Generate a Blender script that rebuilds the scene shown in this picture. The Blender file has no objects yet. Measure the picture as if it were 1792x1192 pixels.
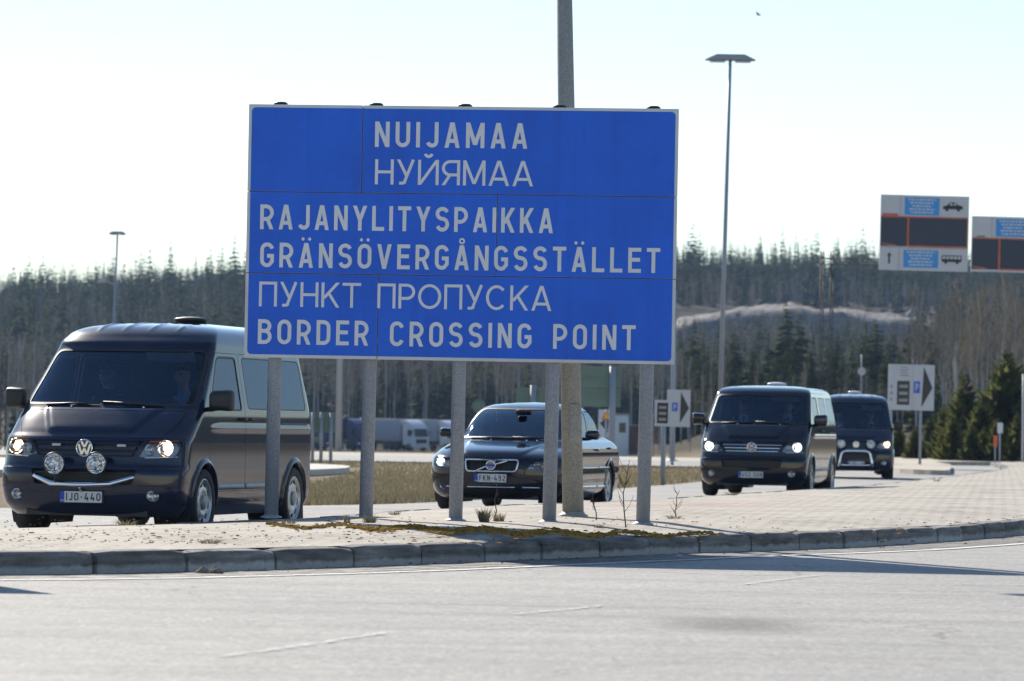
import bpy, bmesh, math, random
import numpy as np
from mathutils import Vector, Matrix

scene = bpy.context.scene
R = math.radians

# ------------------------------------------------------------------ camera, light, exposure
F_PX, W_PX, H_PX, HOR, ROLL, CAM_H = 7000.0, 1792.0, 1192.0, 750.0, R(0.95), 1.12
pitch = math.atan((HOR - H_PX / 2) / F_PX)
fwd = Vector((0, math.cos(pitch), math.sin(pitch)))
up0 = Vector((0, -math.sin(pitch), math.cos(pitch)))
CR = math.cos(ROLL) * Vector((1, 0, 0)) + math.sin(ROLL) * up0
CU = -math.sin(ROLL) * Vector((1, 0, 0)) + math.cos(ROLL) * up0
camd = bpy.data.cameras.new('camera')
cam = bpy.data.objects.new('camera', camd)
scene.collection.objects.link(cam)
m3 = Matrix((CR, CU, -fwd)).transposed()
cam.matrix_world = Matrix.Translation((0, 0, CAM_H)) @ m3.to_4x4()
camd.sensor_width = 36.0
camd.lens = F_PX / W_PX * 36.0
camd.clip_start, camd.clip_end = 0.5, 9000
camd.dof.use_dof = True
camd.dof.focus_distance = 39.0
camd.dof.aperture_fstop = 4.5
scene.camera = cam

SUN_AZ, SUN_EL = 24.0, 31.0          # degrees: left of the view axis, above the horizon
w = bpy.data.worlds.new('World')
scene.world = w
w.use_nodes = True
nt = w.node_tree
bg = nt.nodes['Background']
sky = nt.nodes.new('ShaderNodeTexSky')
sky.sky_type = 'NISHITA'
sky.sun_disc = False
sky.sun_elevation = R(SUN_EL)
sky.sun_rotation = R(-SUN_AZ)
sky.air_density, sky.dust_density, sky.ozone_density = 1.0, 0.03, 1.9
nt.links.new(sky.outputs[0], bg.inputs[0])
bg.inputs[1].default_value = 0.074
sl = bpy.data.lights.new('sun', 'SUN')
sl.energy, sl.angle, sl.color = 3.8, R(0.53), (1.0, 0.92, 0.80)
so = bpy.data.objects.new('sun', sl)
scene.collection.objects.link(so)
sd = Vector((-math.sin(R(SUN_AZ)) * math.cos(R(SUN_EL)), math.cos(R(SUN_AZ)) * math.cos(R(SUN_EL)), math.sin(R(SUN_EL))))
so.rotation_euler = sd.to_track_quat('Z', 'Y').to_euler()
so.location = (-30, 60, 60)
vs = scene.view_settings
vs.view_transform, vs.look, vs.gamma, vs.use_curve_mapping = 'Standard', 'None', 1.0, False
vs.exposure = 1.05
scene.cycles.use_denoising = True
scene.cycles.max_bounces = 7
scene.cycles.transparent_max_bounces = 16
scene.cycles.volume_bounces = 0

# ------------------------------------------------------------------ helpers
def at(px, py, d):
    """world point seen at photo pixel (px, py), d metres in front of the camera"""
    r = fwd + CR * ((px - W_PX / 2) / F_PX) - CU * ((py - H_PX / 2) / F_PX)
    r = r / r.y
    return Vector((0, 0, CAM_H)) + r * d

def xat(px, d):
    return at(px, HOR, d).x

def tag(o, label=None, cat=None, group=None, kind=None):
    if label: o['label'] = label
    if cat: o['category'] = cat
    if group: o['group'] = group
    if kind: o['kind'] = kind
    return o

def link(o, parent=None):
    scene.collection.objects.link(o)
    if parent is not None: o.parent = parent
    return o

def empty(name, loc=(0, 0, 0), rz=0.0, label=None, cat=None, group=None):
    o = bpy.data.objects.new(name, None)
    o.empty_display_size = 0.3
    link(o)
    o.location = loc
    o.rotation_euler = (0, 0, rz)
    return tag(o, label, cat, group)

class MB:
    def __init__(s): s.v, s.f, s.m, s.sm, s.n = [], [], [], [], None
    def add(s, vs, fs, mat=0, smooth=False):
        b = len(s.v)
        s.v += [tuple(v) for v in vs]
        for f in fs:
            s.f.append(tuple(i + b for i in f)); s.m.append(mat); s.sm.append(smooth)
        return s
    def box(s, c, d, mat=0, rot=None, bev=0.0):
        hx, hy, hz = d[0] / 2, d[1] / 2, d[2] / 2
        c = Vector(c)
        if bev <= 0:
            vs = [Vector((x, y, z)) for x in (-hx, hx) for y in (-hy, hy) for z in (-hz, hz)]
            fs = [(0, 1, 3, 2), (4, 6, 7, 5), (0, 4, 5, 1), (2, 3, 7, 6), (0, 2, 6, 4), (1, 5, 7, 3)]
            sm = False
        else:
            bm = bmesh.new()
            bmesh.ops.create_cube(bm, size=1.0)
            for v in bm.verts: v.co = Vector((v.co.x * d[0], v.co.y * d[1], v.co.z * d[2]))
            bmesh.ops.bevel(bm, geom=bm.edges[:] + bm.verts[:], offset=min(bev, min(d) * .49), segments=3, profile=0.5, affect='EDGES')
            bm.verts.ensure_lookup_table()
            for i, v in enumerate(bm.verts): v.index = i
            vs = [v.co.copy() for v in bm.verts]
            fs = [[v.index for v in f.verts] for f in bm.faces]
            bm.free(); sm = True
        if rot is not None: vs = [rot @ v for v in vs]
        return s.add([c + v for v in vs], fs, mat, sm)
    def prism(s, poly, y0, y1, mat=0, plane='xz'):
        """poly (2D, any winding) extruded from y0 to y1 along the missing axis"""
        n = len(poly)
        def mk(p, t):
            if plane == 'xz': return (p[0], t, p[1])
            if plane == 'xy': return (p[0], p[1], t)
            return (t, p[0], p[1])
        vs = [mk(p, y0) for p in poly] + [mk(p, y1) for p in poly]
        fs = [tuple(range(n)), tuple(range(2 * n - 1, n - 1, -1))] + [(i, i + n, (i + 1) % n + n, (i + 1) % n) for i in range(n)]
        return s.add(vs, fs, mat)
    def tube(s, pts, rad, seg=10, mat=0, caps=True, smooth=True, closed=False):
        pts = [Vector(p) for p in pts]
        n = len(pts)
        if not hasattr(rad, '__len__'): rad = [rad] * n
        vs, fs = [], []
        prev = None
        for i, p in enumerate(pts):
            if closed: t = pts[(i + 1) % n] - pts[i - 1]
            elif i == 0: t = pts[1] - p
            elif i == n - 1: t = p - pts[i - 1]
            else: t = (pts[i + 1] - p).normalized() + (p - pts[i - 1]).normalized()
            t = t.normalized()
            if prev is None:
                a = t.orthogonal().normalized()
            else:
                a = (prev - t * prev.dot(t)).normalized()
            prev = a
            b = t.cross(a)
            for k in range(seg):
                an = 2 * math.pi * k / seg
                vs.append(p + (a * math.cos(an) + b * math.sin(an)) * rad[i])
        for i in range(n if closed else n - 1):
            j = (i + 1) % n
            for k in range(seg):
                l = (k + 1) % seg
                fs.append((i * seg + k, i * seg + l, j * seg + l, j * seg + k))
        if caps and not closed:
            fs.append(tuple(range(seg - 1, -1, -1))); fs.append(tuple((n - 1) * seg + k for k in range(seg)))
        return s.add(vs, fs, mat, smooth)
    def lathe(s, prof, seg=24, mat=0, M=None, smooth=True, closed=False):
        """prof: (radius, height) about local z; M places it"""
        M = M or Matrix.Identity(4)
        n = len(prof)
        vs = [M @ Vector((r * math.cos(2 * math.pi * k / seg), r * math.sin(2 * math.pi * k / seg), h)) for r, h in prof for k in range(seg)]
        fs = []
        for i in range(n if closed else n - 1):
            j = (i + 1) % n
            for k in range(seg):
                l = (k + 1) % seg
                fs.append((i * seg + k, i * seg + l, j * seg + l, j * seg + k))
        return s.add(vs, fs, mat, smooth)
    def ball(s, c, r, mat=0, seg=14, M=None):
        rx, ry, rz = r if hasattr(r, '__len__') else (r, r, r)
        vs, fs = [], []
        n = seg // 2 + 1
        for i in range(n):
            a = math.pi * i / (n - 1)
            for k in range(seg):
                b = 2 * math.pi * k / seg
                v = Vector((rx * math.sin(a) * math.cos(b), ry * math.sin(a) * math.sin(b), rz * math.cos(a)))
                if M: v = M @ v
                vs.append(Vector(c) + v)
        for i in range(n - 1):
            for k in range(seg):
                l = (k + 1) % seg
                fs.append((i * seg + k, (i + 1) * seg + k, (i + 1) * seg + l, i * seg + l))
        return s.add(vs, fs, mat, True)
    def mesh(s, name, mats):
        me = bpy.data.meshes.new(name)
        me.from_pydata([tuple(v) for v in s.v], [], s.f)
        for m_ in (mats if isinstance(mats, (list, tuple)) else [mats]): me.materials.append(m_)
        me.polygons.foreach_set('material_index', s.m)
        me.polygons.foreach_set('use_smooth', s.sm)
        me.update()
        return me
    def build(s, name, mats, parent=None, fix=True):
        me = s.mesh(name, mats)
        if fix:
            bm = bmesh.new(); bm.from_mesh(me)
            bmesh.ops.recalc_face_normals(bm, faces=bm.faces)
            bm.to_mesh(me); bm.free()
        o = bpy.data.objects.new(name, me)
        return link(o, parent)

def np_mesh(name, verts, tris, mats, smooth=False, fsize=3):
    verts = np.asarray(verts, np.float32); tris = np.asarray(tris, np.int32)
    me = bpy.data.meshes.new(name)
    me.vertices.add(len(verts)); me.vertices.foreach_set('co', verts.ravel())
    n = len(tris)
    me.loops.add(n * fsize); me.loops.foreach_set('vertex_index', tris.ravel())
    me.polygons.add(n)
    me.polygons.foreach_set('loop_start', np.arange(0, n * fsize, fsize, dtype=np.int32))
    if smooth: me.polygons.foreach_set('use_smooth', np.ones(n, bool))
    for m_ in (mats if isinstance(mats, (list, tuple)) else [mats]): me.materials.append(m_)
    me.update(calc_edges=True)
    return me

# ------------------------------------------------------------------ materials
def new_mat(name):
    m = bpy.data.materials.new(name); m.use_nodes = True
    return m, m.node_tree, m.node_tree.nodes['Principled BSDF']

def noise(nt, scale, detail=4, coord='Object', rough=.55, vec=None):
    n = nt.nodes.new('ShaderNodeTexNoise')
    n.inputs['Scale'].default_value = scale; n.inputs['Detail'].default_value = detail; n.inputs['Roughness'].default_value = rough
    if vec is None:
        tc = nt.nodes.new('ShaderNodeTexCoord'); vec = tc.outputs[coord]
    nt.links.new(vec, n.inputs['Vector'])
    return n

def ramp(nt, fac, stops):
    r = nt.nodes.new('ShaderNodeValToRGB')
    el = r.color_ramp.elements
    while len(el) < len(stops): el.new(.5)
    for e, (p, c) in zip(el, stops):
        e.position = p; e.color = (*c, 1) if len(c) == 3 else c
    nt.links.new(fac, r.inputs[0])
    return r

def mixc(nt, fac, a, b, mode='MIX'):
    n = nt.nodes.new('ShaderNodeMix'); n.data_type = 'RGBA'; n.blend_type = mode
    for sock, val in ((n.inputs[0], fac), (n.inputs[6], a), (n.inputs[7], b)):
        if hasattr(val, 'is_linked'): nt.links.new(val, sock)
        elif hasattr(val, '__len__'): sock.default_value = (*val, 1)
        else: sock.default_value = val
    return n.outputs[2]

def bump(nt, bs, height, strength, dist=0.01):
    b = nt.nodes.new('ShaderNodeBump'); b.inputs['Strength'].default_value = strength; b.inputs['Distance'].default_value = dist
    nt.links.new(height, b.inputs['Height']); nt.links.new(b.outputs[0], bs.inputs['Normal'])

def pm(name, col, rough=.5, metal=0.0, var=0.12, vscale=3.0, coat=0.0, spec=.5, bmp=0.0, bscale=40.0, emit=None, coord='Object'):
    m, nt, bs = new_mat(name)
    bs.inputs['Roughness'].default_value = rough
    bs.inputs['Metallic'].default_value = metal
    bs.inputs['Coat Weight'].default_value = coat
    bs.inputs['Coat Roughness'].default_value = .04
    bs.inputs['Specular IOR Level'].default_value = spec
    if var > 0:
        n = noise(nt, vscale, 5, coord)
        lo = tuple(max(0, c * (1 - var)) for c in col); hi = tuple(min(1, c * (1 + var)) for c in col)
        r = ramp(nt, n.outputs[0], [(.3, lo), (.7, hi)])
        nt.links.new(r.outputs[0], bs.inputs['Base Color'])
    else:
        bs.inputs['Base Color'].default_value = (*col, 1)
    if bmp > 0:
        bump(nt, bs, noise(nt, bscale, 3, coord).outputs[0], bmp)
    if emit:
        bs.inputs['Emission Color'].default_value = (*emit[0], 1); bs.inputs['Emission Strength'].default_value = emit[1]
    return m

def paint_mat(name, col, dust=.12, rough=.28, coat=.85):
    m, nt, bs = new_mat(name)
    n = noise(nt, 2.2, 6)
    n2 = noise(nt, 55, 3)
    tc = nt.nodes.new('ShaderNodeTexCoord'); sp = nt.nodes.new('ShaderNodeSeparateXYZ')
    nt.links.new(tc.outputs['Object'], sp.inputs[0])
    mr = nt.nodes.new('ShaderNodeMapRange'); mr.inputs[1].default_value = .15; mr.inputs[2].default_value = .9
    mr.inputs[3].default_value = dust * 3.0; mr.inputs[4].default_value = dust
    nt.links.new(sp.outputs[2], mr.inputs[0])
    mu = nt.nodes.new('ShaderNodeMath'); mu.operation = 'MULTIPLY'
    nt.links.new(mr.outputs[0], mu.inputs[0]); nt.links.new(n.outputs[0], mu.inputs[1])
    c = mixc(nt, mu.outputs[0], col, (.20, .18, .16))
    nt.links.new(c, bs.inputs['Base Color'])
    rr = nt.nodes.new('ShaderNodeMapRange'); rr.inputs[3].default_value = rough * .7; rr.inputs[4].default_value = rough * 1.5
    nt.links.new(n.outputs[0], rr.inputs[0]); nt.links.new(rr.outputs[0], bs.inputs['Roughness'])
    bs.inputs['Metallic'].default_value = 0
    bs.inputs['Specular IOR Level'].default_value = .02
    bs.inputs['Coat Weight'].default_value = coat
    bs.inputs['Coat Roughness'].default_value = .06
    return m

def glass_mat(name, tint, refl=1.0, fres=1.45, rcol=(1, 1, 1)):
    m = bpy.data.materials.new(name); m.use_nodes = True
    nt = m.node_tree; nt.nodes.clear()
    out = nt.nodes.new('ShaderNodeOutputMaterial')
    tr = nt.nodes.new('ShaderNodeBsdfTransparent'); tr.inputs[0].default_value = (*tint, 1)
    gl = nt.nodes.new('ShaderNodeBsdfGlossy'); gl.inputs['Roughness'].default_value = .02
    gl.inputs[0].default_value = (refl * rcol[0], refl * rcol[1], refl * rcol[2], 1)
    fr = nt.nodes.new('ShaderNodeFresnel'); fr.inputs[0].default_value = fres
    mx = nt.nodes.new('ShaderNodeMixShader')
    nt.links.new(fr.outputs[0], mx.inputs[0]); nt.links.new(tr.outputs[0], mx.inputs[1]); nt.links.new(gl.outputs[0], mx.inputs[2])
    nt.links.new(mx.outputs[0], out.inputs[0])
    return m

def galv_mat(name, base=(.36, .38, .40), scale=26.0, rough=.5, metal=.35):
    m, nt, bs = new_mat(name)
    tc = nt.nodes.new('ShaderNodeTexCoord')
    v = nt.nodes.new('ShaderNodeTexVoronoi'); v.inputs['Scale'].default_value = scale * 3.2
    nt.links.new(tc.outputs['Object'], v.inputs['Vector'])
    sp = nt.nodes.new('ShaderNodeSeparateColor'); nt.links.new(v.outputs['Color'], sp.inputs[0])
    lo = tuple(c * .68 for c in base); hi = tuple(min(1, c * 1.28) for c in base)
    r = ramp(nt, sp.outputs[0], [(0, lo), (1, hi)])
    n = noise(nt, 1.6, 6)
    c = mixc(nt, n.outputs[0], r.outputs[0], (base[0] * .8, base[1] * .78, base[2] * .74))
    nt.links.new(c, bs.inputs['Base Color'])
    bs.inputs['Metallic'].default_value = metal; bs.inputs['Roughness'].default_value = rough
    bump(nt, bs, sp.outputs[1], .12, .002)
    return m

M_ = {}
M_['black'] = pm('black_plastic', (.018, .019, .021), .5, var=.2)
M_['rubber'] = pm('tyre_rubber', (.02, .02, .022), .8, var=.3, vscale=9, bmp=.2, bscale=60)
M_['chrome'] = pm('chrome', (.75, .77, .80), .08, 1.0, var=.04)
M_['steelwheel'] = pm('silver_wheel', (.50, .52, .55), .35, .7, var=.2, vscale=6)
M_['galv'] = galv_mat('galvanised_steel', (.31, .345, .41), metal=.15)
M_['galvdark'] = galv_mat('weathered_galvanised', (.33, .33, .31), 20, .6, .1)
M_['dark'] = pm('dark_fabric', (.02, .021, .025), .85, var=.2)
M_['concrete'] = pm('concrete', (.42, .41, .39), .9, var=.2, bmp=.3)
# ------------------------------------------------------------------ the setting: ground, roads, island
def sstep(a, b, x):
    t = np.clip((x - a) / (b - a), 0, 1)
    return t * t * (3 - 2 * t)

def hnoise(x, y, s, seed=0):
    """smooth pseudo noise from a few sines, about -1..1"""
    r = np.random.RandomState(seed)
    o = 0
    for k in range(5):
        a, b, c = r.uniform(-1, 1), r.uniform(-1, 1), r.uniform(0, 6.28)
        o = o + np.sin((a * x + b * y) * s * (1 + .7 * k) + c) / (1 + .6 * k)
    return o / 2.2

def terrain(x, y):
    x = np.asarray(x, float); y = np.asarray(y, float)
    d = np.maximum(y, 1.0)
    ang = x / d                                     # tangent of the bearing
    px = 896 + ang * 7000
    dip = np.interp(d, [145, 260, 400, 520, 620], [0, -.7, -1.9, -1.9, 0])
    A = np.interp(px, [-3000, -300, 0, 420, 900, 1200, 1500, 1900, 3200, 6000], [30, 29, 31, 36, 40, 43, 43, 41, 44, 40])
    hill = np.interp(d, [540, 640, 800, 1000, 1180, 1500, 2600, 3600], [0, .10, .36, .78, 1.0, .92, .6, .4]) * A
    hill = hill + sstep(560, 900, d) * 2.2 * hnoise(x, y, .012, 3)
    right = sstep(1050, 1350, px)
    rise = right * np.interp(d, [170, 300, 480, 540, 600], [0, 1.5, 4.5, 6, 3])
    z = np.where(d < 640, dip * (1 - right), 0) + hill + rise * (d < 620)
    back = (y < 1)
    return np.where(back, 0.0, z)

def mat_grass():
    m, nt, bs = new_mat('dry_grass_ground')
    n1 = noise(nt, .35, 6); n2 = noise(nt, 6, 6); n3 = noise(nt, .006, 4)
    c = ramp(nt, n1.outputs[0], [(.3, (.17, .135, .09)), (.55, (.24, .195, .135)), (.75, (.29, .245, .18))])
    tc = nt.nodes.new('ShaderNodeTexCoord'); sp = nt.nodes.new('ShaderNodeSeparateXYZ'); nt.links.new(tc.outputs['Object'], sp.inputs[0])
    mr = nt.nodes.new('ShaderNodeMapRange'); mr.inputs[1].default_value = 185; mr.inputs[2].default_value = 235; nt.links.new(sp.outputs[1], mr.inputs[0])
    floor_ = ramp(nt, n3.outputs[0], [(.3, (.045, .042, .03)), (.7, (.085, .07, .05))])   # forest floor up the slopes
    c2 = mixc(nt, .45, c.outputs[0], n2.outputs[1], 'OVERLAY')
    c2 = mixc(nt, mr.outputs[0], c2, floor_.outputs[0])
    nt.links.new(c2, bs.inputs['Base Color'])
    bs.inputs['Roughness'].default_value = 1.0; bs.inputs['Specular IOR Level'].default_value = .05
    bump(nt, bs, n2.outputs[0], .8, .08)
    return m

def fan_ground():
    ang = np.concatenate([np.arange(-180, -75, 7.5), np.arange(-75, -12, 2.5), np.arange(-12, 12, .3), np.arange(12, 60, 1.5), np.arange(60, 180, 7.5)])
    ds = np.concatenate([[.01], np.geomspace(3, 140, 26), np.geomspace(150, 1500, 70), np.geomspace(1600, 4500, 10)])
    na, nd = len(ang), len(ds)
    a = np.radians(ang)
    X = ds[:, None] * np.sin(a)[None]; Y = ds[:, None] * np.cos(a)[None]
    Z = terrain(X, Y) - .03
    V = np.stack([X, Y, Z], -1).reshape(-1, 3)
    i, j = np.meshgrid(np.arange(nd - 1), np.arange(na), indexing='ij')
    jn = (j + 1) % na
    Q = np.stack([i * na + j, i * na + jn, (i + 1) * na + jn, (i + 1) * na + j], -1).reshape(-1, 4)[:, ::-1]
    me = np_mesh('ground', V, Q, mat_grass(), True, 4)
    o = link(bpy.data.objects.new('ground', me)); tag(o, kind='structure')
    return o
fan_ground()

def catmull(pts, per=8):
    P = [Vector((*p, 0)[:3]) for p in pts]
    P = [2 * P[0] - P[1]] + P + [2 * P[-1] - P[-2]]
    out = []
    for i in range(1, len(P) - 2):
        for k in range(per):
            t = k / per
            a, b, c, d = P[i - 1], P[i], P[i + 1], P[i + 2]
            out.append(.5 * ((2 * b) + (c - a) * t + (2 * a - 5 * b + 4 * c - d) * t * t + (3 * b - a - 3 * c + d) * t ** 3))
    out.append(P[-2])
    return out

NEAR = [(-9.5, 27.2), (-6.5, 27.8), (-3.7, 28.9), (-2.38, 30.2), (-1.34, 31.6), (-.46, 33.1), (.58, 34.9), (1.6, 36.7), (2.74, 38.45), (3.77, 40.4), (5.86, 45.8), (9.3, 58), (15, 85), (21, 120), (25, 150)]
FAR = [(-11, 29.5), (-7.8, 31.2), (-5.7, 33.3), (-4.35, 35.8), (-3.05, 38.6), (-2.0, 42.0), (-1.3, 45.4), (-.4, 49), (1.0, 53.0), (2.35, 57.5), (3.7, 63), (5.5, 70.5), (7.0, 77), (11.3, 100), (15, 122), (18, 150)]

def resample(pts, n):
    P = catmull(pts, 24)
    L = [0]
    for a, b in zip(P, P[1:]): L.append(L[-1] + (b - a).length)
    out = []
    for k in range(n):
        t = L[-1] * k / (n - 1)
        i = min(max(np.searchsorted(L, t) - 1, 0), len(P) - 2)
        f = (t - L[i]) / max(L[i + 1] - L[i], 1e-9)
        out.append(P[i].lerp(P[i + 1], f))
    return out, L[-1]

def mat_asphalt(name, lo, hi, stain=None):
    m, nt, bs = new_mat(name)
    n1 = noise(nt, 90, 3, rough=.7); n2 = noise(nt, .22, 5); n3 = noise(nt, 3.0, 5)
    n0 = noise(nt, 26, 4, rough=.75)
    gm = nt.nodes.new('ShaderNodeMix'); gm.data_type = 'FLOAT'; gm.inputs[0].default_value = .55
    nt.links.new(n1.outputs[0], gm.inputs[2]); nt.links.new(n0.outputs[0], gm.inputs[3])
    c = ramp(nt, gm.outputs[0], [(.34, tuple(x * .45 for x in lo)), (.46, lo), (.56, hi), (.70, tuple(min(1, x * 2.2) for x in hi))])
    b = ramp(nt, n2.outputs[0], [(.3, (.82, .82, .83)), (.7, (1.08, 1.07, 1.05))])
    c1 = mixc(nt, 1.0, c.outputs[0], b.outputs[0], 'MULTIPLY')
    b2 = ramp(nt, n3.outputs[0], [(.3, (.9, .9, .9)), (.7, (1.07, 1.07, 1.06))])
    c1 = mixc(nt, 1.0, c1, b2.outputs[0], 'MULTIPLY')
    n6 = noise(nt, 10, 3, rough=.6); b3 = ramp(nt, n6.outputs[0], [(.34, (.86, .86, .865)), (.5, (1, 1, 1)), (.66, (1.13, 1.13, 1.12))])
    c1 = mixc(nt, 1.0, c1, b3.outputs[0], 'MULTIPLY')
    tcs = nt.nodes.new('ShaderNodeTexCoord'); mps = nt.nodes.new('ShaderNodeMapping'); mps.inputs['Rotation'].default_value = (0, 0, R(-42)); mps.inputs['Scale'].default_value = (.10, 1.1, 1)
    nt.links.new(tcs.outputs['Object'], mps.inputs[0])
    n7 = noise(nt, 1.0, 4, vec=mps.outputs[0]); b4 = ramp(nt, n7.outputs[0], [(.32, (.86, .86, .87)), (.5, (1, 1, 1)), (.68, (1.08, 1.075, 1.06))])   # wheel tracks
    c1 = mixc(nt, 1.0, c1, b4.outputs[0], 'MULTIPLY')
    vo = nt.nodes.new('ShaderNodeTexVoronoi'); vo.feature = 'DISTANCE_TO_EDGE'; vo.inputs['Scale'].default_value = .33
    wob = noise(nt, 1.4, 5); wm = nt.nodes.new('ShaderNodeVectorMath'); wm.operation = 'MULTIPLY_ADD'; wm.inputs[1].default_value = (.9, .9, 0)
    nt.links.new(wob.outputs[1], wm.inputs[0]); nt.links.new(tcs.outputs['Object'], wm.inputs[2]); nt.links.new(wm.outputs[0], vo.inputs['Vector'])
    cr = ramp(nt, vo.outputs['Distance'], [(.0, (.45, .45, .45)), (.006, (1, 1, 1))])
    cm = ramp(nt, noise(nt, .25, 2).outputs[0], [(.5, (0, 0, 0)), (.62, (1, 1, 1))])
    c1 = mixc(nt, cm.outputs[0], c1, mixc(nt, 1.0, c1, cr.outputs[0], 'MULTIPLY'))
    if stain:
        tc = nt.nodes.new('ShaderNodeTexCoord'); mp = nt.nodes.new('ShaderNodeMapping'); mp.vector_type = 'TEXTURE'
        mp.inputs['Location'].default_value = (stain[0], stain[1], 0); mp.inputs['Scale'].default_value = (stain[2], stain[3], 5)
        nt.links.new(tc.outputs['Object'], mp.inputs[0])
        g = nt.nodes.new('ShaderNodeTexGradient'); g.gradient_type = 'SPHERICAL'; nt.links.new(mp.outputs[0], g.inputs[0])
        n5 = noise(nt, 9, 6, rough=.75)
        mu = nt.nodes.new('ShaderNodeMath'); mu.operation = 'MULTIPLY'; nt.links.new(g.outputs[1], mu.inputs[0]); nt.links.new(n5.outputs[0], mu.inputs[1])
        rr = ramp(nt, mu.outputs[0], [(.10, (1, 1, 1)), (.40, (.46, .46, .47))])
        c1 = mixc(nt, 1.0, c1, rr.outputs[0], 'MULTIPLY')
    nt.links.new(c1, bs.inputs['Base Color'])
    bs.inputs['Roughness'].default_value = .82
    bs.inputs['Specular IOR Level'].default_value = .38
    bump(nt, bs, gm.outputs[0], .8, .012)
    return m

def sheet(name, poly, z, mat, kind='structure'):
    """flat polygon of plan points at height z, triangulated"""
    bm = bmesh.new()
    vs = [bm.verts.new((p[0], p[1], z)) for p in poly]
    f = bm.faces.new(vs)
    if f.normal.z < 0: f.normal_flip()
    bm.normal_update()
    if bm.faces[:][0].normal.z < 0: bmesh.ops.reverse_faces(bm, faces=bm.faces[:])
    bmesh.ops.triangulate(bm, faces=bm.faces[:])
    me = bpy.data.meshes.new(name); bm.to_mesh(me); bm.free()
    me.materials.append(mat)
    o = link(bpy.data.objects.new(name, me)); tag(o, kind=kind)
    return o

ASPH = mat_asphalt('worn_asphalt', (.27, .264, .254), (.40, .39, .375), (1.32, 23.3, .75, 1.5))
ASPH_FAR = mat_asphalt('pale_asphalt', (.26, .26, .26), (.36, .355, .345))
FIELD_EDGE = [(-70, 26), (-24, 40), (-9, 49), (-4.4, 53.5), (-2.4, 56.5), (-1.2, 59.5), (.5, 67), (2.26, 77.6), (4.07, 88), (6.6, 104), (9.5, 119), (12, 127)]
fe = [(p.x, p.y) for p in catmull(FIELD_EDGE, 5)]
road_poly = [(-70, -150), (70, -150), (70, 60), (60, 128)] + [(34, 152), (16, 152)] + [(12.4, 128)] + fe[::-1]
sheet('road', road_poly, 0.0, ASPH)
sheet('far_road', [(-90, 129), (9.4, 127.5), (12.4, 128.2), (15.9, 152.2), (-90, 151)], .004, ASPH_FAR)
M_['gravel'] = pm('pale_gravel', (.42, .38, .31), .95, var=.25, vscale=8, bmp=.5, bscale=60)
sheet('gravel_verge', [(-90, 151.3), (15.8, 152.4), (16.2, 172), (-90, 172)], -.004, M_['gravel'])

# the paved island: ruled between the near and the far kerb, slightly crowned
def mat_paving():
    m, nt, bs = new_mat('concrete_setts')
    tc = nt.nodes.new('ShaderNodeTexCoord')
    mp = nt.nodes.new('ShaderNodeMapping'); mp.inputs['Rotation'].default_value = (0, 0, R(-38))
    nt.links.new(tc.outputs['Object'], mp.inputs[0])
    nd = noise(nt, 2.2, 5)
    wv = nt.nodes.new('ShaderNodeVectorMath'); wv.operation = 'MULTIPLY_ADD'
    nt.links.new(nd.outputs[1], wv.inputs[0]); wv.inputs[1].default_value = (.06, .05, 0); nt.links.new(mp.outputs[0], wv.inputs[2])
    br = nt.nodes.new('ShaderNodeTexBrick')
    br.inputs['Scale'].default_value = 1.0; br.inputs['Brick Width'].default_value = .24; br.inputs['Row Height'].default_value = .12
    br.inputs['Mortar Size'].default_value = .009; br.inputs['Mortar Smooth'].default_value = .4
    br.inputs['Color1'].default_value = (.48, .45, .40, 1); br.inputs['Color2'].default_value = (.36, .33, .29, 1)
    br.inputs['Mortar'].default_value = (.10, .085, .06, 1)
    nt.links.new(wv.outputs[0], br.inputs['Vector'])
    n1 = noise(nt, .7, 6)
    r = ramp(nt, n1.outputs[0], [(.3, (.70, .68, .65)), (.5, (.95, .93, .9)), (.7, (1.15, 1.13, 1.1))])
    c = mixc(nt, 1.0, br.outputs[0], r.outputs[0], 'MULTIPLY')
    n2 = noise(nt, 45, 3)
    c = mixc(nt, .45, c, n2.outputs[0], 'OVERLAY')
    ns = noise(nt, .8, 6, rough=.62); sm_ = ramp(nt, ns.outputs[0], [(.46, (0, 0, 0)), (.66, (.85, .85, .85))])
    c = mixc(nt, sm_.outputs[0], c, mixc(nt, n2.outputs[0], (.33, .29, .24), (.50, .46, .40)))   # blown sand over the joints
    # reddish setts in a band further along
    n3 = noise(nt, .16, 2)
    r3 = ramp(nt, n3.outputs[0], [(.60, (0, 0, 0)), (.72, (1, 1, 1))])
    c = mixc(nt, r3.outputs[0], c, mixc(nt, .55, c, (.40, .24, .20), 'MIX'))
    nt.links.new(c, bs.inputs['Base Color'])
    bs.inputs['Roughness'].default_value = .85; bs.inputs['Specular IOR Level'].default_value = .3
    ad = nt.nodes.new('ShaderNodeMath'); ad.operation = 'SUBTRACT'
    nt.links.new(n1.outputs[0], ad.inputs[0]); nt.links.new(br.outputs['Fac'], ad.inputs[1])
    bump(nt, bs, ad.outputs[0], .55, .02)
    return m
PAVE = mat_paving()
nN = 170
nearP, nearL = resample(NEAR, nN)
farP, farL = resample(FAR, nN)
def offs(P, k):
    out = []
    for i in range(len(P)):
        t = (P[min(i + 1, len(P) - 1)] - P[max(i - 1, 0)]).normalized()
        out.append(P[i] + Vector((-t.y, t.x, 0)) * k)
    return out
nearI = offs(nearP, .16); farI = offs(farP, -.16)
def island_z(dn, df):
    e = min(dn, df)
    t = min(1, e / 1.6)
    return .165 + .05 * t * t * (3 - 2 * t)
b = MB(); nv = 16
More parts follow.
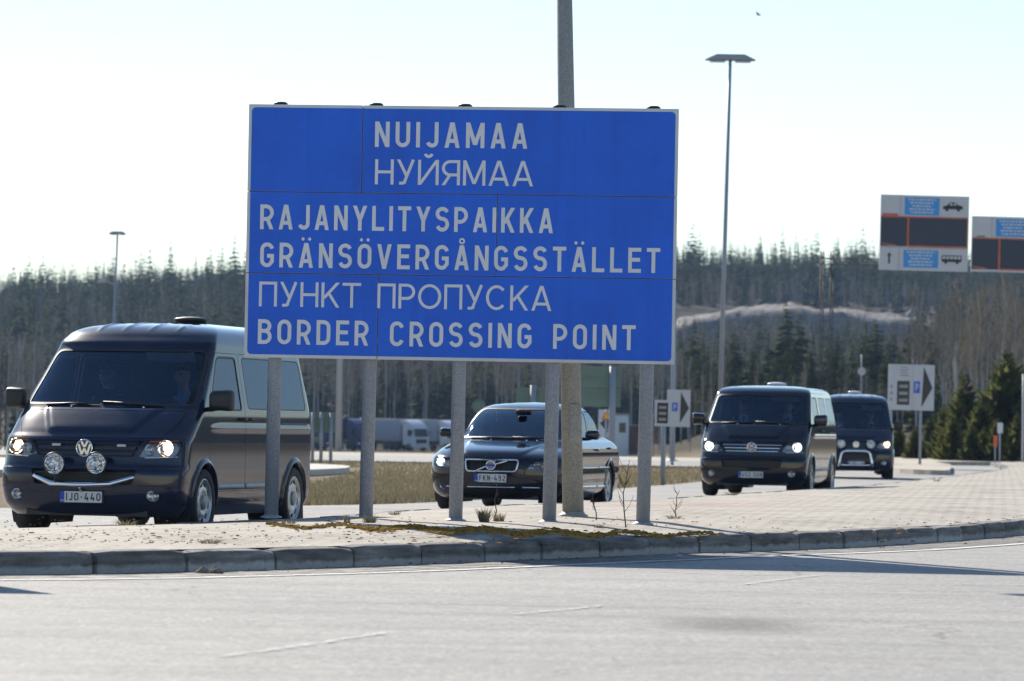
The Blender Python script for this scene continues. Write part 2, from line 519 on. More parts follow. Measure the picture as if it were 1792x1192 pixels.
for i in range(nN):
    wd = (farI[i] - nearI[i]).length
    for k in range(nv + 1):
        t = k / nv
        p = nearI[i].lerp(farI[i], t)
        b.v.append((p.x, p.y, island_z(wd * t, wd * (1 - t)) + .006 * math.sin(p.x * 3.1) * math.sin(p.y * 2.3)))
for i in range(nN - 1):
    for k in range(nv):
        q = i * (nv + 1) + k
        b.f.append((q, q + nv + 1, q + nv + 2, q + 1)); b.m.append(0); b.sm.append(True)
o = b.build('island_paving', PAVE); tag(o, kind='structure')

# kerb stones: one structure per kerb
def mat_kerb():
    m, nt, bs = new_mat('kerb_concrete')
    tc = nt.nodes.new('ShaderNodeTexCoord'); mp = nt.nodes.new('ShaderNodeMapping'); mp.inputs['Scale'].default_value = (1, 1, 9)
    nt.links.new(tc.outputs['Object'], mp.inputs[0])
    n1 = noise(nt, 2.2, 7, vec=mp.outputs[0]); n2 = noise(nt, 30, 4)
    c = ramp(nt, n1.outputs[0], [(.25, (.055, .052, .05)), (.5, (.155, .15, .147)), (.72, (.26, .255, .25))])
    sp = nt.nodes.new('ShaderNodeSeparateXYZ'); nt.links.new(tc.outputs['Object'], sp.inputs[0])
    n4 = noise(nt, 7, 5)
    s2 = nt.nodes.new('ShaderNodeMath'); s2.operation = 'MULTIPLY_ADD'; nt.links.new(n4.outputs[0], s2.inputs[0]); s2.inputs[1].default_value = .09; nt.links.new(sp.outputs[2], s2.inputs[2])
    salt = ramp(nt, s2.outputs[0], [(.085, (1, 1, 1)), (.115, (0, 0, 0))])
    cc = mixc(nt, salt.outputs[0], c.outputs[0], (.36, .36, .36))
    cc = mixc(nt, .3, cc, n2.outputs[0], 'OVERLAY')
    ge = nt.nodes.new('ShaderNodeNewGeometry'); rv = ramp(nt, ge.outputs['Random Per Island'], [(0, (.72, .71, .70)), (1, (1.22, 1.21, 1.2))]); cc = mixc(nt, 1.0, cc, rv.outputs[0], 'MULTIPLY')
    nt.links.new(cc, bs.inputs['Base Color']); bs.inputs['Roughness'].default_value = .9
    bump(nt, bs, n1.outputs[0], .7, .015)
    return m
KERB = mat_kerb()
def kerb(name, pts, side, length, step):
    P, L = resample(pts, int(length / .1))
    n = len(P); per = L / (n - 1)
    rnd = random.Random(5)
    b = MB()
    s = 0.0
    prof = [(0, -.02), (.0, .11), (.012, .145), (.035, .162), (.17, .168), (.17, -.02)]
    while s < L - .3:
        ln = step * rnd.uniform(.94, 1.04)
        k = 7
        dz, dy = rnd.uniform(-.010, .008), rnd.uniform(-.014, .014)
        rows = []
        for q in range(k):
            g = .017
            t = min(s + g + (ln - 2 * g) * q / (k - 1), L - 1e-3)
            i = min(int(t / per), n - 2); f = t / per - i
            p = P[i].lerp(P[i + 1], f); tg = (P[i + 1] - P[i]).normalized(); nrm = Vector((-tg.y, tg.x, 0)) * side
            e = .022 if q in (0, k - 1) else 0.0
            rows.append([(p + nrm * (u + dy + (e if u < .1 else 0)) + Vector((0, 0, z + dz - (e * .6 if z > .1 else 0)))) for u, z in prof])
        m = len(prof); base = len(b.v)
        for r_ in rows: b.v += [tuple(x) for x in r_]
        for q in range(k - 1):
            for u in range(m - 1):
                a = base + q * m + u
                b.f.append((a, a + m, a + m + 1, a + 1)); b.m.append(0); b.sm.append(u in (1, 2))
        b.f.append(tuple(base + u for u in range(m))); b.m.append(0); b.sm.append(False)
        b.f.append(tuple(base + (k - 1) * m + u for u in range(m - 1, -1, -1))); b.m.append(0); b.sm.append(False)
        s += ln
    o = b.build(name, KERB); tag(o, kind='structure')
kerb('near_kerb', NEAR, 1, nearL, 1.0)
kerb('far_kerb', FAR, -1, farL, 1.0)

# dirt strip against the kerb, painted edge line and worn lane dashes
def ribbon(name, P, o1, o2, z, mat):
    A, B = offs(P, o1), offs(P, o2)
    b = MB()
    for p, q in zip(A, B): b.v += [(p.x, p.y, z), (q.x, q.y, z)]
    for i in range(len(P) - 1):
        b.f.append((2 * i, 2 * i + 1, 2 * i + 3, 2 * i + 2)); b.m.append(0); b.sm.append(False)
    o = b.build(name, mat); tag(o, kind='structure')
    if o.data.polygons[0].normal.z < 0: o.data.flip_normals()
    return o
def mat_worn(name, col, thr, alpha_scale=14, mapscale=None):
    m, nt, bs = new_mat(name)
    n1 = noise(nt, alpha_scale, 6, rough=.7)
    bs.inputs['Base Color'].default_value = (*col, 1); bs.inputs['Roughness'].default_value = .7
    r = ramp(nt, n1.outputs[0], [(thr - .08, (0, 0, 0)), (thr + .08, (1, 1, 1))])
    nt.links.new(r.outputs[0], bs.inputs['Alpha'])
    return m
LINE = mat_worn('worn_white_paint', (.72, .72, .70), .42)
FAINT = mat_worn('faint_white_paint', (.60, .60, .58), .54)
DIRT = mat_worn('gutter_grit', (.20, .185, .165), .47, 3.0)
ribbon('gutter_dirt', nearP, -.01, -.72, .004, DIRT)
ribbon('edge_line', nearP, -.86, -.96, .008, LINE)
lane = [(p.x, p.y) for p in catmull([(-2.6, 16.2), (-1.37, 19.2), (-.64, 21.7), (.117, 24.2), (.62, 25.5), (1.84, 29.7), (2.45, 31.5), (4.6, 37)], 12)]
def lane_dash(x0, x1, w_):
    P = [Vector((x, y, 0)) for x, y in lane if x0 <= x <= x1]
    ribbon('lane_dash', P, -w_, w_, .008, FAINT)
lane_dash(-1.45, -.6, .035); lane_dash(.05, .68, .035); lane_dash(1.75, 2.5, .04)

# pale traffic island tip in the field and the kerbed verge on the right
M_['palepave'] = pm('pale_paving', (.50, .48, .44), .9, var=.12, vscale=4, bmp=.2)
def slab(name, poly, z0, z1, mat):
    b = MB(); b.prism(poly, z0, z1, 0, 'xy'); o = b.build(name, mat); tag(o, kind='structure'); return o
tip = [(-20, 80), (-9, 81), (-5.6, 85), (-4.25, 92), (-3.9, 97), (-4.6, 103), (-8, 107), (-20, 108)]
slab('island_tip', [(p.x, p.y) for p in catmull(tip, 4)], -.02, .12, M_['palepave'])
verge = [(12.9, 130), (11.4, 123), (11.3, 116), (12.3, 113.5), (13.1, 119), (15.2, 138), (16.9, 153), (26, 156), (60, 158), (60, 180), (12, 180), (13, 153)]
M_['beige'] = pm('beige_gravel', (.43, .38, .31), .95, var=.2, vscale=3, bmp=.4)
slab('kerbed_verge', [(p.x, p.y) for p in catmull(verge, 3)], -.02, .14, M_['beige'])
# ------------------------------------------------------------------ stroke lettering
def arc(cx, cy, rx, ry, a0, a1, n=10):
    return [(cx + rx * math.cos(R(a0 + (a1 - a0) * k / n)), cy + ry * math.sin(R(a0 + (a1 - a0) * k / n))) for k in range(n + 1)]

def glyph(ch, t, wide=False):
    """list of strokes: ('p', pts, closed) ribbons and ('d', x0, y0, x1, y1) level-cut diagonals; returns width, strokes"""
    h = t / 2; S = []
    W = {'I': t, 'M': .74, 'J': .5, 'L': .52, 'E': .54, 'T': .56, 'F': .52, '-': .34, '1': .34, 'A': .62, 'Y': .62, 'V': .62}.get(ch, .585)
    if wide: W = {'М': .86, 'А': .80, 'О': .92, 'С': .84, 'Я': .70, 'У': .70, 'Т': .74, 'Р': .66, 'К': .72, 'П': .72, 'Н': .72, 'Й': .80}.get(ch, .7)
    base = {'Ä': 'A', 'Ö': 'O', 'Å': 'A', 'А': 'A', 'М': 'M', 'Т': 'T', 'К': 'K', 'Р': 'P', 'С': 'C', 'О': 'O', 'Н': 'H'}.get(ch, ch)
    if ch in 'ÄÅ': W = .62
    a, b, lo, hi, mx = h, W - h, h, 1 - h, W / 2
    hw = t * .56
    P = lambda pts, c=False: S.append(('p', pts, c))
    D = lambda *q: S.append(('d',) + q)
    V = lambda x: P([(x, 0), (x, 1)])
    rr = (b - a) / 2
    if base == 'N': V(a); V(b); D(hw * .9, 1, W - hw * .9, 0)
    elif base == 'U': P([(a, 1), (a, lo + rr)] + arc(mx, lo + rr, rr, rr, 180, 360)[1:] + [(b, 1)])
    elif base == 'I': V(a)
    elif base == 'J': P([(b, 1), (b, lo + rr)] + arc(mx, lo + rr, rr, rr, 0, -165)[1:])
    elif base == 'A': D(hw, 0, mx - t * .06, 1); D(W - hw, 0, mx + t * .06, 1); P([(W * .2, .27), (W * .8, .27)])
    elif base == 'M': V(a); V(b); D(hw * .9, 1, mx, .12 if not wide else .06); D(W - hw * .9, 1, mx, .12 if not wide else .06)
    elif base in 'RP':
        r = .265 if base == 'P' or wide else .255
        r = min(r, (b - a) * .6)
        mid = hi - 2 * r
        V(a); P([(a, hi), (b - r, hi)] + arc(b - r, hi - r, r, r, 90, -90)[1:] + [(a, mid)])
        if base == 'R': D(W * .55, mid, W - hw, 0)
    elif base == 'B':
        r1 = (hi - .53) / 2; r2 = (.53 - lo) / 2
        V(a); P([(a, hi), (b - r1 - .02, hi)] + arc(b - r1 - .02, hi - r1, r1, r1, 90, -90)[1:] + [(a, .53)])
        P([(b - r2 - .02, .53)] + arc(b - r2, .53 - r2, r2, r2, 90, -90)[1:] + [(a, lo)])
    elif base == 'D': V(a); r = rr; P([(a, hi), (b - r, hi)] + arc(b - r, hi - r, r, r, 90, 0)[1:] + arc(b - r, lo + r, r, r, 0, -90) + [(a, lo)])
    elif base in 'OÖ0' and not wide: P(arc(mx, hi - rr, rr, rr, 0, 180) + arc(mx, lo + rr, rr, rr, 180, 360), True)
    elif base == 'O': P(arc(mx, .5, rr, .5 - h, 0, 360, 32)[:-1], True)
    elif base == 'C' and not wide: P(arc(mx, hi - rr, rr, rr, 12, 180) + arc(mx, lo + rr, rr, rr, 180, 348))
    elif base == 'C': P(arc(mx, .5, rr, .5 - h, 42, 318, 28))
    elif base == 'G': P(arc(mx, hi - rr, rr, rr, 12, 180) + arc(mx, lo + rr, rr, rr, 180, 300) + [(b, lo + rr * .75), (b, .46), (mx, .46)])
    elif base == 'S':
        r1 = (hi - .52) / 2
        P(arc(mx, hi - r1, rr, r1, 20, 270, 14) + arc(mx, lo + (.52 - lo) / 2, rr, (.52 - lo) / 2, 90, -160, 14)[1:])
    elif base == 'Y': D(hw, 1, mx, .42); D(W - hw, 1, mx, .42); P([(mx, 0), (mx, .46)])
    elif base == 'V': D(hw, 1, mx, 0); D(W - hw, 1, mx, 0)
    elif base == 'L': V(a); P([(a, lo), (W, lo)])
    elif base == 'T': P([(mx, 0), (mx, 1)]); P([(0, hi), (W, hi)])
    elif base in 'EF':
        V(a); P([(a, hi), (W, hi)]); P([(a, .52), (W * .92, .52)])
        if base == 'E': P([(a, lo), (W, lo)])
    elif base == 'K': V(a); D(W - hw, 1, a + t * .3, .36); D(W * .42, .56, W - hw, 0)
    elif base == 'H': V(a); V(b); P([(a, .5), (b, .5)])
    elif base == 'П': V(a); V(b); P([(a, hi), (b, hi)])
    elif base == 'Й':
        V(a); V(b); D(hw * .9, 0, W - hw * .9, 1)
        P(arc(mx, 1.26, .13, .13, 190, 350, 8))
    elif base == 'Я':
        r = .265; V(b); P([(b, hi), (a + r, hi)] + arc(a + r, hi - r, r, r, 90, 270)[1:] + [(b, hi - 2 * r)]); D(W * .45, hi - 2 * r, hw, 0)
    elif base == 'У': D(hw, 1, W * .56, .33); P([(W - hw, 1), (W * .44, .12)] + arc(W * .30, .17, .14, .17 - h, -30, -100, 5)[1:] + [(W * .14, lo)])
    elif base == '2': P(arc(mx, hi - rr, rr, rr, 165, 0) + [(b, hi - rr * 1.25), (a + .02, lo + .02), (a, lo), (W, lo)])
    elif base == '4': D(W * .52, 1, hw, .3); P([(0, .27), (W, .27)]); P([(W * .7, 0), (W * .7, .52)])
    elif base == '5': P([(W * .95, hi), (a + .02, hi), (a, .52)] + arc(mx, lo + rr, rr, rr * 1.05, 130, -155, 14))
    elif base == '8':
        r1 = (hi - .53) / 2; P(arc(mx, hi - r1, rr * .9, r1, 0, 360, 18)[:-1], True); P(arc(mx, lo + (.53 - lo) / 2, rr, (.53 - lo) / 2, 0, 360, 18)[:-1], True)
    elif base == '9': P(arc(mx, hi - rr, rr, rr, 0, 360, 18)[:-1], True); P([(b, hi - rr), (b, lo + rr)] + arc(mx, lo + rr, rr, rr, 0, -160)[1:])
    elif base == '7': P([(0, hi), (b, hi)]); D(b - .02, hi, W * .35, 0)
    elif base == '1': P([(b, 0), (b, 1)]); D(b, 1, hw, .78)
    elif base == 'X': D(hw, 0, W - hw, 1); D(hw, 1, W - hw, 0)
    elif base == 'Z': P([(0, hi), (W, hi)]); P([(0, lo), (W, lo)]); D(W - hw * 1.2, hi, hw * 1.2, lo)
    elif base == '-': P([(.05, .46), (W - .05, .46)])
    elif base == '.': P([(0, .5), (t, .5)])
    if ch in 'ÄÖ': S += [('dot', mx - .14, 1.16), ('dot', mx + .14, 1.16)]
    if ch == 'Å': S.append(('ring', mx, 1.165, .125, .055))
    return W, S

def text_mesh(b, text, x0, y0, height, t=.15, x1=None, wide=False, gap=.2, space=.55, mat=0, z0=0.0, th=.0015, narrow=1.0):
    """append lettering to MB b in the local (x, y) plane at height z; fitted between x0 and x1 by spacing and width"""
    G = [(c, *glyph(c, t, wide)) if c != ' ' else (c, space, []) for c in text]
    adv = sum(g[1] for g in G) + gap * (len(G) - 1)
    sx = height * narrow
    if x1 is not None: sx = (x1 - x0) / adv
    x = x0; k = 0
    for c, W, S in G:
        for s in S:
            k += 1
            zt = z0 + th + .00025 * (k % 9)
            if s[0] == 'd':
                _, ax, ay, bx, by = s
                slope = math.hypot(bx - ax, by - ay) / abs(by - ay)
                hw = t / 2 * min(slope, 1.35)
                pl = [(ax - hw, ay), (ax + hw, ay), (bx + hw, by), (bx - hw, by)]
                rings = [pl]
            elif s[0] == 'ring':
                q0, q1 = arc(s[1], s[2], s[3], s[3], 0, 360, 16), arc(s[1], s[2], s[4], s[4], 0, 360, 16)
                rings = [[q0[i], q0[i + 1], q1[i + 1], q1[i]] for i in range(16)]
            elif s[0] == 'dot':
                rings = [arc(s[1], s[2], .068, .068, 0, 360, 10)[:-1]]
            else:
                pts, closed = s[1], s[2]
                n = len(pts); L, Rr = [], []
                for i in range(n):
                    p = Vector(pts[i])
                    if closed: q0, q1 = Vector(pts[i - 1]), Vector(pts[(i + 1) % n])
                    else: q0, q1 = Vector(pts[max(i - 1, 0)]), Vector(pts[min(i + 1, n - 1)])
                    d0 = (p - q0).normalized() if (p - q0).length > 1e-6 else None
                    d1 = (q1 - p).normalized() if (q1 - p).length > 1e-6 else None
                    d0 = d0 or d1; d1 = d1 or d0
                    tg = (d0 + d1).normalized() if (d0 + d1).length > 1e-6 else d0
                    nr = Vector((-tg.y, tg.x)); k_ = 1 / max(.5, nr.dot(Vector((-d0.y, d0.x))))
                    L.append(p + nr * (t / 2 * k_)); Rr.append(p - nr * (t / 2 * k_))
                rings = []
                for i in range(n if closed else n - 1):
                    j = (i + 1) % n
                    rings.append([tuple(L[i]), tuple(Rr[i]), tuple(Rr[j]), tuple(L[j])])
            for r_ in rings:
                vs = [(x + p[0] * sx, y0 + p[1] * height, zt) for p in r_]
                b.add(vs, [tuple(range(len(vs)))], mat)
        x += (W + gap) * sx
    return x - gap * sx

def plane_obj(b, name, mats, parent, M):
    """build MB drawn in local XY (facing +Z), place by matrix M (applied to the mesh)"""
    b.v = [tuple(M @ Vector(v)) for v in b.v]
    o = b.build(name, mats, parent, fix=False)
    return o

def face_mat(loc, right, up):
    """matrix whose local XY plane is (right, up)"""
    r = Vector(right).normalized(); u = Vector(up).normalized(); n = r.cross(u)
    m = Matrix((r, u, n)).transposed().to_4x4()
    return Matrix.Translation(loc) @ m

# ------------------------------------------------------------------ the big blue border sign
def mat_signblue():
    m, nt, bs = new_mat('blue_reflective_sheeting')
    n1 = noise(nt, 1.1, 4); n2 = noise(nt, 14, 5)
    c = ramp(nt, n1.outputs[0], [(.3, (.004, .10, .60)), (.7, (.005, .13, .74))])
    c2 = mixc(nt, .10, c.outputs[0], n2.outputs[0], 'OVERLAY')
    oi = nt.nodes.new('ShaderNodeObjectInfo'); rv = ramp(nt, oi.outputs['Random'], [(0, (.92, .93, .95)), (1, (1.06, 1.05, 1.04))]); c2 = mixc(nt, 1.0, c2, rv.outputs[0], 'MULTIPLY')
    tc = nt.nodes.new('ShaderNodeTexCoord'); mp = nt.nodes.new('ShaderNodeMapping'); mp.inputs['Scale'].default_value = (9, 9, .5); nt.links.new(tc.outputs['Object'], mp.inputs[0])
    n3 = noise(nt, 1.0, 6, vec=mp.outputs[0]); gr_ = ramp(nt, n3.outputs[0], [(.5, (1, 1, 1)), (.78, (.80, .82, .86))]); c2 = mixc(nt, 1.0, c2, gr_.outputs[0], 'MULTIPLY')   # rain streaks
    nt.links.new(c2, bs.inputs['Base Color'])
    bs.inputs['Roughness'].default_value = .42; bs.inputs['Specular IOR Level'].default_value = .4
    return m
BLUE = mat_signblue()
M_['letter'] = pm('pale_reflective_lettering', (.70, .70, .715), .45, var=.05)
M_['alu'] = pm('aluminium_edge', (.55, .55, .56), .45, .4, var=.08)
SIGN_D = 39.0
tl, tr, bl, br = at(433, 183, 39.15), at(1188, 190, 38.75), at(427, 625, 39.15), at(1177, 638, 38.75)
S_W = ((tr - tl).length + (br - bl).length) / 2
S_H = ((tl - bl).length + (tr - br).length) / 2
sr = (br - bl).normalized(); su = (tl - bl); su = (su - sr * su.dot(sr)).normalized()
sbase = Vector((((bl + br) / 2).x, ((bl + br) / 2).y, .215))
sign = empty('border_sign', sbase, 0, 'large blue border crossing sign with grey lettering in four languages on five round steel posts', 'road sign')
def SL(u, v, z=0):  # sign plane: u metres from the left edge, v metres down from the top -> coordinates local to the sign
    return bl + sr * u + su * (S_H - v) + sr.cross(su) * z - sbase
SMAT = face_mat(bl - sbase, sr, su)
px2m = S_W / 752.0
def sgrid(px, py):   # photo pixel -> (u, y up) on the sign plane
    p = at(px, py, 39.0); o_ = Vector((0, 0, CAM_H)); dr = (p - o_)
    nrm = sr.cross(su); k = (bl - o_).dot(nrm) / dr.dot(nrm)
    q = o_ + dr * k - bl
    return q.dot(sr), q.dot(su)
g = .008
seam1 = sgrid(800, 340)[1]; seam2 = sgrid(800, 483)[1]
ua, ub, uc = sgrid(634, 260)[0], sgrid(869, 410)[0], sgrid(661, 555)[0]
brd = .030
def rrect(x0, y0, x1, y1, r, corners=(1, 1, 1, 1), n=5):
    """rounded rectangle, corner flags bl, br, tr, tl"""
    out = []
    for (cx, cy, a0, f, ex, ey) in ((x0 + r, y0 + r, 180, corners[0], x0, y0), (x1 - r, y0 + r, 270, corners[1], x1, y0), (x1 - r, y1 - r, 0, corners[2], x1, y1), (x0 + r, y1 - r, 90, corners[3], x0, y1)):
        out += arc(cx, cy, r, r, a0, a0 + 90, n) if f else [(ex, ey)]
    return out
rows = [(seam1, S_H, ua), (seam2, seam1, ub), (0.0, seam2, uc)]
for ri, (y0, y1, us) in enumerate(rows):
    for ci, (x0, x1) in enumerate(((0.0, us), (us, S_W))):
        X0 = x0 + (g / 2 if ci else 0); X1 = x1 - (g / 2 if not ci else 0)
        Y0 = y0 + (g / 2 if ri < 2 else 0); Y1 = y1 - (g / 2 if ri else 0)
        b = MB(); b.prism([(X0, Y0), (X1, Y0), (X1, Y1), (X0, Y1)], -.03, 0, 0, 'xy')
        bx0 = X0 + (brd if ci == 0 else .001); bx1 = X1 - (brd if ci == 1 else .001)
        by0 = Y0 + (brd if ri == 2 else .001); by1 = Y1 - (brd if ri == 0 else .001)
        fl = (ri == 2 and ci == 0, ri == 2 and ci == 1, ri == 0 and ci == 1, ri == 0 and ci == 0)
        pl = rrect(bx0, by0, bx1, by1, .04, fl)
        b.add([(p[0], p[1], .002) for p in pl], [tuple(range(len(pl)))], 1)
        plane_obj(b, 'panel', [M_['alu'], BLUE], sign, SMAT)
lines = [('NUIJAMAA', 656, 923, 259.5, 215, False, .155, .24), ('НУЙЯМАА', 656, 933, 325, 281, True, .115, .12),
         ('RAJANYLITYSPAIKKA', 455, 968, 405.5, 362, False, .155, .215), ('GRÄNSÖVERGÅNGSSTÄLLET', 455, 1155, 473.5, 430, False, .155, .235),
         ('ПУНКТ ПРОПУСКА', 453, 965, 540.5, 497, True, .115, .12), ('BORDER CROSSING POINT', 451, 1112, 607.5, 564, False, .155, .24)]
for txt, xa, xb, yb, yt, wide, tk, gp in lines:
    xm = (xa + xb) / 2
    # baselines follow the sign plane; measured at the middle of each line
    u0, v0 = sgrid(xa, yb + (xa - xm) * .0172); u1, _ = sgrid(xb, yb); hgt = sgrid(xm, yt)[1] - sgrid(xm, yb)[1]
    b = MB(); text_mesh(b, txt, u0, v0, hgt, tk, u1, wide, gp, .42, z0=.002)
    plane_obj(b, 'lettering', [M_['letter']], sign, SMAT)
b = MB()   # light-blocking sheet and backing rails behind the panels
b.box((S_W / 2, S_H / 2, -.033), (S_W - .02, S_H - .02, .004), 1)  # unseen black sheet, added to keep backlight from showing through the panel seams
for v in (.3, 1.05, 1.75, 2.3): b.box((S_W / 2, S_H - v, -.055), (S_W - .1, .06, .05), 0)
plane_obj(b, 'rail', [M_['galv'], M_['black']], sign, SMAT)
nrm = sr.cross(su)
for ptop, pbot, yb in ((487, 476.5, 908), (655, 643.5, 911), (811, 800.5, 914), (977, 965.5, 917), (1142, 1130.5, 919)):
    ut, yt_ = sgrid(ptop, 186); ub_, yb_ = sgrid(pbot, 640)
    top = SL(ut, -.012) - nrm * .155; low = SL(ub_, S_H) - nrm * .155
    dn = (low - top).normalized(); foot = low + dn * ((low.z) / -dn.z)
    b = MB(); b.tube([foot - Vector((0, 0, .02)), top], .068, 20)
    p = b.build('post', M_['galv'], sign)
    b = MB(); b.lathe([(0, .025), (.05, .024), (.068, .012), (.07, -.01)], 20, 0, Matrix.Translation(top)); b.build('end_cap', M_['black'], p)
    b = MB(); b.lathe([(.105, -.01), (.102, .006), (.08, .010), (.072, .018), (.068, .02)], 20, 0, Matrix.Translation(foot)); b.build('base_plate', M_['galv'], p)

# ------------------------------------------------------------------ lamp posts and poles
M_['lampgrey'] = pm('grey_lamp_housing', (.22, .24, .28), .4, .3, var=.1)
def lamp_post(px, pyb, d, height, r0, r1, label, head, z0=0.0, lean=(0, 0), group=None):
    base = at(px, pyb, d); base.z = z0
    o = empty('lamp_post', base, 0, label, 'street lamp', group)
    top = Vector((lean[0], lean[1], height))
    b = MB(); b.tube([(0, 0, 0), top], [r0, r1], 14); b.build('pole', M_['galv'], o)
    b = MB(); b.lathe([(r0 * 2.1, -.02), (r0 * 2, .03), (r0 * 1.15, .05), (r0 * 1.02, .16)], 18); b.build('base_plate', M_['galv'], o)
    if head:
        L = head
        for s in (-1, 1):
            b = MB()
            # sloping wedge housing: low and thin at the outer end
            y0, y1 = -.26, .26
            prof = [(s * .002, .07), (s * L * .55, .07), (s * L, -.09), (s * L * .55, -.12), (s * .002, -.09)]
            b.prism([(top.x + p[0], top.z + p[1]) for p in prof], top.y + y0, top.y + y1, 0, 'xz')
            h = b.build('lamp_head', M_['lampgrey'], o)
            b = MB(); b.box((top.x + s * L * .5, top.y, top.z - .145), (L * .6, .4, .02)); b.build('lens', M_['alu'], h)
    return o
# ------------------------------------------------------------------ sign-side litter, tall pole behind the sign
pole_base = at(1003, 905, 41.6); pole_base.z = .225
o = empty('lamp_post', pole_base, 0, 'thick weathered steel lamp post rising right behind the blue border sign', 'street lamp')
b = MB(); tp = at(982, -330, 41.6) - pole_base
oct_ = 14
b.tube([Vector((0, 0, 0)), tp * .45, tp], [.112, .094, .072], oct_); b.build('pole', M_['galvdark'], o)
b = MB(); b.lathe([(.155, -.02), (.152, .012), (.128, .02), (.118, .035), (.112, .04)], 18); b.build('base_plate', M_['galvdark'], o)
b = MB(); b.box((.0, -.112, .95), (.11, .012, .42), bev=.006); b.build('hatch', M_['galvdark'], o)
b = MB(); b.tube([tp, tp + Vector((0, 0, .1)), tp + Vector((-.5, -.3, .35)), tp + Vector((-1.6, -.9, .45))], [.05, .05, .04, .035], 10); b.box(tp + Vector((-1.9, -1.05, .43)), (.75, .3, .14), bev=.05); b.build('lamp_arm', M_['lampgrey'], o)
# ------------------------------------------------------------------ vehicle shells
# local vehicle axes: x to the vehicle's left, y backwards from the front bumper, z up from the road
def pchip(xs, ys, x):
    xs = np.asarray(xs, float); ys = np.asarray(ys, float); x = np.asarray(x, float)
    h = np.diff(xs); dl = np.diff(ys) / h
    d = np.zeros_like(ys)
    for i in range(1, len(xs) - 1):
        if dl[i - 1] * dl[i] > 0:
            w1, w2 = 2 * h[i] + h[i - 1], h[i] + 2 * h[i - 1]
            d[i] = (w1 + w2) / (w1 / dl[i - 1] + w2 / dl[i])
    d[0], d[-1] = dl[0], dl[-1]
    i = np.clip(np.searchsorted(xs, x) - 1, 0, len(xs) - 2)
    t = np.clip((x - xs[i]) / h[i], 0, 1)
    h00 = 2 * t**3 - 3 * t**2 + 1; h10 = t**3 - 2 * t**2 + t; h01 = -2 * t**3 + 3 * t**2; h11 = t**3 - t**2
    return h00 * ys[i] + h10 * h[i] * d[i] + h01 * ys[i + 1] + h11 * h[i] * d[i + 1]

class Shell:
    """car body from level outlines: for each height the front line, half width, nose rounding and rear line"""
    def __init__(s, tab, sub=5, disp=None, nF=54, nS=46, nR=18):
        s.tab = np.array(tab, float); s.z = s.tab[:, 0]
        zs = [s.z[0]]
        for a, b in zip(s.z, s.z[1:]):
            k = max(1, min(sub, int((b - a) / .012)))
            zs += list(np.linspace(a, b, k + 1)[1:])
        s.zs = np.array(zs); s.disp = disp
        rows = []
        for z in s.zs:
            yf, w_, D, p, yr, Dr, pr = s.par(z)
            th = np.linspace(0, math.pi / 2, nF)
            fx = w_ * np.sin(th) ** (2 / p); fy = yf + D * (1 - np.cos(th) ** (2 / p))
            sy = np.linspace(yf + D, yr - Dr, nS + 2)[1:-1]; sx = np.full(nS, w_)
            th = np.linspace(math.pi / 2, 0, nR)
            rx = w_ * np.sin(th) ** (2 / pr); ry = yr - Dr * (1 - np.cos(th) ** (2 / pr))
            x = np.concatenate([fx, sx, rx]); y = np.concatenate([fy, sy, ry])
            hx = np.concatenate([x, -x[-2:0:-1]]); hy = np.concatenate([y, y[-2:0:-1]])
            rows.append(np.stack([hx, hy, np.full(len(hx), z)], -1))
        P = np.array(rows)
        if disp: P = disp(P)
        s.P = P
        du = np.roll(P, -1, 1) - np.roll(P, 1, 1); dv = np.gradient(P, axis=0)
        N = np.cross(du, dv); L = np.linalg.norm(N, axis=-1, keepdims=True)
        N = N / np.maximum(L, 1e-9)
        N[L[..., 0] < 1e-7] = (0, 0, 1)
        s.N = N
    def par(s, z):
        return [float(pchip(s.z, s.tab[:, k], z)) for k in range(1, 8)]
    def fy(s, x, z):
        yf, w_, D, p, yr, Dr, pr = s.par(z)
        u = min(abs(x) / w_, .9999)
        return yf + D * (1 - (1 - u ** p) ** (1 / p))
    def sx(s, y, z):
        yf, w_, D, p, yr, Dr, pr = s.par(z)
        if y < yf + D: u = min(1, max(0, 1 - (y - yf) / D)); return w_ * max(0, 1 - u ** p) ** (1 / p)
        if y > yr - Dr: u = min(1, max(0, 1 - (yr - y) / Dr)); return w_ * max(0, 1 - u ** pr) ** (1 / pr)
        return w_
    def bm(s):
        bm = bmesh.new(); lay = bm.verts.layers.float_vector.new('nrm')
        n, m = s.P.shape[:2]
        V = []
        for i in range(n):
            row = []
            for j in range(m):
                v = bm.verts.new(s.P[i, j]); v[lay] = Vector(s.N[i, j]); row.append(v)
            V.append(row)
        for i in range(n - 1):
            for j in range(m):
                k = (j + 1) % m
                try: bm.faces.new((V[i][j], V[i][k], V[i + 1][k], V[i + 1][j]))
                except ValueError: pass
        # thin end: close the roof slit
        bmesh.ops.remove_doubles(bm, verts=V[-1], dist=1e-4)
        bm.normal_update()
        return bm

def inpoly(p, poly):
    x, y = p; c = False; j = len(poly) - 1
    for i in range(len(poly)):
        xi, yi = poly[i]; xj, yj = poly[j]
        if (yi > y) != (yj > y) and x < (xj - xi) * (y - yi) / (yj - yi) + xi: c = not c
        j = i
    return c

def shrink(poly, d):
    n = len(poly)
    ar = sum(poly[i - 1][0] * poly[i][1] - poly[i][0] * poly[i - 1][1] for i in range(n))
    sg = 1 if ar > 0 else -1
    out = []
    for i in range(n):
        a, b, c = Vector(poly[i - 1]), Vector(poly[i]), Vector(poly[(i + 1) % n])
        e0, e1 = (b - a).normalized(), (c - b).normalized()
        n0, n1 = Vector((-e0.y, e0.x)) * sg, Vector((-e1.y, e1.x)) * sg
        m = (n0 + n1); m = m / max(m.dot(n0), .35)
        out.append(tuple(b + m * d))
    return out

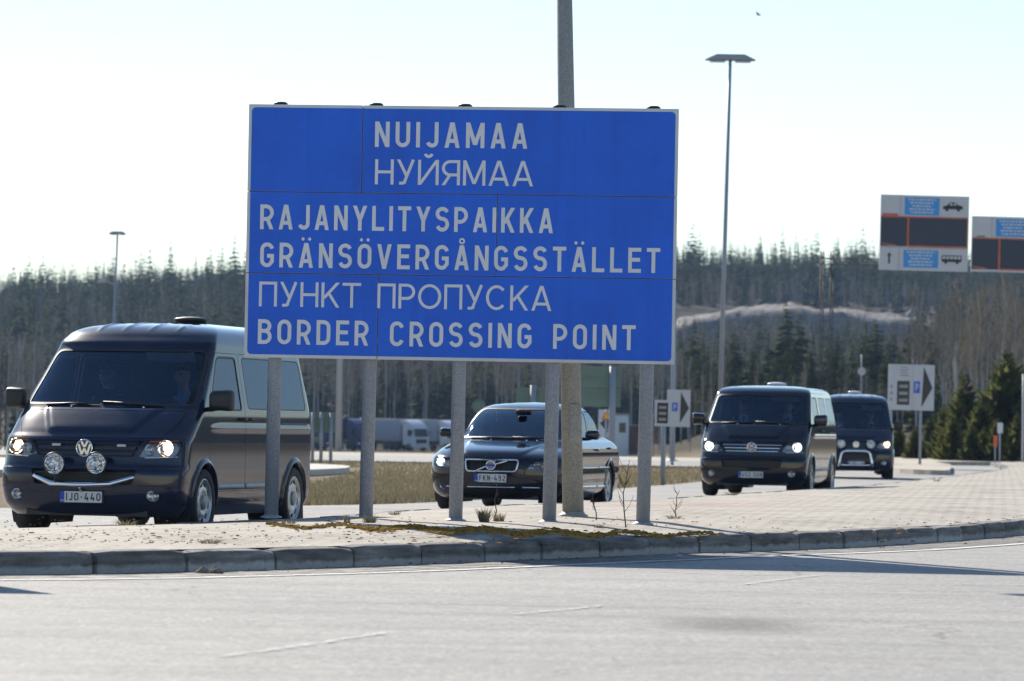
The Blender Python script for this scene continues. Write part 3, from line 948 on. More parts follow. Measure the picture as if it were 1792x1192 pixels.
def rpoly(pts, r, n=3):
    """round every corner of a polygon; r a number or one per corner"""
    out = []
    k = len(pts)
    for i in range(k):
        a, b, c = Vector(pts[i - 1]), Vector(pts[i]), Vector(pts[(i + 1) % k])
        ri = r[i] if hasattr(r, '__len__') else r
        if ri <= 0: out.append(tuple(b)); continue
        d0, d1 = (a - b), (c - b)
        ri = min(ri, d0.length * .45, d1.length * .45)
        p, q = b + d0.normalized() * ri, b + d1.normalized() * ri
        for t in range(n + 1):
            t /= n
            out.append(tuple(p * (1 - t) ** 2 + b * 2 * t * (1 - t) + q * t * t))
    return out

AX = {'front': (0, 2), 'side+': (1, 2), 'side-': (1, 2), 'top': (0, 1)}
def faces_for(bm, poly, axis, ylim=None, zlim=None):
    i, j = AX[axis]
    x0, x1 = min(p[0] for p in poly) - .03, max(p[0] for p in poly) + .03
    y0, y1 = min(p[1] for p in poly) - .03, max(p[1] for p in poly) + .03
    out = []
    for f in bm.faces:
        n = f.normal
        if axis == 'front' and n.y > -.04: continue
        if axis == 'side+' and n.x < .15: continue
        if axis == 'side-' and n.x > -.15: continue
        if axis == 'top' and n.z < .1: continue
        vs = [v.co for v in f.verts]
        if max(v[i] for v in vs) < x0 or min(v[i] for v in vs) > x1 or max(v[j] for v in vs) < y0 or min(v[j] for v in vs) > y1: continue
        if ylim and not (ylim[0] <= vs[0].y <= ylim[1]): continue
        if zlim and not (zlim[0] <= vs[0].z <= zlim[1]): continue
        out.append(f)
    return out

def cut(bm, poly, axis, cand=None, ylim=None, zlim=None):
    i, j = AX[axis]
    faces = cand if cand is not None else faces_for(bm, poly, axis, ylim, zlim)
    for k in range(len(poly)):
        a, b = poly[k - 1], poly[k]
        dx, dy = b[0] - a[0], b[1] - a[1]
        l = math.hypot(dx, dy)
        if l < 1e-6: continue
        no = [0, 0, 0]; no[i], no[j] = -dy / l, dx / l
        co = [0, 0, 0]; co[i], co[j] = a
        # only faces near this edge need the cut
        lo = (min(a[0], b[0]) - 1e-4, min(a[1], b[1]) - 1e-4); hi = (max(a[0], b[0]) + 1e-4, max(a[1], b[1]) + 1e-4)
        near, rest = [], []
        for f in faces:
            vs = f.verts
            u = [v.co[i] for v in vs]; v_ = [v.co[j] for v in vs]
            (near if (max(u) >= lo[0] and min(u) <= hi[0] and max(v_) >= lo[1] and min(v_) <= hi[1]) else rest).append(f)
        if near:
            g = set(near)
            geom = list(near)
            es, vv = set(), set()
            for f in near: es.update(f.edges); vv.update(f.verts)
            r = bmesh.ops.bisect_plane(bm, geom=geom + list(es) + list(vv), dist=2e-5, plane_co=co, plane_no=no)
            nf = {f for f in r['geom'] if isinstance(f, bmesh.types.BMFace) and f.is_valid}
            nf.update(f for f in near if f.is_valid)
            faces = [f for f in rest if f.is_valid] + list(nf)
    inside = []
    for f in faces:
        if not f.is_valid: continue
        c = f.calc_center_median()
        if inpoly((c[i], c[j]), poly): inside.append(f)
    return inside, faces

def extract(bm, faces, name, mat, parent=None, off=0.0, remove=True):
    lay = bm.verts.layers.float_vector['nrm']
    idx = {}; vs, ns, fs = [], [], []
    for f in faces:
        q = []
        for v in f.verts:
            if v not in idx:
                idx[v] = len(vs); n = v[lay].normalized(); vs.append(v.co + n * off); ns.append(n)
            q.append(idx[v])
        fs.append(q)
    me = bpy.data.meshes.new(name)
    me.from_pydata([tuple(v) for v in vs], [], fs)
    for m_ in (mat if isinstance(mat, (list, tuple)) else [mat]): me.materials.append(m_)
    me.polygons.foreach_set('use_smooth', np.ones(len(fs), bool))
    me.update()
    if vs: me.normals_split_custom_set_from_vertices([tuple(n) for n in ns])
    if remove: bmesh.ops.delete(bm, geom=list(set(faces)), context='FACES')
    o = link(bpy.data.objects.new(name, me), parent)
    return o

def window(bm, poly, axis, name, parent, glass, seal, rim=.018, off=-.006, **kw):
    """cut a window: returns the glass object, leaves a black seal ring as its child"""
    ins, fc = cut(bm, poly, axis, **kw)
    inner, _ = cut(bm, shrink(poly, rim), axis, cand=ins)
    si = set(inner)
    ring = [f for f in _ if f.is_valid and f not in si]
    g_ = extract(bm, inner, name, glass, parent, off)
    extract(bm, ring, 'window_seal', seal, g_, .001)
    return g_

def panel_cut(bm, poly, axis, name, parent, mat, gap=.0045, **kw):
    """cut a body panel with an open gap round it"""
    ins, fc = cut(bm, poly, axis, **kw)
    inner, al = cut(bm, shrink(poly, gap), axis, cand=ins)
    si = set(inner)
    ring = [f for f in al if f.is_valid and f not in si]
    bmesh.ops.delete(bm, geom=ring, context='FACES_ONLY')
    return extract(bm, [f for f in inner if f.is_valid], name, mat, parent)

def fpatch(sh, quad, off, th, nx=16, nz=4, mat=0, b=None):
    """curved slab following the nose: quad = bl, br, tr, tl in (x, z)"""
    b = b or MB()
    bl_, br_, tr_, tl_ = [Vector(q) for q in quad]
    base = len(b.v)
    for layer in (0, 1):
        for k in range(nz + 1):
            for i in range(nx + 1):
                s_, t = i / nx, k / nz
                p = bl_.lerp(br_, s_).lerp(tl_.lerp(tr_, s_), t)
                b.v.append((p.x, sh.fy(p.x, p.y) - off + (th if layer else 0), p.y))
    m = (nx + 1) * (nz + 1)
    def q(a, c, d, e): b.f.append((base + a, base + c, base + d, base + e)); b.m.append(mat); b.sm.append(False)
    for k in range(nz):
        for i in range(nx):
            a = k * (nx + 1) + i
            q(a, a + 1, a + nx + 2, a + nx + 1); q(m + a, m + a + nx + 1, m + a + nx + 2, m + a + 1)
    for i in range(nx):
        q(i, m + i, m + i + 1, i + 1); a = nz * (nx + 1) + i; q(a, a + 1, m + a + 1, m + a)
    for k in range(nz):
        a = k * (nx + 1); q(a, a + nx + 1, m + a + nx + 1, m + a); a += nx; q(a, m + a, m + a + nx + 1, a + nx + 1)
    return b

def wheel(parent, x, y, r, width, rim_r, style, zc=None):
    """wheel > tyre mesh itself, rim, hub cap"""
    s = 1 if x > 0 else -1
    M = Matrix.Translation((x, y, zc or r)) @ Matrix.Rotation(s * math.pi / 2, 4, 'Y')
    hw = width / 2
    b = MB()
    b.lathe([(rim_r, -hw), (r * .93, -hw * 1.0), (r * .985, -hw * .8), (r, -hw * .5), (r, hw * .5), (r * .985, hw * .8), (r * .93, hw * 1.0), (rim_r * 1.04, hw * .98), (rim_r, hw * .9)], 40, 0, M)
    w_ = b.build('wheel', M_['rubber'], parent)
    b = MB()
    if style == 'steel':
        b.lathe([(rim_r * 1.01, hw * .92), (rim_r * .97, hw * .97), (rim_r * .93, hw * .84), (rim_r * .88, hw * .66), (rim_r * .62, hw * .82), (rim_r * .48, hw * .86), (rim_r * .42, hw * .78), (rim_r * .30, hw * .80), (0, hw * .82)], 40, 0, M)
        for k in range(9):
            a = 2 * math.pi * k / 9
            Mk = M @ Matrix.Rotation(a, 4, 'Z') @ Matrix.Translation((rim_r * .77, 0, hw * .735)) @ Matrix.Rotation(.22, 4, 'Y') @ Matrix.Diagonal((.8, 1.35, 1, 1))
            b.lathe([(0, .007), (rim_r * .11, .006), (rim_r * .12, -.01)], 12, 1, Mk)
    else:
        b.lathe([(rim_r * 1.01, hw * .92), (rim_r * .97, hw * .97), (rim_r * .9, hw * .82), (rim_r * .88, hw * .1)], 40, 0, M)
        for k in range(5):
            for dd in (-.13, .13):
                a = 2 * math.pi * k / 5 + dd
                Mk = M @ Matrix.Rotation(a, 4, 'Z')
                vs = [Mk @ Vector(v) for v in ((rim_r * .12, -.03, hw * .75), (rim_r * .9, -.026, hw * .86), (rim_r * .9, .026, hw * .86), (rim_r * .12, .03, hw * .75), (rim_r * .12, -.03, hw * .45), (rim_r * .9, -.02, hw * .5), (rim_r * .9, .02, hw * .5), (rim_r * .12, .03, hw * .45))]
                b.add(vs, [(0, 1, 2, 3), (7, 6, 5, 4), (0, 4, 5, 1), (1, 5, 6, 2), (2, 6, 7, 3), (3, 7, 4, 0)], 0)
        b.lathe([(rim_r * .2, hw * .6), (rim_r * .2, hw * .84), (rim_r * .15, hw * .9), (0, hw * .9)], 20, 0, M)
        b.lathe([(rim_r * .88, hw * .05), (0, hw * .04)], 24, 1, M)
        b.lathe([(rim_r * .62, hw * .25), (rim_r * .2, hw * .25)], 24, 0, M)
    b.build('rim', [M_['steelwheel'], M_['black']], w_)
    if style == 'steel':
        b = MB(); b.lathe([(rim_r * .33, hw * .78), (rim_r * .32, hw * .92), (rim_r * .24, hw * .98), (0, hw * .99)], 20, 0, M); b.build('hub_cap', M_['stripgrey'], w_)
    return w_

M_['winglass'] = glass_mat('windscreen_glass', (.62, .70, .80), 1.0, 1.75, (.62, .80, 1.0))
M_['privacy'] = glass_mat('privacy_glass', (.06, .07, .085), 1.0, 1.55, (.62, .74, .92))
M_['sideglass'] = glass_mat('side_window_glass', (.22, .26, .31), 1.0, 1.5, (.66, .77, .93))
M_['lens'] = glass_mat('clear_lens', (.93, .95, .97), .9)
M_['stripgrey'] = pm('grey_rub_strip', (.20, .22, .25), .35, .2, var=.1)
M_['plate'] = pm('plate_white', (.62, .62, .62), .5, var=.05)
M_['plateblue'] = pm('plate_blue', (.02, .06, .42), .5, var=.05)
M_['ink'] = pm('black_ink', (.015, .015, .018), .6, var=0)
M_['bulb'] = pm('lit_warm_bulb', (.9, .85, .75), .3, var=0, emit=((1.0, .72, .38), 3.2))
M_['xenon'] = pm('lit_white_bulb', (.9, .9, .9), .3, var=0, emit=((.95, .97, 1.0), 2.6))
M_['chromedim'] = pm('reflector_bowl', (.62, .64, .67), .22, 1.0, var=.1)
M_['vwblue'] = pm('badge_blue', (.05, .09, .2), .4, var=0)
M_['visor'] = pm('sun_visor_grey', (.75, .80, .82), .8, var=.05)
M_['trimgrey'] = pm('dash_grey', (.075, .08, .09), .7, var=.15)
M_['amber'] = pm('amber_lens', (.55, .16, .02), .3, var=.05)
M_['redlens'] = pm('red_lens', (.35, .02, .02), .25, var=.05)

def number_plate(parent, text, loc, yawn=0.0, wdt=.442, hgt=.118):
    M = Matrix.Translation(loc) @ Matrix.Rotation(math.pi / 2, 4, 'X')
    b = MB()
    pl = rrect(-wdt / 2, -hgt / 2, wdt / 2, hgt / 2, .012)
    b.prism(pl, -.006, 0, 2, 'xy')
    pi = rrect(-wdt / 2 + .005, -hgt / 2 + .005, wdt / 2 - .005, hgt / 2 - .005, .009)
    b.add([(p[0], p[1], .0012) for p in pi], [tuple(range(len(pi)))], 0)
    bx = [(-wdt / 2 + .005, -hgt / 2 + .005), (-wdt / 2 + .05, -hgt / 2 + .005), (-wdt / 2 + .05, hgt / 2 - .005), (-wdt / 2 + .005, hgt / 2 - .005)]
    b.add([(p[0], p[1], .002) for p in bx], [(0, 1, 2, 3)], 1)
    text_mesh(b, text, -wdt / 2 + .068, -.036, .074, .15, wdt / 2 - .018, False, .24, .4, 2, .0022, .001)
    text_mesh(b, 'FIN', -wdt / 2 + .012, -.046, .018, .18, -wdt / 2 + .043, False, .25, .4, 0, .0022, .001)
    b.v = [tuple(M @ Vector(v)) for v in b.v]
    return b.build('number_plate', [M_['plate'], M_['plateblue'], M_['ink']], parent, fix=False)

def round_badge(parent, loc, r):
    """round chrome badge with a V over a W"""
    M = Matrix.Translation(loc) @ Matrix.Rotation(math.pi / 2, 4, 'X')
    b = MB()
    b.lathe([(0, -.004), (r * .88, -.004)], 28, 1, M)
    b.lathe([(r * .84, -.012), (r * .84, .006), (r * .9, .012), (r * .97, .010), (r, .002), (r, -.012)], 28, 0, M)
    k = .06 * r / .083
    def st(x0, y0, x1, y1, z):
        hw = k * .18
        b.add([M @ Vector(v) for v in ((x0 - hw, y0, z), (x0 + hw, y0, z), (x1 + hw, y1, z), (x1 - hw, y1, z))], [(0, 1, 2, 3)], 0)
    R_ = r * .86
    st(-R_ * .42, R_ * .86, 0, R_ * .08, .004); st(R_ * .42, R_ * .86, 0, R_ * .08, .0045)
    st(-R_ * .80, R_ * .50, -R_ * .36, -R_ * .84, .004); st(R_ * .80, R_ * .50, R_ * .36, -R_ * .84, .0045)
    st(-R_ * .36, -R_ * .84, 0, -R_ * .06, .005); st(R_ * .36, -R_ * .84, 0, -R_ * .06, .0055)
    return b.build('badge', [M_['chrome'], M_['vwblue']], parent)

def lamp_bowl(b, c, r, depth, lit, mats, tilt=0.0):
    M = Matrix.Translation(c) @ Matrix.Rotation(math.pi / 2, 4, 'X')
    b.lathe([(r * .18, -depth), (r * .5, -depth * .85), (r * .85, -depth * .4), (r, 0)], 22, 0, M)
    b.lathe([(0, -depth * .55), (r * (.34 if not lit else .40), -depth * .55), (r * .3, -depth)], 16, 1 if lit else 0, M)

def mirror(parent, s, x, y, z, mat, wd=.25, hg=.24, arm_mat=None):
    b = MB()
    bm = bmesh.new(); bmesh.ops.create_cube(bm, size=1)
    for v in bm.verts:
        u = v.co.x * s
        v.co = Vector((v.co.x * wd, v.co.y * .13 * (1.0 if v.co.y < 0 else 1.1), v.co.z * hg * (1.0 if u > 0 else .86)))
        if v.co.y < 0: v.co.x *= .86; v.co.z *= .84
        v.co.y += (u) * .05
    bmesh.ops.bevel(bm, geom=bm.edges[:] + bm.verts[:], offset=.045, segments=4, profile=.5, affect='EDGES')
    bm.verts.index_update()
    for i, v in enumerate(bm.verts): v.index = i
    b.add([Vector((x + s * wd / 2, y, z)) + v.co for v in bm.verts], [[v.index for v in f.verts] for f in bm.faces], 0, True)
    bm.free()
    b.tube([(x - s * .06, y + .04, z - hg * .40), (x + s * .02, y + .02, z - hg * .38), (x + s * wd * .4, y, z - hg * .30)], [.022, .026, .03], 10, 0)
    m = b.build('wing_mirror', mat, parent)
    b = MB(); b.add([(x + s * wd * .12, y + .078, z - hg * .38), (x + s * wd * .88, y + .088, z - hg * .38), (x + s * wd * .88, y + .088, z + hg * .36), (x + s * wd * .12, y + .078, z + hg * .34)], [(0, 1, 2, 3)], 0)
    b.build('mirror_glass', M_['chrome'], m)
    return m

def wiper(parent, sh, pts, off=.02):
    b = MB()
    P = [Vector((x, sh.fy(x, z) - off, z)) for x, z in pts]
    b.tube(P, [.012, .010, .008][:len(P)] if len(P) == 3 else .009, 6)
    return b.build('wiper', M_['black'], parent)

def seat(parent, x, y, z, mat):
    b = MB()
    b.box((x, y, z - .09), (.50, .52, .17), 0, None, .06)
    b.box((x, y + .30, z + .30), (.48, .14, .66), 0, Matrix.Rotation(-.18, 3, 'X'), .06)
    b.box((x, y + .40, z + .74), (.27, .10, .20), 0, Matrix.Rotation(-.12, 3, 'X'), .04)
    return b.build('seat', mat, parent)

def steering_wheel(parent, c, r, tilt):
    M = Matrix.Translation(c) @ Matrix.Rotation(tilt, 4, 'X')
    b = MB()
    b.tube([M @ Vector((r * math.cos(a), r * math.sin(a), 0)) for a in np.linspace(0, 2 * math.pi, 33)[:-1]], .016, 8, 0, closed=True)
    for a in (R(0), R(180), R(270)):
        b.tube([M @ Vector((0, 0, 0)), M @ Vector((r * math.cos(a), r * math.sin(a), 0))], [.03, .018], 6)
    b.lathe([(0, .03), (.07, .02), (.08, -.02)], 14, 0, M)
    b.tube([M @ Vector((0, 0, -.01)), M @ Vector((0, 0, -.35))], .03, 8)
    return b.build('steering_wheel', M_['black'], parent)

def handle(parent, sh, s, y, z, ln=.13, mat=None):
    b = MB(); x = sh.sx(y, z)
    b.tube([(s * (x - .005), y - ln / 2, z), (s * (x + .035), y - ln / 2 + .025, z), (s * (x + .038), y + ln / 2 - .025, z), (s * (x - .005), y + ln / 2, z)], [.012, .016, .016, .012], 8)
    return b.build('handle', mat or M_['black'], parent)

def side_strip(parent, sh, s, y0, y1, z0, z1, off, name, mat, n=24):
    b = MB()
    for k in range(n + 1):
        y = y0 + (y1 - y0) * k / n
        for z, o_ in ((z0, -.006), (z0, off * .7), ((z0 + z1) / 2, off), (z1, off * .6), (z1, -.006)):
            b.v.append((s * (sh.sx(y, z) + o_), y, z))
    for k in range(n):
        for j in range(4):
            a = k * 5 + j
            b.f.append((a, a + 1, a + 6, a + 5)); b.m.append(0); b.sm.append(j in (1, 2))
    b.f.append((0, 1, 2, 3, 4)); b.m.append(0); b.sm.append(False)
    a = n * 5; b.f.append((a, a + 1, a + 2, a + 3, a + 4)); b.m.append(0); b.sm.append(False)
    return b.build(name, mat, parent)

def arch_lip(parent, sh, s, yc, zc, r, mat, wd=.055, flare=.028):
    b = MB(); n = 26; rows = 4
    for k in range(n + 1):
        a = R(-28 + (236) * k / n)
        for j, (dr, o_) in enumerate(((0, -.05), (0, flare * .9), (wd * .35, flare), (wd, .001))):
            y, z = yc + (r + dr) * math.cos(a), zc + (r + dr) * math.sin(a)
            z = max(z, .2)
            b.v.append((s * (sh.sx(y, z) + o_), y, z))
    for k in range(n):
        for j in range(rows - 1):
            q = k * rows + j
            b.f.append((q, q + 1, q + rows + 1, q + rows)); b.m.append(0); b.sm.append(True)
    return b.build('wheel_arch', mat, parent)

def well(b, x0, x1, yc, zc, r, n=18):
    """dark inner wheel well"""
    i0 = len(b.v)
    for k in range(n + 1):
        a = R(-35 + 250 * k / n)
        for x in (x0, x1): b.v.append((x, yc + r * math.cos(a), zc + r * math.sin(a)))
    for k in range(n):
        q = i0 + 2 * k
        b.f.append((q, q + 1, q + 3, q + 2)); b.m.append(0); b.sm.append(True)
    b.f.append(tuple(i0 + 2 * k + 1 for k in range(n + 1))); b.m.append(0); b.sm.append(False)
# ------------------------------------------------------------------ transporter vans
def van_table(high):
    #     z    yf   w    D    p    yr   Dr  pr
    T = [(.20, .17, .86, .40, 2.6, 4.66, .25, 3),
         (.25, .09, .895, .42, 2.7, 4.72, .22, 3),
         (.33, .03, .925, .40, 2.8, 4.76, .20, 3),
         (.45, .00, .940, .40, 2.9, 4.77, .20, 3),
         (.60, .00, .950, .42, 2.9, 4.76, .18, 3),
         (.66, .012, .952, .43, 2.8, 4.75, .18, 3),
         (.69, .045, .952, .43, 2.7, 4.745, .18, 3),
         (.80, .065, .952, .44, 2.7, 4.74, .16, 3),
         (.92, .085, .951, .45, 2.65, 4.735, .16, 3),
         (.965, .12, .950, .455, 2.6, 4.73, .16, 3),
         (1.000, 0.170, .949, .46, 2.55, 4.73, .16, 3),
         (1.050, 0.233, .948, .46, 2.5, 4.73, .16, 3),
         (1.120, 0.335, .946, .44, 2.5, 4.725, .16, 3),
         (1.200, 0.456, .943, .42, 2.45, 4.72, .16, 3),
         (1.260, 0.560, .938, .38, 2.4, 4.715, .16, 3),
         (1.300, 0.621, .932, .34, 2.4, 4.71, .16, 3),
         (1.450, 0.807, .906, .31, 2.4, 4.69, .16, 3),
         (1.600, 0.992, .880, .29, 2.4, 4.66, .17, 3),
         (1.750, 1.168, .855, .27, 2.4, 4.63, .18, 3)]
    if high:
        T += [(1.880, 1.315, .832, .26, 2.4, 4.60, .18, 3),
              (1.920, 1.345, .825, .26, 2.45, 4.59, .18, 3),
              (1.98, 1.430, .800, .27, 2.5, 4.56, .20, 3),
              (2.03, 1.505, .770, .30, 2.5, 4.53, .24, 3),
              (2.068, 1.600, .725, .36, 2.6, 4.49, .28, 3),
              (2.097, 1.720, .66, .42, 2.7, 4.43, .32, 3),
              (2.118, 1.870, .57, .46, 2.7, 4.35, .36, 3),
              (2.133, 2.100, .42, .46, 2.7, 4.22, .36, 3),
              (2.142, 2.400, .22, .32, 2.5, 4.05, .25, 3),
              (2.146, 2.700, .001, .02, 2, 3.9, .02, 2)]
    else:
        T += [(1.820, 1.251, .838, .27, 2.4, 4.60, .18, 3),
              (1.860, 1.312, .820, .28, 2.4, 4.57, .2, 3),
              (1.895, 1.405, .785, .31, 2.5, 4.53, .24, 3),
              (1.920, 1.510, .735, .36, 2.6, 4.48, .28, 3),
              (1.940, 1.660, .65, .42, 2.7, 4.40, .32, 3),
              (1.955, 1.890, .52, .46, 2.7, 4.28, .36, 3),
              (1.966, 2.190, .30, .38, 2.6, 4.1, .3, 3),
              (1.970, 2.600, .001, .02, 2, 3.9, .02, 2)]
    return [r[:5] + (r[5] - .12,) + r[6:] for r in T]

def van_disp(high):
    def f(P):
        P = P.copy()
        x, y, z = P[..., 0], P[..., 1], P[..., 2]
        ax = np.abs(x)
        # hood: raised centre between two diverging creases
        m = sstep(.99, 1.04, z) * (1 - sstep(1.23, 1.27, z))
        xc = np.interp(z, [.98, 1.26], [.40, .60])
        P[..., 2] += m * .022 * (1 - sstep(-.028, .028, ax - xc))
        # character line along the flank
        sm = sstep(1.0, 1.5, y) * (ax > .9)
        P[..., 0] += np.sign(x) * sm * .008 * (np.exp(-((z - 1.075) / .025) ** 2))
        if high:   # pressed ribs on the raised roof
            rib = sum(np.exp(-((ax - c) / .022) ** 2) for c in (.14, .42))
            P[..., 2] += .012 * rib * sstep(2.02, 2.1, z) * (1 - sstep(3.9, 4.2, y))
        return P
    return f

GRILLE_BARS = [(.918, .030), (.862, .030), (.806, .026)]
def make_van(name, label, loc, psi, high, paint, plate_text, kit, lit, dashcol=None, group=None):
    van = empty(name, loc, -psi, label, 'van', group)
    sh = Shell(van_table(high), disp=van_disp(high))
    bm = sh.bm()
    wy, wr, wz = (.92, 3.92), .338, .338
    # --- openings
    zt = 1.855 if high else 1.80
    ws = rpoly([(-.885, 1.285), (.885, 1.285), (.802, zt), (-.802, zt)], [.05, .05, .09, .09], 4)
    window(bm, ws, 'front', 'windscreen', van, M_['winglass'], M_['black'], .022, -.006, ylim=(.4, 2.2))
    doors = {}
    for s, ax in ((1, 'side+'), (-1, 'side-')):
        ztop = 1.80 if high else 1.765
        w1 = rpoly([(1.08, 1.25), (2.12, 1.25), (2.12, ztop), (1.50, ztop)], [.04, .05, .06, .10], 3)
        w2 = rpoly([(2.32, 1.27), (3.28, 1.27), (3.28, ztop), (2.32, ztop)], .06, 3)
        w3 = rpoly([(3.42, 1.27), (4.34, 1.27), (4.30, ztop), (3.42, ztop)], [.06, .07, .09, .06], 3)
        wins = []
        for k, wp in enumerate((w1, w2, w3)):
            wins.append(window(bm, wp, ax, 'side_window', van, M_['sideglass'] if k == 0 else M_['privacy'], M_['black'], .02 if k == 0 else .012, -.005 if k == 0 else -.001, ylim=(1.0, 4.7)))
        d1 = rpoly([(1.30, .44), (2.20, .44), (2.20, 1.835), (1.46, 1.835), (1.02, 1.24), (1.06, .80)], [.08, .06, .05, .08, .0, .0], 3)
        d2 = rpoly([(2.215, .44), (3.36, .44), (3.36, 1.835), (2.215, 1.835)], .05, 3)
        dd = panel_cut(bm, d1, ax, 'front_door', van, paint, ylim=(.9, 2.6)); doors[s] = dd
        handle(dd, sh, s, 2.10, 1.17)
        ds = panel_cut(bm, d2, ax, 'sliding_door', van, paint, ylim=(2.0, 3.6))
        handle(ds, sh, s, 2.32, 1.17)
        wins[0].parent = dd; wins[1].parent = ds
        # bumper/wing seam and side trim
        side_strip(dd, sh, s, 1.34, 2.19, .455, .515, .012, 'rub_strip', M_['stripgrey'])
        side_strip(ds, sh, s, 2.225, 3.35, .455, .515, .012, 'rub_strip', M_['stripgrey'])
        side_strip(van, sh, s, 3.42, 4.36, 1.115, 1.14, .004, 'door_rail', M_['black'])
        for yw in wy:   # wheel openings
            cir = [(yw + .385 * math.cos(R(a)), wz + .385 * math.sin(R(a))) for a in range(0, 360, 15)]
            ins, fc = cut(bm, cir, ax, ylim=(.2, 4.8))
            bmesh.ops.delete(bm, geom=ins, context='FACES')
            arch_lip(van, sh, s, yw, wz, .383, paint)
    # headlights
    for s in (1, -1):
        hp = [(s * .505, .80), (s * .60, .775), (s * .885, .79), (s * .92, .86), (s * .90, .955), (s * .62, .945)]
        hp = rpoly(hp, [.01, .03, .03, .03, .04, .03], 2)
        ln = None
        ins, fc = cut(bm, hp, 'front', ylim=(0, .75))
        head = empty_part = None
        b = MB()
        # dark chromed housing behind the lens
        q = [(s * .50, .77), (s * .915, .78), (s * .905, .965), (s * .60, .955)]
        fpatch(sh, q, -.075, .01, 12, 5, 0, b)
        house = b.build('headlight', M_['housing'], van)
        b = MB()
        cx, cz = s * .775, .872
        is_lit = lit[0 if s > 0 else 1]
        lamp_bowl(b, (cx, sh.fy(cx, cz) + .02, cz), .080, .05, is_lit, None)
        b.build('main_beam', [M_['spotmirror'], M_[lit[2]]], house)
        b = MB(); cx2, cz2 = s * .635, .858
        lamp_bowl(b, (cx2, sh.fy(cx2, cz2) + .02, cz2), .052, .04, False, None)
        b.build('reflector', [M_['chromedim'], M_['chromedim']], house)
        b = MB(); fpatch(sh, [(s * .62, .925), (s * .88, .935), (s * .88, .952), (s * .62, .944)], -.02, .006, 8, 1, 0, b); b.build('indicator', M_['amber'], house)
        extract(bm, ins, 'lens', M_['lens'], house, .0)
        # chrome lower lip of the lamp
        b = MB(); b.tube([(x_, sh.fy(x_, z_) - .004, z_) for x_, z_ in ((s * .60, .773), (s * .70, .777), (s * .80, .782), (s * .885, .788))], .006, 6); b.build('lamp_trim', M_['chrome'], house)
    # grille opening: black insert with painted bars
    gp = [(-.49, .785), (.49, .785), (.575, .935), (-.575, .935)]
    ins, fc = cut(bm, gp, 'front', ylim=(-.1, .7)); bmesh.ops.delete(bm, geom=ins, context='FACES')
    b = MB(); fpatch(sh, [(-.52, .775), (.52, .775), (.60, .945), (-.60, .945)], -.05, .02, 20, 4, 0, b)
    gr = b.build('grille', M_['black'], van)
    for zc, hh in GRILLE_BARS:
        x1 = np.interp(zc, [.785, .935], [.47, .545])
        b = MB(); fpatch(sh, [(-x1 + .01, zc - hh / 2), (x1 - .01, zc - hh / 2), (x1, zc + hh / 2), (-x1, zc + hh / 2)], -.012, .03, 24, 1, 0, b)
        if kit.get('chrome_bars'):
            fpatch(sh, [(-x1 + .02, zc - hh / 2 - .004), (x1 - .02, zc - hh / 2 - .004), (x1 - .02, zc - hh / 2 + .006), (-x1 + .02, zc - hh / 2 + .006)], -.006, .01, 24, 1, 1, b)
        b.build('grille_bar', [paint if not kit.get('chrome_bars') else M_['black'], M_['chrome']], gr)
    if kit.get('flashers'):
        for x_ in (-.30, .37):
            b = MB(); b.box((x_, sh.fy(x_, .89) - .006, .89), (.088, .03, .026), 0, None, .006); b.build('strobe_light', M_['palelens'], gr)
    round_badge(van, (0, sh.fy(0, .862) - .022, .862), .088)
    # lower intake
    lp = rpoly([(-.50, .505), (.50, .505), (.545, .655), (-.545, .655)], .025, 2)
    ins, fc = cut(bm, lp, 'front', ylim=(-.1, .6)); bmesh.ops.delete(bm, geom=ins, context='FACES')
    b = MB(); fpatch(sh, [(-.53, .49), (.53, .49), (.57, .67), (-.57, .67)], -.06, .02, 18, 3, 0, b)
    for zc in (.545, .585, .62): fpatch(sh, [(-.52, zc - .008), (.52, zc - .008), (.52, zc + .008), (-.52, zc + .008)], -.03, .02, 18, 1, 0, b)
    b.build('air_intake', M_['black'], van)
    # fog lamps
    for s in (1, -1):
        cx, cz = s * .70, .405
        cir = [(cx + .062 * math.cos(R(a)), cz + .052 * math.sin(R(a))) for a in range(0, 360, 24)]
        ins, fc = cut(bm, cir, 'front', ylim=(-.1, .7)); bmesh.ops.delete(bm, geom=ins, context='FACES')
        b = MB(); lamp_bowl(b, (cx, sh.fy(cx, cz) + .012, cz), .064, .05, False, None)
        b.build('fog_lamp', [M_['chromedim'], M_['chromedim']], van)
    # hood panel with its seams
    hd = rpoly([(-.72, .962), (.72, .962), (.82, 1.10), (.84, 1.235), (-.84, 1.235), (-.82, 1.10)], [.03, .03, 0, .03, .03, 0], 2)
    panel_cut(bm, hd, 'front', 'hood', van, paint, .004, ylim=(-.1, 1.3))
    # inner lining, then the body itself
    lin = [f for f in bm.faces if f.calc_center_median().z > .95 and f.calc_center_median().y > .85]
    li = extract(bm, lin, 'cabin_lining', M_['dark'], van, -.035, remove=False)
    extract(bm, list(bm.faces), 'body', paint, van, 0.0)
    bm.free()
    # seams on the bumper
    for s in (1, -1):
        for z_, x0, x1 in ((.665, .56, .90), (.50, .56, .90), (.43, .30, .86)):
            b = MB(); b.tube([(s * x_, sh.fy(x_, z_) - .0005, z_) for x_ in np.linspace(x0, x1, 8)], .003, 5)
            b.build('bumper_seam', M_['black'], van)
    b = MB()   # underbody, wells, cabin floor and bulkhead
    b.box((0, 2.45, .33), (1.5, 4.0, .16)); b.box((0, 2.45, .62), (1.05, 4.2, .5)); b.box((0, .32, .24), (1.25, .35, .08))
    for yw in wy:
        for s in (1, -1): well(b, s * .93, s * .55, yw, wz, .40)
    b.box((0, 3.0, .86), (1.74, 3.1, .04)); b.box((0, 2.75, 1.35), (1.5, .03, .95))
    b.build('underbody', M_['black'], van)
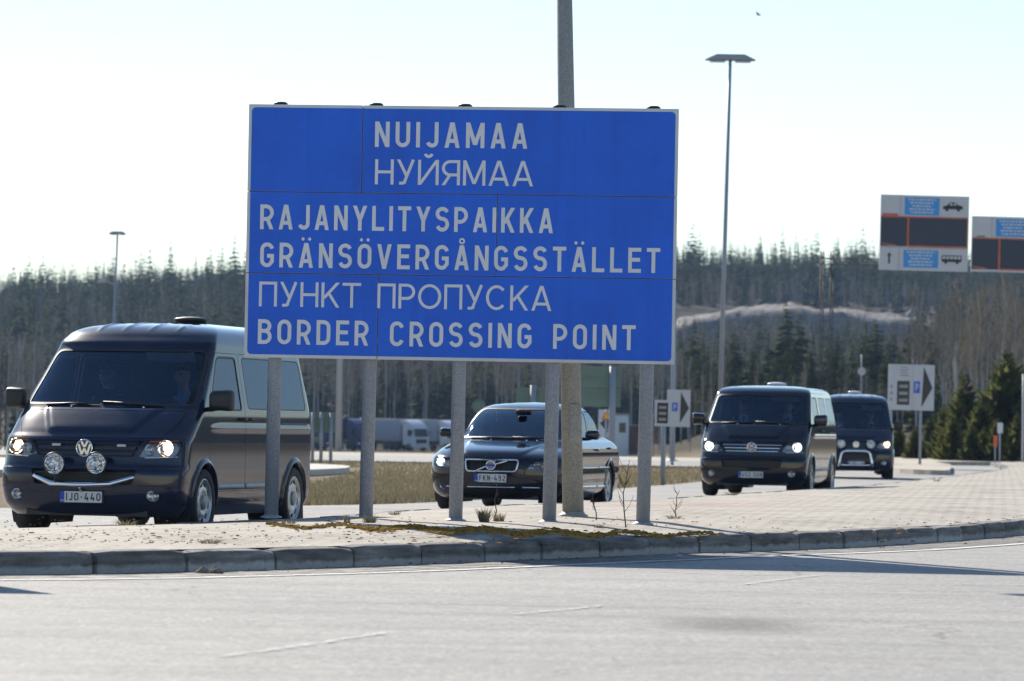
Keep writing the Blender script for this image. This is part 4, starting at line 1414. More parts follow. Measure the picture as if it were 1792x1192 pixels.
    # dashboard, seats, wheel, visors
    b = MB(); b.box((0, 1.04, 1.13), (1.66, .55, .22), 0, Matrix.Rotation(.10, 3, 'X'), .06); b.box((.39, 1.27, 1.235), (.42, .22, .10), 0, None, .045)
    b.build('dashboard', M_['trimgrey'], van)
    for x_ in (-.40, .40): seat(van, x_, 1.80, .86, M_['dark'])
    steering_wheel(van, (.40, 1.37, 1.20), .19, R(-58))
    b = MB(); b.box((.40, 1.42, zt - .055), (.50, .02, .15), 0, Matrix.Rotation(.55, 3, 'X'), .008); b.build('sun_visor', M_['visor'], van)
    b = MB(); b.box((-.42, 1.47, zt - .02), (.46, .02, .10), 0, Matrix.Rotation(1.1, 3, 'X'), .008); b.build('sun_visor', M_['trimgrey'], van)
    b = MB(); b.box((.0, 1.33, zt - .10), (.24, .04, .07), 0, None, .02); b.build('rear_view_mirror', M_['black'], van)
    wiper(van, sh, [(-.62, 1.285), (-.35, 1.30), (-.05, 1.30)]); wiper(van, sh, [(-.02, 1.315), (.30, 1.305), (.62, 1.285)])
    for x_ in (-.33, .42):
        b = MB(); b.ball((x_, sh.fy(x_, 1.262) - .02, 1.268), .012, 0, 8); b.build('washer_jet', M_['chrome'], van)
    for s in (1, -1):
        mirror(van, s, s * .965, .98, 1.35, M_['black'] if kit.get('black_mirror', True) else paint, .245, .23)
        for yw in wy: wheel(van, s * .845, yw, wr, .225, .232, kit.get('wheels', 'steel'))
    for s in (1, -1):
        side_strip(van, sh, s, 4.48, 4.58, .95, 1.45, .006, 'tail_light', M_['redlens'], 4)
        b = MB(); b.box((s * (sh.sx(4.48, 1.46) - .01), 4.52, 1.40), (.03, .05, .10), 0, None, .01); b.build('hinge', M_['black'], van)
        b = MB(); b.prism([(-.12 + s * .80, .12), (.12 + s * .80, .12), (.11 + s * .80, .42), (-.11 + s * .80, .42)], 4.34, 4.36); b.build('mud_flap', M_['rubber'], van)
    # roof vent
    zr = 2.168 if high else 1.97
    b = MB(); yv = 3.2
    b.lathe([(.165, -.03), (.165, .022), (.175, .026), (.175, .05), (.155, .058), (.08, .072), (0, .076)], 24, 0, Matrix.Translation((.0, yv, zr)))
    b.build('roof_vent', M_[kit.get('vent', 'black')], van)
    number_plate(van, plate_text, (.0, -.022, .385))
    b = MB(); b.box((0, .0, .385), (.46, .03, .13), 0, None, .01); b.build('plate_holder', M_['black'], van)
    if kit.get('light_bar'):     # bent chrome bar carrying two round spot lamps
        b = MB(); b.tube([(-.53, .10, .585), (-.50, .03, .580), (-.30, -.055, .515), (-.05, -.075, .505), (.05, -.075, .505), (.30, -.055, .515), (.50, .03, .580), (.53, .10, .585)], .026, 12)
        b.tube([(0, -.07, .50), (0, -.03, .44)], .014, 8)
        bar = b.build('light_bar', M_['chrome'], van)
        spots = [(-.245, .705), (.185, .715)]
    if kit.get('bull_bar'):
        b = MB(); pts = []
        for p in [(-.42, .30), (-.40, .42), (-.36, .62), (-.32, .68), (-.24, .70), (.24, .70), (.32, .68), (.36, .62), (.40, .42), (.42, .30)]: pts.append((p[0], -.075, p[1]))
        b.tube(pts, .036, 12); b.tube([(-.40, -.07, .345), (.40, -.07, .345)], .024, 10)
        for s in (1, -1): b.tube([(s * .40, -.07, .40), (s * .40, .1, .38)], .02, 8)
        b.build('bull_bar', M_['chrome'], van)
        spots = [(-.37, .87), (.37, .87)]
    if kit.get('light_bar') or kit.get('bull_bar'):
        for x_, z_ in spots:
            y_ = -.13 if kit.get('light_bar') else -.11
            M = Matrix.Translation((x_, y_, z_)) @ Matrix.Rotation(math.pi / 2, 4, 'X')
            b = MB(); r_ = .112
            b.lathe([(0, -.11), (.05, -.105), (r_ * .8, -.06), (r_, -.02), (r_ * 1.02, .0), (r_ * .93, .012), (r_ * .92, -.004)], 28, 0, M)
            b.tube([(x_, y_ + .02, z_ - r_ * .95), (x_, y_ + .05, z_ - r_ * 1.25), (x_, y_ + .06, .52 if kit.get('light_bar') else .72)], .014, 8)
            sp_ = b.build('spot_lamp', M_['black'], van)
            b = MB(); b.lathe([(.02, -.07), (.06, -.055), (r_ * .9, -.008)], 26, 0, M); b.lathe([(0, -.03), (.018, -.03), (.02, -.07)], 12, 0, M); b.build('reflector', M_['spotmirror'], sp_)
            b = MB(); b.lathe([(0, .012), (r_ * .5, .010), (r_ * .92, .002)], 26, 0, M); b.build('lens', M_['lens'], sp_)
    return van, sh

def mat_spot():
    m, nt, bs = new_mat('faceted_spot_reflector')
    tc = nt.nodes.new('ShaderNodeTexCoord'); v = nt.nodes.new('ShaderNodeTexVoronoi'); v.inputs['Scale'].default_value = 24
    nt.links.new(tc.outputs['Object'], v.inputs['Vector'])
    bs.inputs['Base Color'].default_value = (.85, .86, .88, 1); bs.inputs['Metallic'].default_value = 1; bs.inputs['Roughness'].default_value = .12
    bump(nt, bs, v.outputs['Distance'], .35, .02)
    return m
M_['spotmirror'] = mat_spot()
M_['housing'] = pm('headlight_housing', (.20, .21, .23), .25, .8, var=.1)
M_['palelens'] = pm('pale_flasher_lens', (.55, .55, .52), .3, var=.05)
M_['whitevent'] = pm('white_vent', (.72, .74, .76), .3, var=.04)
P_GREY = paint_mat('slate_blue_paint', (.007, .012, .036), .035, .30, 1.0)
P_BLACK = paint_mat('blue_black_paint', (.003, .004, .012), .02, .14, 1.0)
P_NAVY = paint_mat('dark_navy_paint', (.005, .009, .030), .04, .2, 1.0)

d1 = 39.0
v1, sh1 = make_van('van', 'slate grey high roof van with two round spot lamps on a bent chrome bar', (at(143, 869, d1).x, d1, 0), R(14.1), True, P_GREY, 'IJO-440',
                   dict(light_bar=1, flashers=1), (True, True, 'bulb'), group='convoy of dark vehicles')
d2 = 69.8
v2, sh2 = make_van('van', 'glossy blue black low roof van with chrome grille lines and lit headlights', (at(1314, 830, d2).x, d2, 0), R(11.5), False, P_BLACK, 'USZ-508',
                   dict(chrome_bars=1, vent='whitevent', black_mirror=False, wheels='alloy'), (True, True, 'xenon'), group='convoy of dark vehicles')
d3 = 100.5
v3, sh3 = make_van('van', 'dark navy high roof van with chrome bull bar following at the rear', (at(1498, 780, d3).x, d3, 0), R(4.0), True, P_NAVY, 'LZF-311',
                   dict(bull_bar=1, vent='whitevent'), (True, False, 'bulb'), group='convoy of dark vehicles')
# ------------------------------------------------------------------ the dark saloon car
SALOON = [(.17, .20, .80, .55, 2.4, 4.62, .5, 2.6), (.20, .12, .84, .58, 2.45, 4.70, .45, 2.6), (.27, .05, .885, .60, 2.5, 4.78, .42, 2.6),
          (.38, .01, .915, .60, 2.6, 4.83, .40, 2.6), (.48, .00, .925, .60, 2.6, 4.85, .40, 2.6), (.58, .00, .928, .62, 2.6, 4.855, .42, 2.6),
          (.66, .015, .930, .66, 2.55, 4.85, .44, 2.6), (.72, .05, .930, .72, 2.5, 4.84, .46, 2.6), (.77, .13, .928, .80, 2.45, 4.83, .48, 2.6),
          (.81, .27, .925, .84, 2.4, 4.82, .50, 2.6), (.85, .50, .918, .84, 2.4, 4.81, .52, 2.6), (.89, .80, .905, .80, 2.4, 4.79, .55, 2.6),
          (.925, 1.08, .885, .72, 2.4, 4.76, .58, 2.6), (.955, 1.27, .855, .62, 2.35, 4.70, .60, 2.6), (.98, 1.36, .82, .54, 2.3, 4.60, .55, 2.5),
          (1.00, 1.41, .80, .48, 2.3, 4.42, .45, 2.4), (1.03, 1.47, .785, .44, 2.3, 4.12, .40, 2.4), (1.10, 1.60, .765, .40, 2.25, 3.98, .38, 2.4),
          (1.18, 1.75, .755, .38, 2.25, 3.85, .36, 2.4), (1.26, 1.91, .738, .36, 2.2, 3.70, .36, 2.4), (1.33, 2.06, .716, .36, 2.2, 3.56, .36, 2.4),
          (1.38, 2.19, .69, .38, 2.2, 3.44, .38, 2.4), (1.42, 2.33, .65, .40, 2.3, 3.33, .40, 2.4), (1.45, 2.48, .585, .42, 2.4, 3.25, .4, 2.4),
          (1.47, 2.62, .49, .40, 2.4, 3.18, .36, 2.4), (1.483, 2.76, .35, .30, 2.3, 3.08, .25, 2.3), (1.49, 2.88, .16, .16, 2.2, 3.0, .12, 2.2), (1.493, 2.93, .001, .01, 2, 2.95, .01, 2)]
def saloon_disp(P):
    P = P.copy(); x, y, z = P[..., 0], P[..., 1], P[..., 2]; ax = np.abs(x)
    m = sstep(.74, .80, z) * (1 - sstep(.93, .965, z)) * (y < 1.9)
    xc = np.interp(z, [.74, .96], [.36, .60])
    P[..., 2] += m * .022 * (1 - sstep(-.03, .03, ax - xc))
    flank = sstep(1.0, 1.6, y) * (1 - sstep(4.2, 4.7, y)) * (ax > .85)
    P[..., 0] += np.sign(x) * flank * (.014 * np.exp(-((z - .86) / .03) ** 2) - .012 * np.exp(-((z - .62) / .08) ** 2))
    return P

def make_saloon(label, loc, psi, paint, plate_text, group):
    car = empty('saloon_car', loc, -psi, label, 'car', group)
    sh = Shell(SALOON, disp=saloon_disp)
    bm = sh.bm()
    wy, wr = (.95, 3.785), .325
    ws = rpoly([(-.81, .985), (.81, .985), (.655, 1.405), (-.655, 1.405)], [.04, .04, .10, .10], 4)
    window(bm, ws, 'front', 'windscreen', car, M_['carscreen'], M_['black'], .02, -.005, ylim=(1.2, 2.7))
    for s, ax in ((1, 'side+'), (-1, 'side-')):
        w1 = rpoly([(1.98, .995), (2.80, 1.0), (2.80, 1.385), (2.52, 1.36), (2.25, 1.24)], [.03, .04, .04, .06, 0], 3)
        w2 = rpoly([(2.87, 1.0), (3.78, 1.015), (3.62, 1.16), (3.40, 1.30), (3.20, 1.38), (2.87, 1.387)], [.04, .03, 0, 0, .05, .04], 3)
        g1 = window(bm, w1, ax, 'side_window', car, M_['sideglass'], M_['black'], .014, -.004, ylim=(1.4, 4.3))
        g2 = window(bm, w2, ax, 'side_window', car, M_['sideglass'], M_['black'], .014, -.004, ylim=(1.4, 4.3))
        d1 = rpoly([(1.40, .30), (2.835, .30), (2.835, 1.40), (2.50, 1.38), (1.92, 1.0), (1.50, .93), (1.38, .70)], [.10, .03, .03, .05, .05, .03, 0], 3)
        d2 = rpoly([(2.848, .30), (3.42, .30), (3.72, .62), (3.86, 1.0), (3.42, 1.32), (3.2, 1.40), (2.848, 1.40)], [.03, .06, .10, .05, 0, .05, .03], 3)
        a = panel_cut(bm, d1, ax, 'front_door', car, paint, .004, ylim=(.9, 3.2)); g1.parent = a
        c = panel_cut(bm, d2, ax, 'rear_door', car, paint, .004, ylim=(2.6, 4.1)); g2.parent = c
        handle(a, sh, s, 2.66, .84, .17, paint); handle(c, sh, s, 3.62, .86, .17, paint)
        side_strip(a, sh, s, 1.45, 2.82, .315, .345, .012, 'chrome_strip', M_['chrome'])
        side_strip(c, sh, s, 2.86, 3.44, .315, .345, .012, 'chrome_strip', M_['chrome'])
        side_strip(a, sh, s, 1.46, 2.82, .585, .605, .010, 'rub_strip', M_['chromedim'])
        side_strip(c, sh, s, 2.86, 3.64, .585, .605, .010, 'rub_strip', M_['chromedim'])
        for yw in wy:
            cir = [(yw + .355 * math.cos(R(q)), .335 + .355 * math.sin(R(q))) for q in range(0, 360, 15)]
            ins, fc = cut(bm, cir, ax, ylim=(.2, 4.8)); bmesh.ops.delete(bm, geom=ins, context='FACES')
            arch_lip(car, sh, s, yw, .335, .353, paint, .04, .012)
        # headlight
        hp = rpoly([(s * .475, .575), (s * .84, .605), (s * .885, .68), (s * .86, .735), (s * .60, .715), (s * .52, .665)], [.02, .03, .03, .03, .03, .03], 2)
        ins, fc = cut(bm, hp, 'front', ylim=(-.1, 1.0))
        b = MB(); fpatch(sh, [(s * .47, .57), (s * .88, .59), (s * .88, .745), (s * .54, .725)], -.07, .01, 10, 4, 0, b); house = b.build('headlight', M_['housing'], car)
        b = MB(); cx, cz = s * .74, .66; lamp_bowl(b, (cx, sh.fy(cx, cz) + .02, cz), .058, .045, True, None); b.build('main_beam', [M_['spotmirror'], M_['xenon']], house)
        b = MB(); cx, cz = s * .60, .642; lamp_bowl(b, (cx, sh.fy(cx, cz) + .015, cz), .045, .04, False, None); b.build('reflector', [M_['chromedim'], M_['chromedim']], house)
        b = MB(); b.ball((s * .66, sh.fy(.66, .62) + .02, .618), .018, 0, 8); b.build('indicator', M_['amberlit'], house)
        extract(bm, ins, 'lens', M_['lens'], house)
        cx, cz = s * .70, .335
        b = MB(); lamp_bowl(b, (cx, sh.fy(cx, cz) - .002, cz), .052, .03, False, None); b.build('fog_lamp', [M_['chrome'], M_['chromedim']], car)
        b = MB(); b.tube([(s * x_, sh.fy(x_, .335) - .006, .335) for x_ in np.linspace(.42, .64, 7)], .009, 6); b.build('bumper_trim', M_['chrome'], car)
        mirror(car, s, s * .93, 1.80, 1.05, paint, .20, .15)
        for yw in wy: wheel(car, s * .79, yw, wr, .215, .222, 'alloy')
        side_strip(car, sh, s, 4.55, 4.80, .72, .92, .006, 'tail_light', M_['redlens'], 5)
    # grille with chrome surround and diagonal bar
    gp = rpoly([(-.335, .545), (.335, .545), (.365, .70), (-.365, .70)], .04, 3)
    ins, fc = cut(bm, gp, 'front', ylim=(-.1, .4)); bmesh.ops.delete(bm, geom=ins, context='FACES')
    b = MB(); fpatch(sh, [(-.37, .53), (.37, .53), (.39, .715), (-.39, .715)], -.05, .02, 14, 3, 0, b)
    for k in range(9):
        x_ = -.32 + .08 * k; fpatch(sh, [(x_ - .006, .55), (x_ + .006, .55), (x_ + .006, .70), (x_ - .006, .70)], -.025, .03, 1, 2, 0, b)
    for k in range(4):
        z_ = .575 + .032 * k; fpatch(sh, [(-.345, z_ - .003), (.345, z_ - .003), (.35, z_ + .003), (-.35, z_ + .003)], -.022, .02, 10, 1, 0, b)
    gr = b.build('grille', M_['black'], car)
    b = MB(); b.tube([(x_, sh.fy(x_, z_) - .004, z_) for x_, z_ in gp], .013, 8, closed=True); b.build('grille_surround', M_['chrome'], gr)
    b = MB(); b.tube([(x_, sh.fy(x_, z_) - .008, z_) for x_, z_ in ((-.20, .553), (-.08, .605), (.08, .645), (.22, .692))], .013, 6); b.build('diagonal_bar', M_['chrome'], gr)
    M = Matrix.Translation((0, -.02, .625)) @ Matrix.Rotation(math.pi / 2, 4, 'X')
    b = MB(); b.lathe([(0, .002), (.05, .002)], 24, 2, M); b.lathe([(.048, -.01), (.05, .012), (.06, .016), (.068, .010), (.07, -.01)], 26, 0, M)
    a_ = R(45); b.tube([M @ Vector((.062 * math.cos(a_), .062 * math.sin(a_), .008)), M @ Vector((.10 * math.cos(a_), .10 * math.sin(a_), .008))], [.012, .002], 6)
    b.add([M @ Vector(v) for v in ((-.062, -.014, .018), (.062, -.014, .018), (.062, .014, .018), (-.062, .014, .018))], [(0, 1, 2, 3)], 1)
    b.build('badge', [M_['chrome'], M_['badgeblue'], M_['housing']], gr)
    # lower intake
    lp = rpoly([(-.40, .215), (.40, .215), (.44, .315), (-.44, .315)], .03, 2)
    ins, fc = cut(bm, lp, 'front', ylim=(-.1, .5)); bmesh.ops.delete(bm, geom=ins, context='FACES')
    b = MB(); fpatch(sh, [(-.43, .205), (.43, .205), (.46, .325), (-.46, .325)], -.05, .02, 14, 2, 0, b)
    for z_ in (.24, .275): fpatch(sh, [(-.42, z_ - .006), (.42, z_ - .006), (.42, z_ + .006), (-.42, z_ + .006)], -.02, .02, 14, 1, 0, b)
    it = b.build('air_intake', M_['black'], car)
    b = MB(); b.tube([(x_, sh.fy(x_, .335) - .005, .335) for x_ in np.linspace(-.32, .32, 15)], .010, 6); b.build('bumper_trim', M_['chrome'], car)
    hd = rpoly([(-.40, .725), (.40, .725), (.70, .80), (.77, .93), (-.77, .93), (-.70, .80)], [.02, .02, .05, .03, .03, .05], 2)
    panel_cut(bm, hd, 'front', 'hood', car, paint, .0035, ylim=(-.1, 1.6))
    lin = [f for f in bm.faces if f.calc_center_median().z > .9 and f.calc_center_median().z < 1.43 and 1.55 < f.calc_center_median().y < 4.2]
    extract(bm, lin, 'cabin_lining', M_['dark'], car, -.03, remove=False)
    # rear window
    rw = rpoly([(-.62, 1.05), (.62, 1.05), (.48, 1.39), (-.48, 1.39)], .06, 3)
    extract(bm, list(bm.faces), 'body', paint, car)
    bm.free()
    b = MB(); b.box((0, 2.4, .28), (1.5, 4.1, .14)); b.box((0, 2.4, .5), (1.0, 4.2, .4)); b.box((0, 2.7, .62), (1.62, 2.6, .05)); b.box((0, .36, .20), (1.2, .35, .06))
    for yw in wy:
        for s in (1, -1): well(b, s * .90, s * .52, yw, .335, .375)
    b.build('underbody', M_['black'], car)
    b = MB(); b.box((0, 1.82, .88), (1.45, .6, .16), 0, Matrix.Rotation(.08, 3, 'X'), .05); b.box((.36, 2.0, .97), (.36, .2, .07), 0, None, .03); b.build('dashboard', M_['trimgrey'], car)
    for x_ in (-.36, .36): seat(car, x_, 2.45, .62, M_['beigeseat'])
    steering_wheel(car, (.36, 2.10, .93), .185, R(-66))
    b = MB(); b.box((0, 2.10, 1.36), (.22, .04, .05), 0, None, .02); b.box((0, 1.99, 1.36), (.12, .1, .05), 0, None, .02); b.build('rear_view_mirror', M_['black'], car)
    for x_ in (-.28, .22, .36):
        b = MB(); b.ball((x_, sh.fy(x_, .955) - .02, .962), .012, 0, 8); b.build('washer_jet', M_['chrome'], car)
    wiper(car, sh, [(-.60, .985), (-.30, .995), (.02, .99)]); wiper(car, sh, [(.0, 1.0), (.30, 1.0), (.60, .985)])
    number_plate(car, plate_text, (0, -.03, .455)); b = MB(); b.box((0, -.01, .455), (.46, .03, .13), 0, None, .01); b.build('plate_holder', M_['black'], car)
    return car, sh
M_['carscreen'] = glass_mat('car_windscreen_glass', (.60, .68, .76), 1.0, 1.85, (.68, .84, 1.0))
M_['amberlit'] = pm('amber_indicator', (.8, .35, .05), .3, var=0)
M_['badgeblue'] = pm('badge_enamel_blue', (.02, .05, .30), .3, var=0)
M_['beigeseat'] = pm('dark_leather', (.05, .05, .052), .6, var=.1)
P_CAR = paint_mat('black_blue_car_paint', (.004, .006, .015), .03, .16, 1.0)
dc = 53.4
car, shc = make_saloon('glossy black saloon car with chrome grille and lit headlights between the sign posts', (at(859, 840, dc).x, dc, 0), R(11.8), P_CAR, 'FKN-492', 'convoy of dark vehicles')
# ------------------------------------------------------------------ people seated in the vehicles
M_['skin'] = pm('skin', (.55, .33, .25), .55, var=.08, vscale=12)
M_['suit'] = pm('dark_suit_cloth', (.014, .016, .024), .85, var=.15, vscale=20)
M_['whiteshirt'] = pm('white_shirt', (.66, .67, .70), .8, var=.05)
M_['blueshirt'] = pm('light_blue_shirt', (.26, .38, .56), .8, var=.06)
M_['hairdark'] = pm('dark_hair', (.03, .022, .016), .6, var=.25, vscale=40)
M_['tie'] = pm('dark_tie', (.02, .022, .05), .6, var=.1)
M_['eye'] = pm('eye', (.03, .025, .02), .2, var=0)
M_['lips'] = pm('lips', (.30, .12, .10), .5, var=0)

def body_mesh(driver):
    V, E, RD = [], [], []
    def ad(p, r, par=None):
        V.append(p); RD.append(r if hasattr(r, '__len__') else (r, r))
        if par is not None: E.append((par, len(V) - 1))
        return len(V) - 1
    pel = ad((0, 0, .10), (.15, .11))
    sp = ad((0, .03, .27), (.135, .10), pel); ch = ad((0, .045, .43), (.155, .105), sp)
    nb = ad((0, .04, .555), (.075, .065), ch); nk = ad((0, .02, .635), (.055, .055), nb)
    hd = ad((0, -.005, .72), (.075, .085), nk); ad((0, 0, .80), (.075, .09), hd)
    for s in (1, -1):
        sh = ad((s * .165, .05, .50), .062, ch)
        if driver: el, wr, pa = (s * .265, -.10, .32), (s * .185, -.33, .385), (s * .165, -.40, .42)
        else: el, wr, pa = (s * .255, .0, .25), (s * .13, -.23, .19), (s * .09, -.30, .18)
        up = ad(tuple((Vector((s * .20, .05, .49)) + Vector(el)) / 2), .05, sh)
        e = ad(el, .042, up); w_ = ad(wr, .028, e); p = ad(pa, (.035, .022), w_)
        pv = Vector(pa); d = (pv - Vector(wr)).normalized(); side = d.cross(Vector((0, 0, 1))).normalized()
        for k, (o_, ln) in enumerate(((-.03, .055), (-.01, .07), (.012, .066), (.03, .05))):
            a = pv + d * .03 + side * o_
            f1 = ad(tuple(a), .011, p)
            f2 = ad(tuple(a + d * ln * .55 + Vector((0, 0, -.006))), .009, f1)
            ad(tuple(a + d * ln * .8 + Vector((0, 0, -.03))), .008, f2)
        t = pv + d * -.01 - side * s * .035
        t1 = ad(tuple(t), .012, p); ad(tuple(t + d * .045 - side * s * .02 + Vector((0, 0, .012))), .009, t1)
        hp = ad((s * .095, -.04, .09), .095, pel); th = ad((s * .12, -.27, .11), .082, hp)
        kn = ad((s * .14, -.47, .12), .06, th); sn = ad((s * .14, -.50, -.10), .052, kn); an = ad((s * .14, -.47, -.32), .04, sn)
        ft = ad((s * .145, -.58, -.36), .042, an); ad((s * .15, -.68, -.375), .032, ft)
    me = bpy.data.meshes.new('tmp'); me.from_pydata(V, E, [])
    o = bpy.data.objects.new('tmp', me); scene.collection.objects.link(o)
    sk = o.modifiers.new('s', 'SKIN'); sk.use_smooth_shade = True
    for i, sv in enumerate(me.skin_vertices[0].data):
        sv.radius = RD[i]; sv.use_root = (i == 0)
    ss = o.modifiers.new('u', 'SUBSURF'); ss.levels = 3; ss.render_levels = 3
    dg = bpy.context.evaluated_depsgraph_get(); dg.update()
    ev = o.evaluated_get(dg); res = bpy.data.meshes.new_from_object(ev)
    bpy.data.objects.remove(o); bpy.data.meshes.remove(me)
    n = len(res.vertices); co = np.empty(n * 3, np.float32); res.vertices.foreach_get('co', co); co = co.reshape(-1, 3).astype(float)
    hc = np.array([0, -.012, .765])
    head = (co[:, 2] > .655) & (np.abs(co[:, 0]) < .14)
    d = co - hc; d /= np.maximum(np.linalg.norm(d, axis=1, keepdims=True), 1e-6)
    r = 1 / np.sqrt((d[:, 0] / .076)**2 + (d[:, 1] / .096)**2 + (d[:, 2] / .118)**2)
    def gs(v, w_): v = np.array(v, float); v /= np.linalg.norm(v); return np.exp(-(np.arccos(np.clip(d @ v, -1, 1)) / w_)**2)
    r = r + .024 * gs((0, -1, -.18), .15) + .010 * gs((0, -1, .06), .12) + .012 * gs((0, -.85, -.85), .28)
    r = r + .010 * gs((0, -1, .33), .35) - .014 * (gs((.38, -1, .10), .17) + gs((-.38, -1, .10), .17)) + .006 * gs((0, -1, -.52), .14)
    r = r + .020 * (gs((1, .12, -.02), .19) + gs((-1, .12, -.02), .19))
    bl = np.clip((co[:, 2] - .655) / .045, 0, 1)[:, None]
    new = hc + d * r[:, None]
    co = np.where(head[:, None], co * (1 - bl) + new * bl, co)
    res.vertices.foreach_set('co', co.astype(np.float32).ravel()); res.update()
    res.polygons.foreach_set('use_smooth', np.ones(len(res.polygons), bool))
    return res
BODY = {True: body_mesh(True), False: body_mesh(False)}
for k_, m_ in BODY.items(): m_.name = 'person'; m_.materials.clear(); m_.materials.append(M_['skin'])

def skin_part(me, sel, off, name, mat, parent):
    idx = {}; vs, fs = [], []
    for p in me.polygons:
        c = p.center
        if not sel(c): continue
        q = []
        for vi in p.vertices:
            if vi not in idx:
                idx[vi] = len(vs); v = me.vertices[vi]; vs.append(tuple(v.co + v.normal * off))
            q.append(idx[vi])
        fs.append(q)
    b = MB(); b.add(vs, fs, 0, True)
    return b.build(name, mat, parent)

CLOTH_CACHE = {}
def person(loc, rz, driver, label, shirt, tie, shades=False, turn=0, open_collar=False):
    me = BODY[driver]
    o = link(bpy.data.objects.new('person', me)); o.location = loc; o.rotation_euler = (0, 0, rz)
    tag(o, label, 'person', 'people riding in the convoy')
    hx = (.165, -.40, .42) if driver else (.09, -.30, .18)
    def hand(c): return (Vector((abs(c.x), c.y, c.z)) - Vector(hx)).length < .115
    vw = lambda z: max(0, (z - .30)) * (.34 if not open_collar else .42)
    key = (driver, shirt, tie, open_collar)
    def mk(name, sel, off, mat):
        k = key + (name,)
        if k in CLOTH_CACHE: return link(bpy.data.objects.new(name, CLOTH_CACHE[k]), o)
        p = skin_part(me, sel, off, name, mat, o); CLOTH_CACHE[k] = p.data; return p
    mk('jacket', lambda c: .10 < c.z < .585 and not hand(c) and c.y > -.42 and not (c.z < .2 and c.y < -.12 and not driver) and not (c.y < .03 and abs(c.x) < vw(c.z)) and (c.z > .16 or abs(c.x) < .2), .015, M_['suit'])
    mk('trousers', lambda c: c.z < .17 and c.y < .2 and not hand(c) and c.z > -.33, .010, M_['suit'])
    mk('shirt', lambda c: .27 < c.z < .62 and abs(c.x) < .13 and (c.y < .06 or c.z > .545), .008, M_[shirt])
    if tie: mk('tie', lambda c: .28 < c.z < .575 and abs(c.x) < .022 and c.y < .02, .014, M_['tie'])
    mk('shoe', lambda c: c.z < -.32, .006, M_['black'])
    mk('hair', lambda c: c.z > .70 and (c.z > .818 - max(0, c.y) * .3 or (c.y > .012 and c.z > .74) or (c.y > .045)), .009, M_['hairdark'])
    if shades:
        b = MB()
        for s in (1, -1): b.box((s * .034, -.112, .782), (.052, .012, .034), 0, None, .005); b.box((s * .066, -.06, .786), (.006, .11, .008))
        b.box((0, -.116, .788), (.02, .008, .008)); b.build('sunglasses', M_['ink'], o)
    else:
        for s in (1, -1):
            b = MB(); b.ball((s * .032, -.092, .780), (.013, .008, .008), 0, 8); b.build('eye', M_['eye'], o)
    b = MB(); b.ball((0, -.104, .703), (.024, .008, .006), 0, 8); b.build('mouth', M_['lips'], o)
    return o
def seat_in(veh, x, y, z):
    return veh.matrix_basis @ Vector((x, y, z))
bpy.context.view_layer.update()
def ride(veh, psi, y, z, dlabel, plabel, dkw, pkw):
    person(seat_in(veh, .40, y, z), -psi + dkw.pop('rz', 0), True, dlabel, **dkw)
    person(seat_in(veh, -.40, y, z), -psi + pkw.pop('rz', 0), False, plabel, **pkw)
ride(v1, R(14.1), 1.80, .835, 'driver in dark jacket and light blue shirt in the slate grey van', 'front passenger wearing dark sunglasses in the slate grey van',
     dict(shirt='blueshirt', tie=False, rz=-.25, open_collar=True), dict(shirt='suit', tie=False, shades=True, rz=-.3))
ride(v2, R(11.5), 1.80, .835, 'driver in dark suit in the low roof van with chrome grille', 'passenger in dark suit and tie in the low roof van with chrome grille',
     dict(shirt='whiteshirt', tie=True), dict(shirt='whiteshirt', tie=True))
ride(v3, R(4.0), 1.80, .835, 'driver in dark suit behind the wheel of the navy van with bull bar', 'passenger in dark suit and white shirt in the navy van with bull bar',
     dict(shirt='whiteshirt', tie=True), dict(shirt='whiteshirt', tie=False))
# ------------------------------------------------------------------ road signs, gantry, poles, trucks beyond the roundabout
def hor(px): return HOR + (px - W_PX / 2) * math.tan(ROLL)
def zat(px, py, d): return at(px, py, d).z
M_['signgreen'] = pm('green_sign_back', (.15, .21, .17), .6, var=.08)
M_['signwhite'] = pm('white_sign_face', (.50, .50, .52), .5, var=.05)
M_['signbrown'] = pm('dark_brown_sign_symbol', (.045, .035, .032), .6, var=.1)
M_['signgrey'] = pm('grey_sign_row', (.30, .29, .29), .6, var=.1)
M_['pblue'] = pm('parking_blue', (.02, .10, .50), .5, var=.05)
M_['cyanblue'] = pm('light_blue_panel', (.04, .26, .62), .5, var=.06)
M_['orange'] = pm('orange_led_frame', (.55, .12, .03), .5, var=.2)
M_['screen'] = pm('dark_display', (.010, .015, .042), .35, var=.1)
M_['red'] = pm('faded_red', (.50, .10, .10), .6, var=.2)
M_['yellow'] = pm('warning_yellow', (.75, .40, .02), .5, var=.05)

def flat(b, pts, z, mat): b.add([(p[0], p[1], z) for p in pts], [tuple(range(len(pts)))], mat)
def rect(b, x0, y0, x1, y1, z, mat): flat(b, [(x0, y0), (x1, y0), (x1, y1), (x0, y1)], z, mat)

class Board:
    """upright board facing the camera: photo pixels at distance d become local metres on its face"""
    def __init__(s, px0, py0, px1, py1, d):
        s.d, s.cx = d, (px0 + px1) / 2
        p = at(s.cx, (py0 + py1) / 2, d); s.c = p
        s.k = d / F_PX; s.px, s.py = s.cx, (py0 + py1) / 2
        s.w, s.h = (px1 - px0) * s.k, (py1 - py0) * s.k
    def u(s, px): return (px - s.px) * s.k
    def v(s, py): return -(py - s.py) * s.k
def upright(o): return Matrix.Rotation(math.pi / 2, 4, 'X') @ Matrix.Rotation(-ROLL * .6, 4, 'Z')

def post_to(parent, x, y, z0, z1, r, name='post', mat='galv', seg=10):
    b = MB(); b.tube([(x, y, z0), (x, y, z1)], r, seg); return b.build(name, M_[mat], parent)

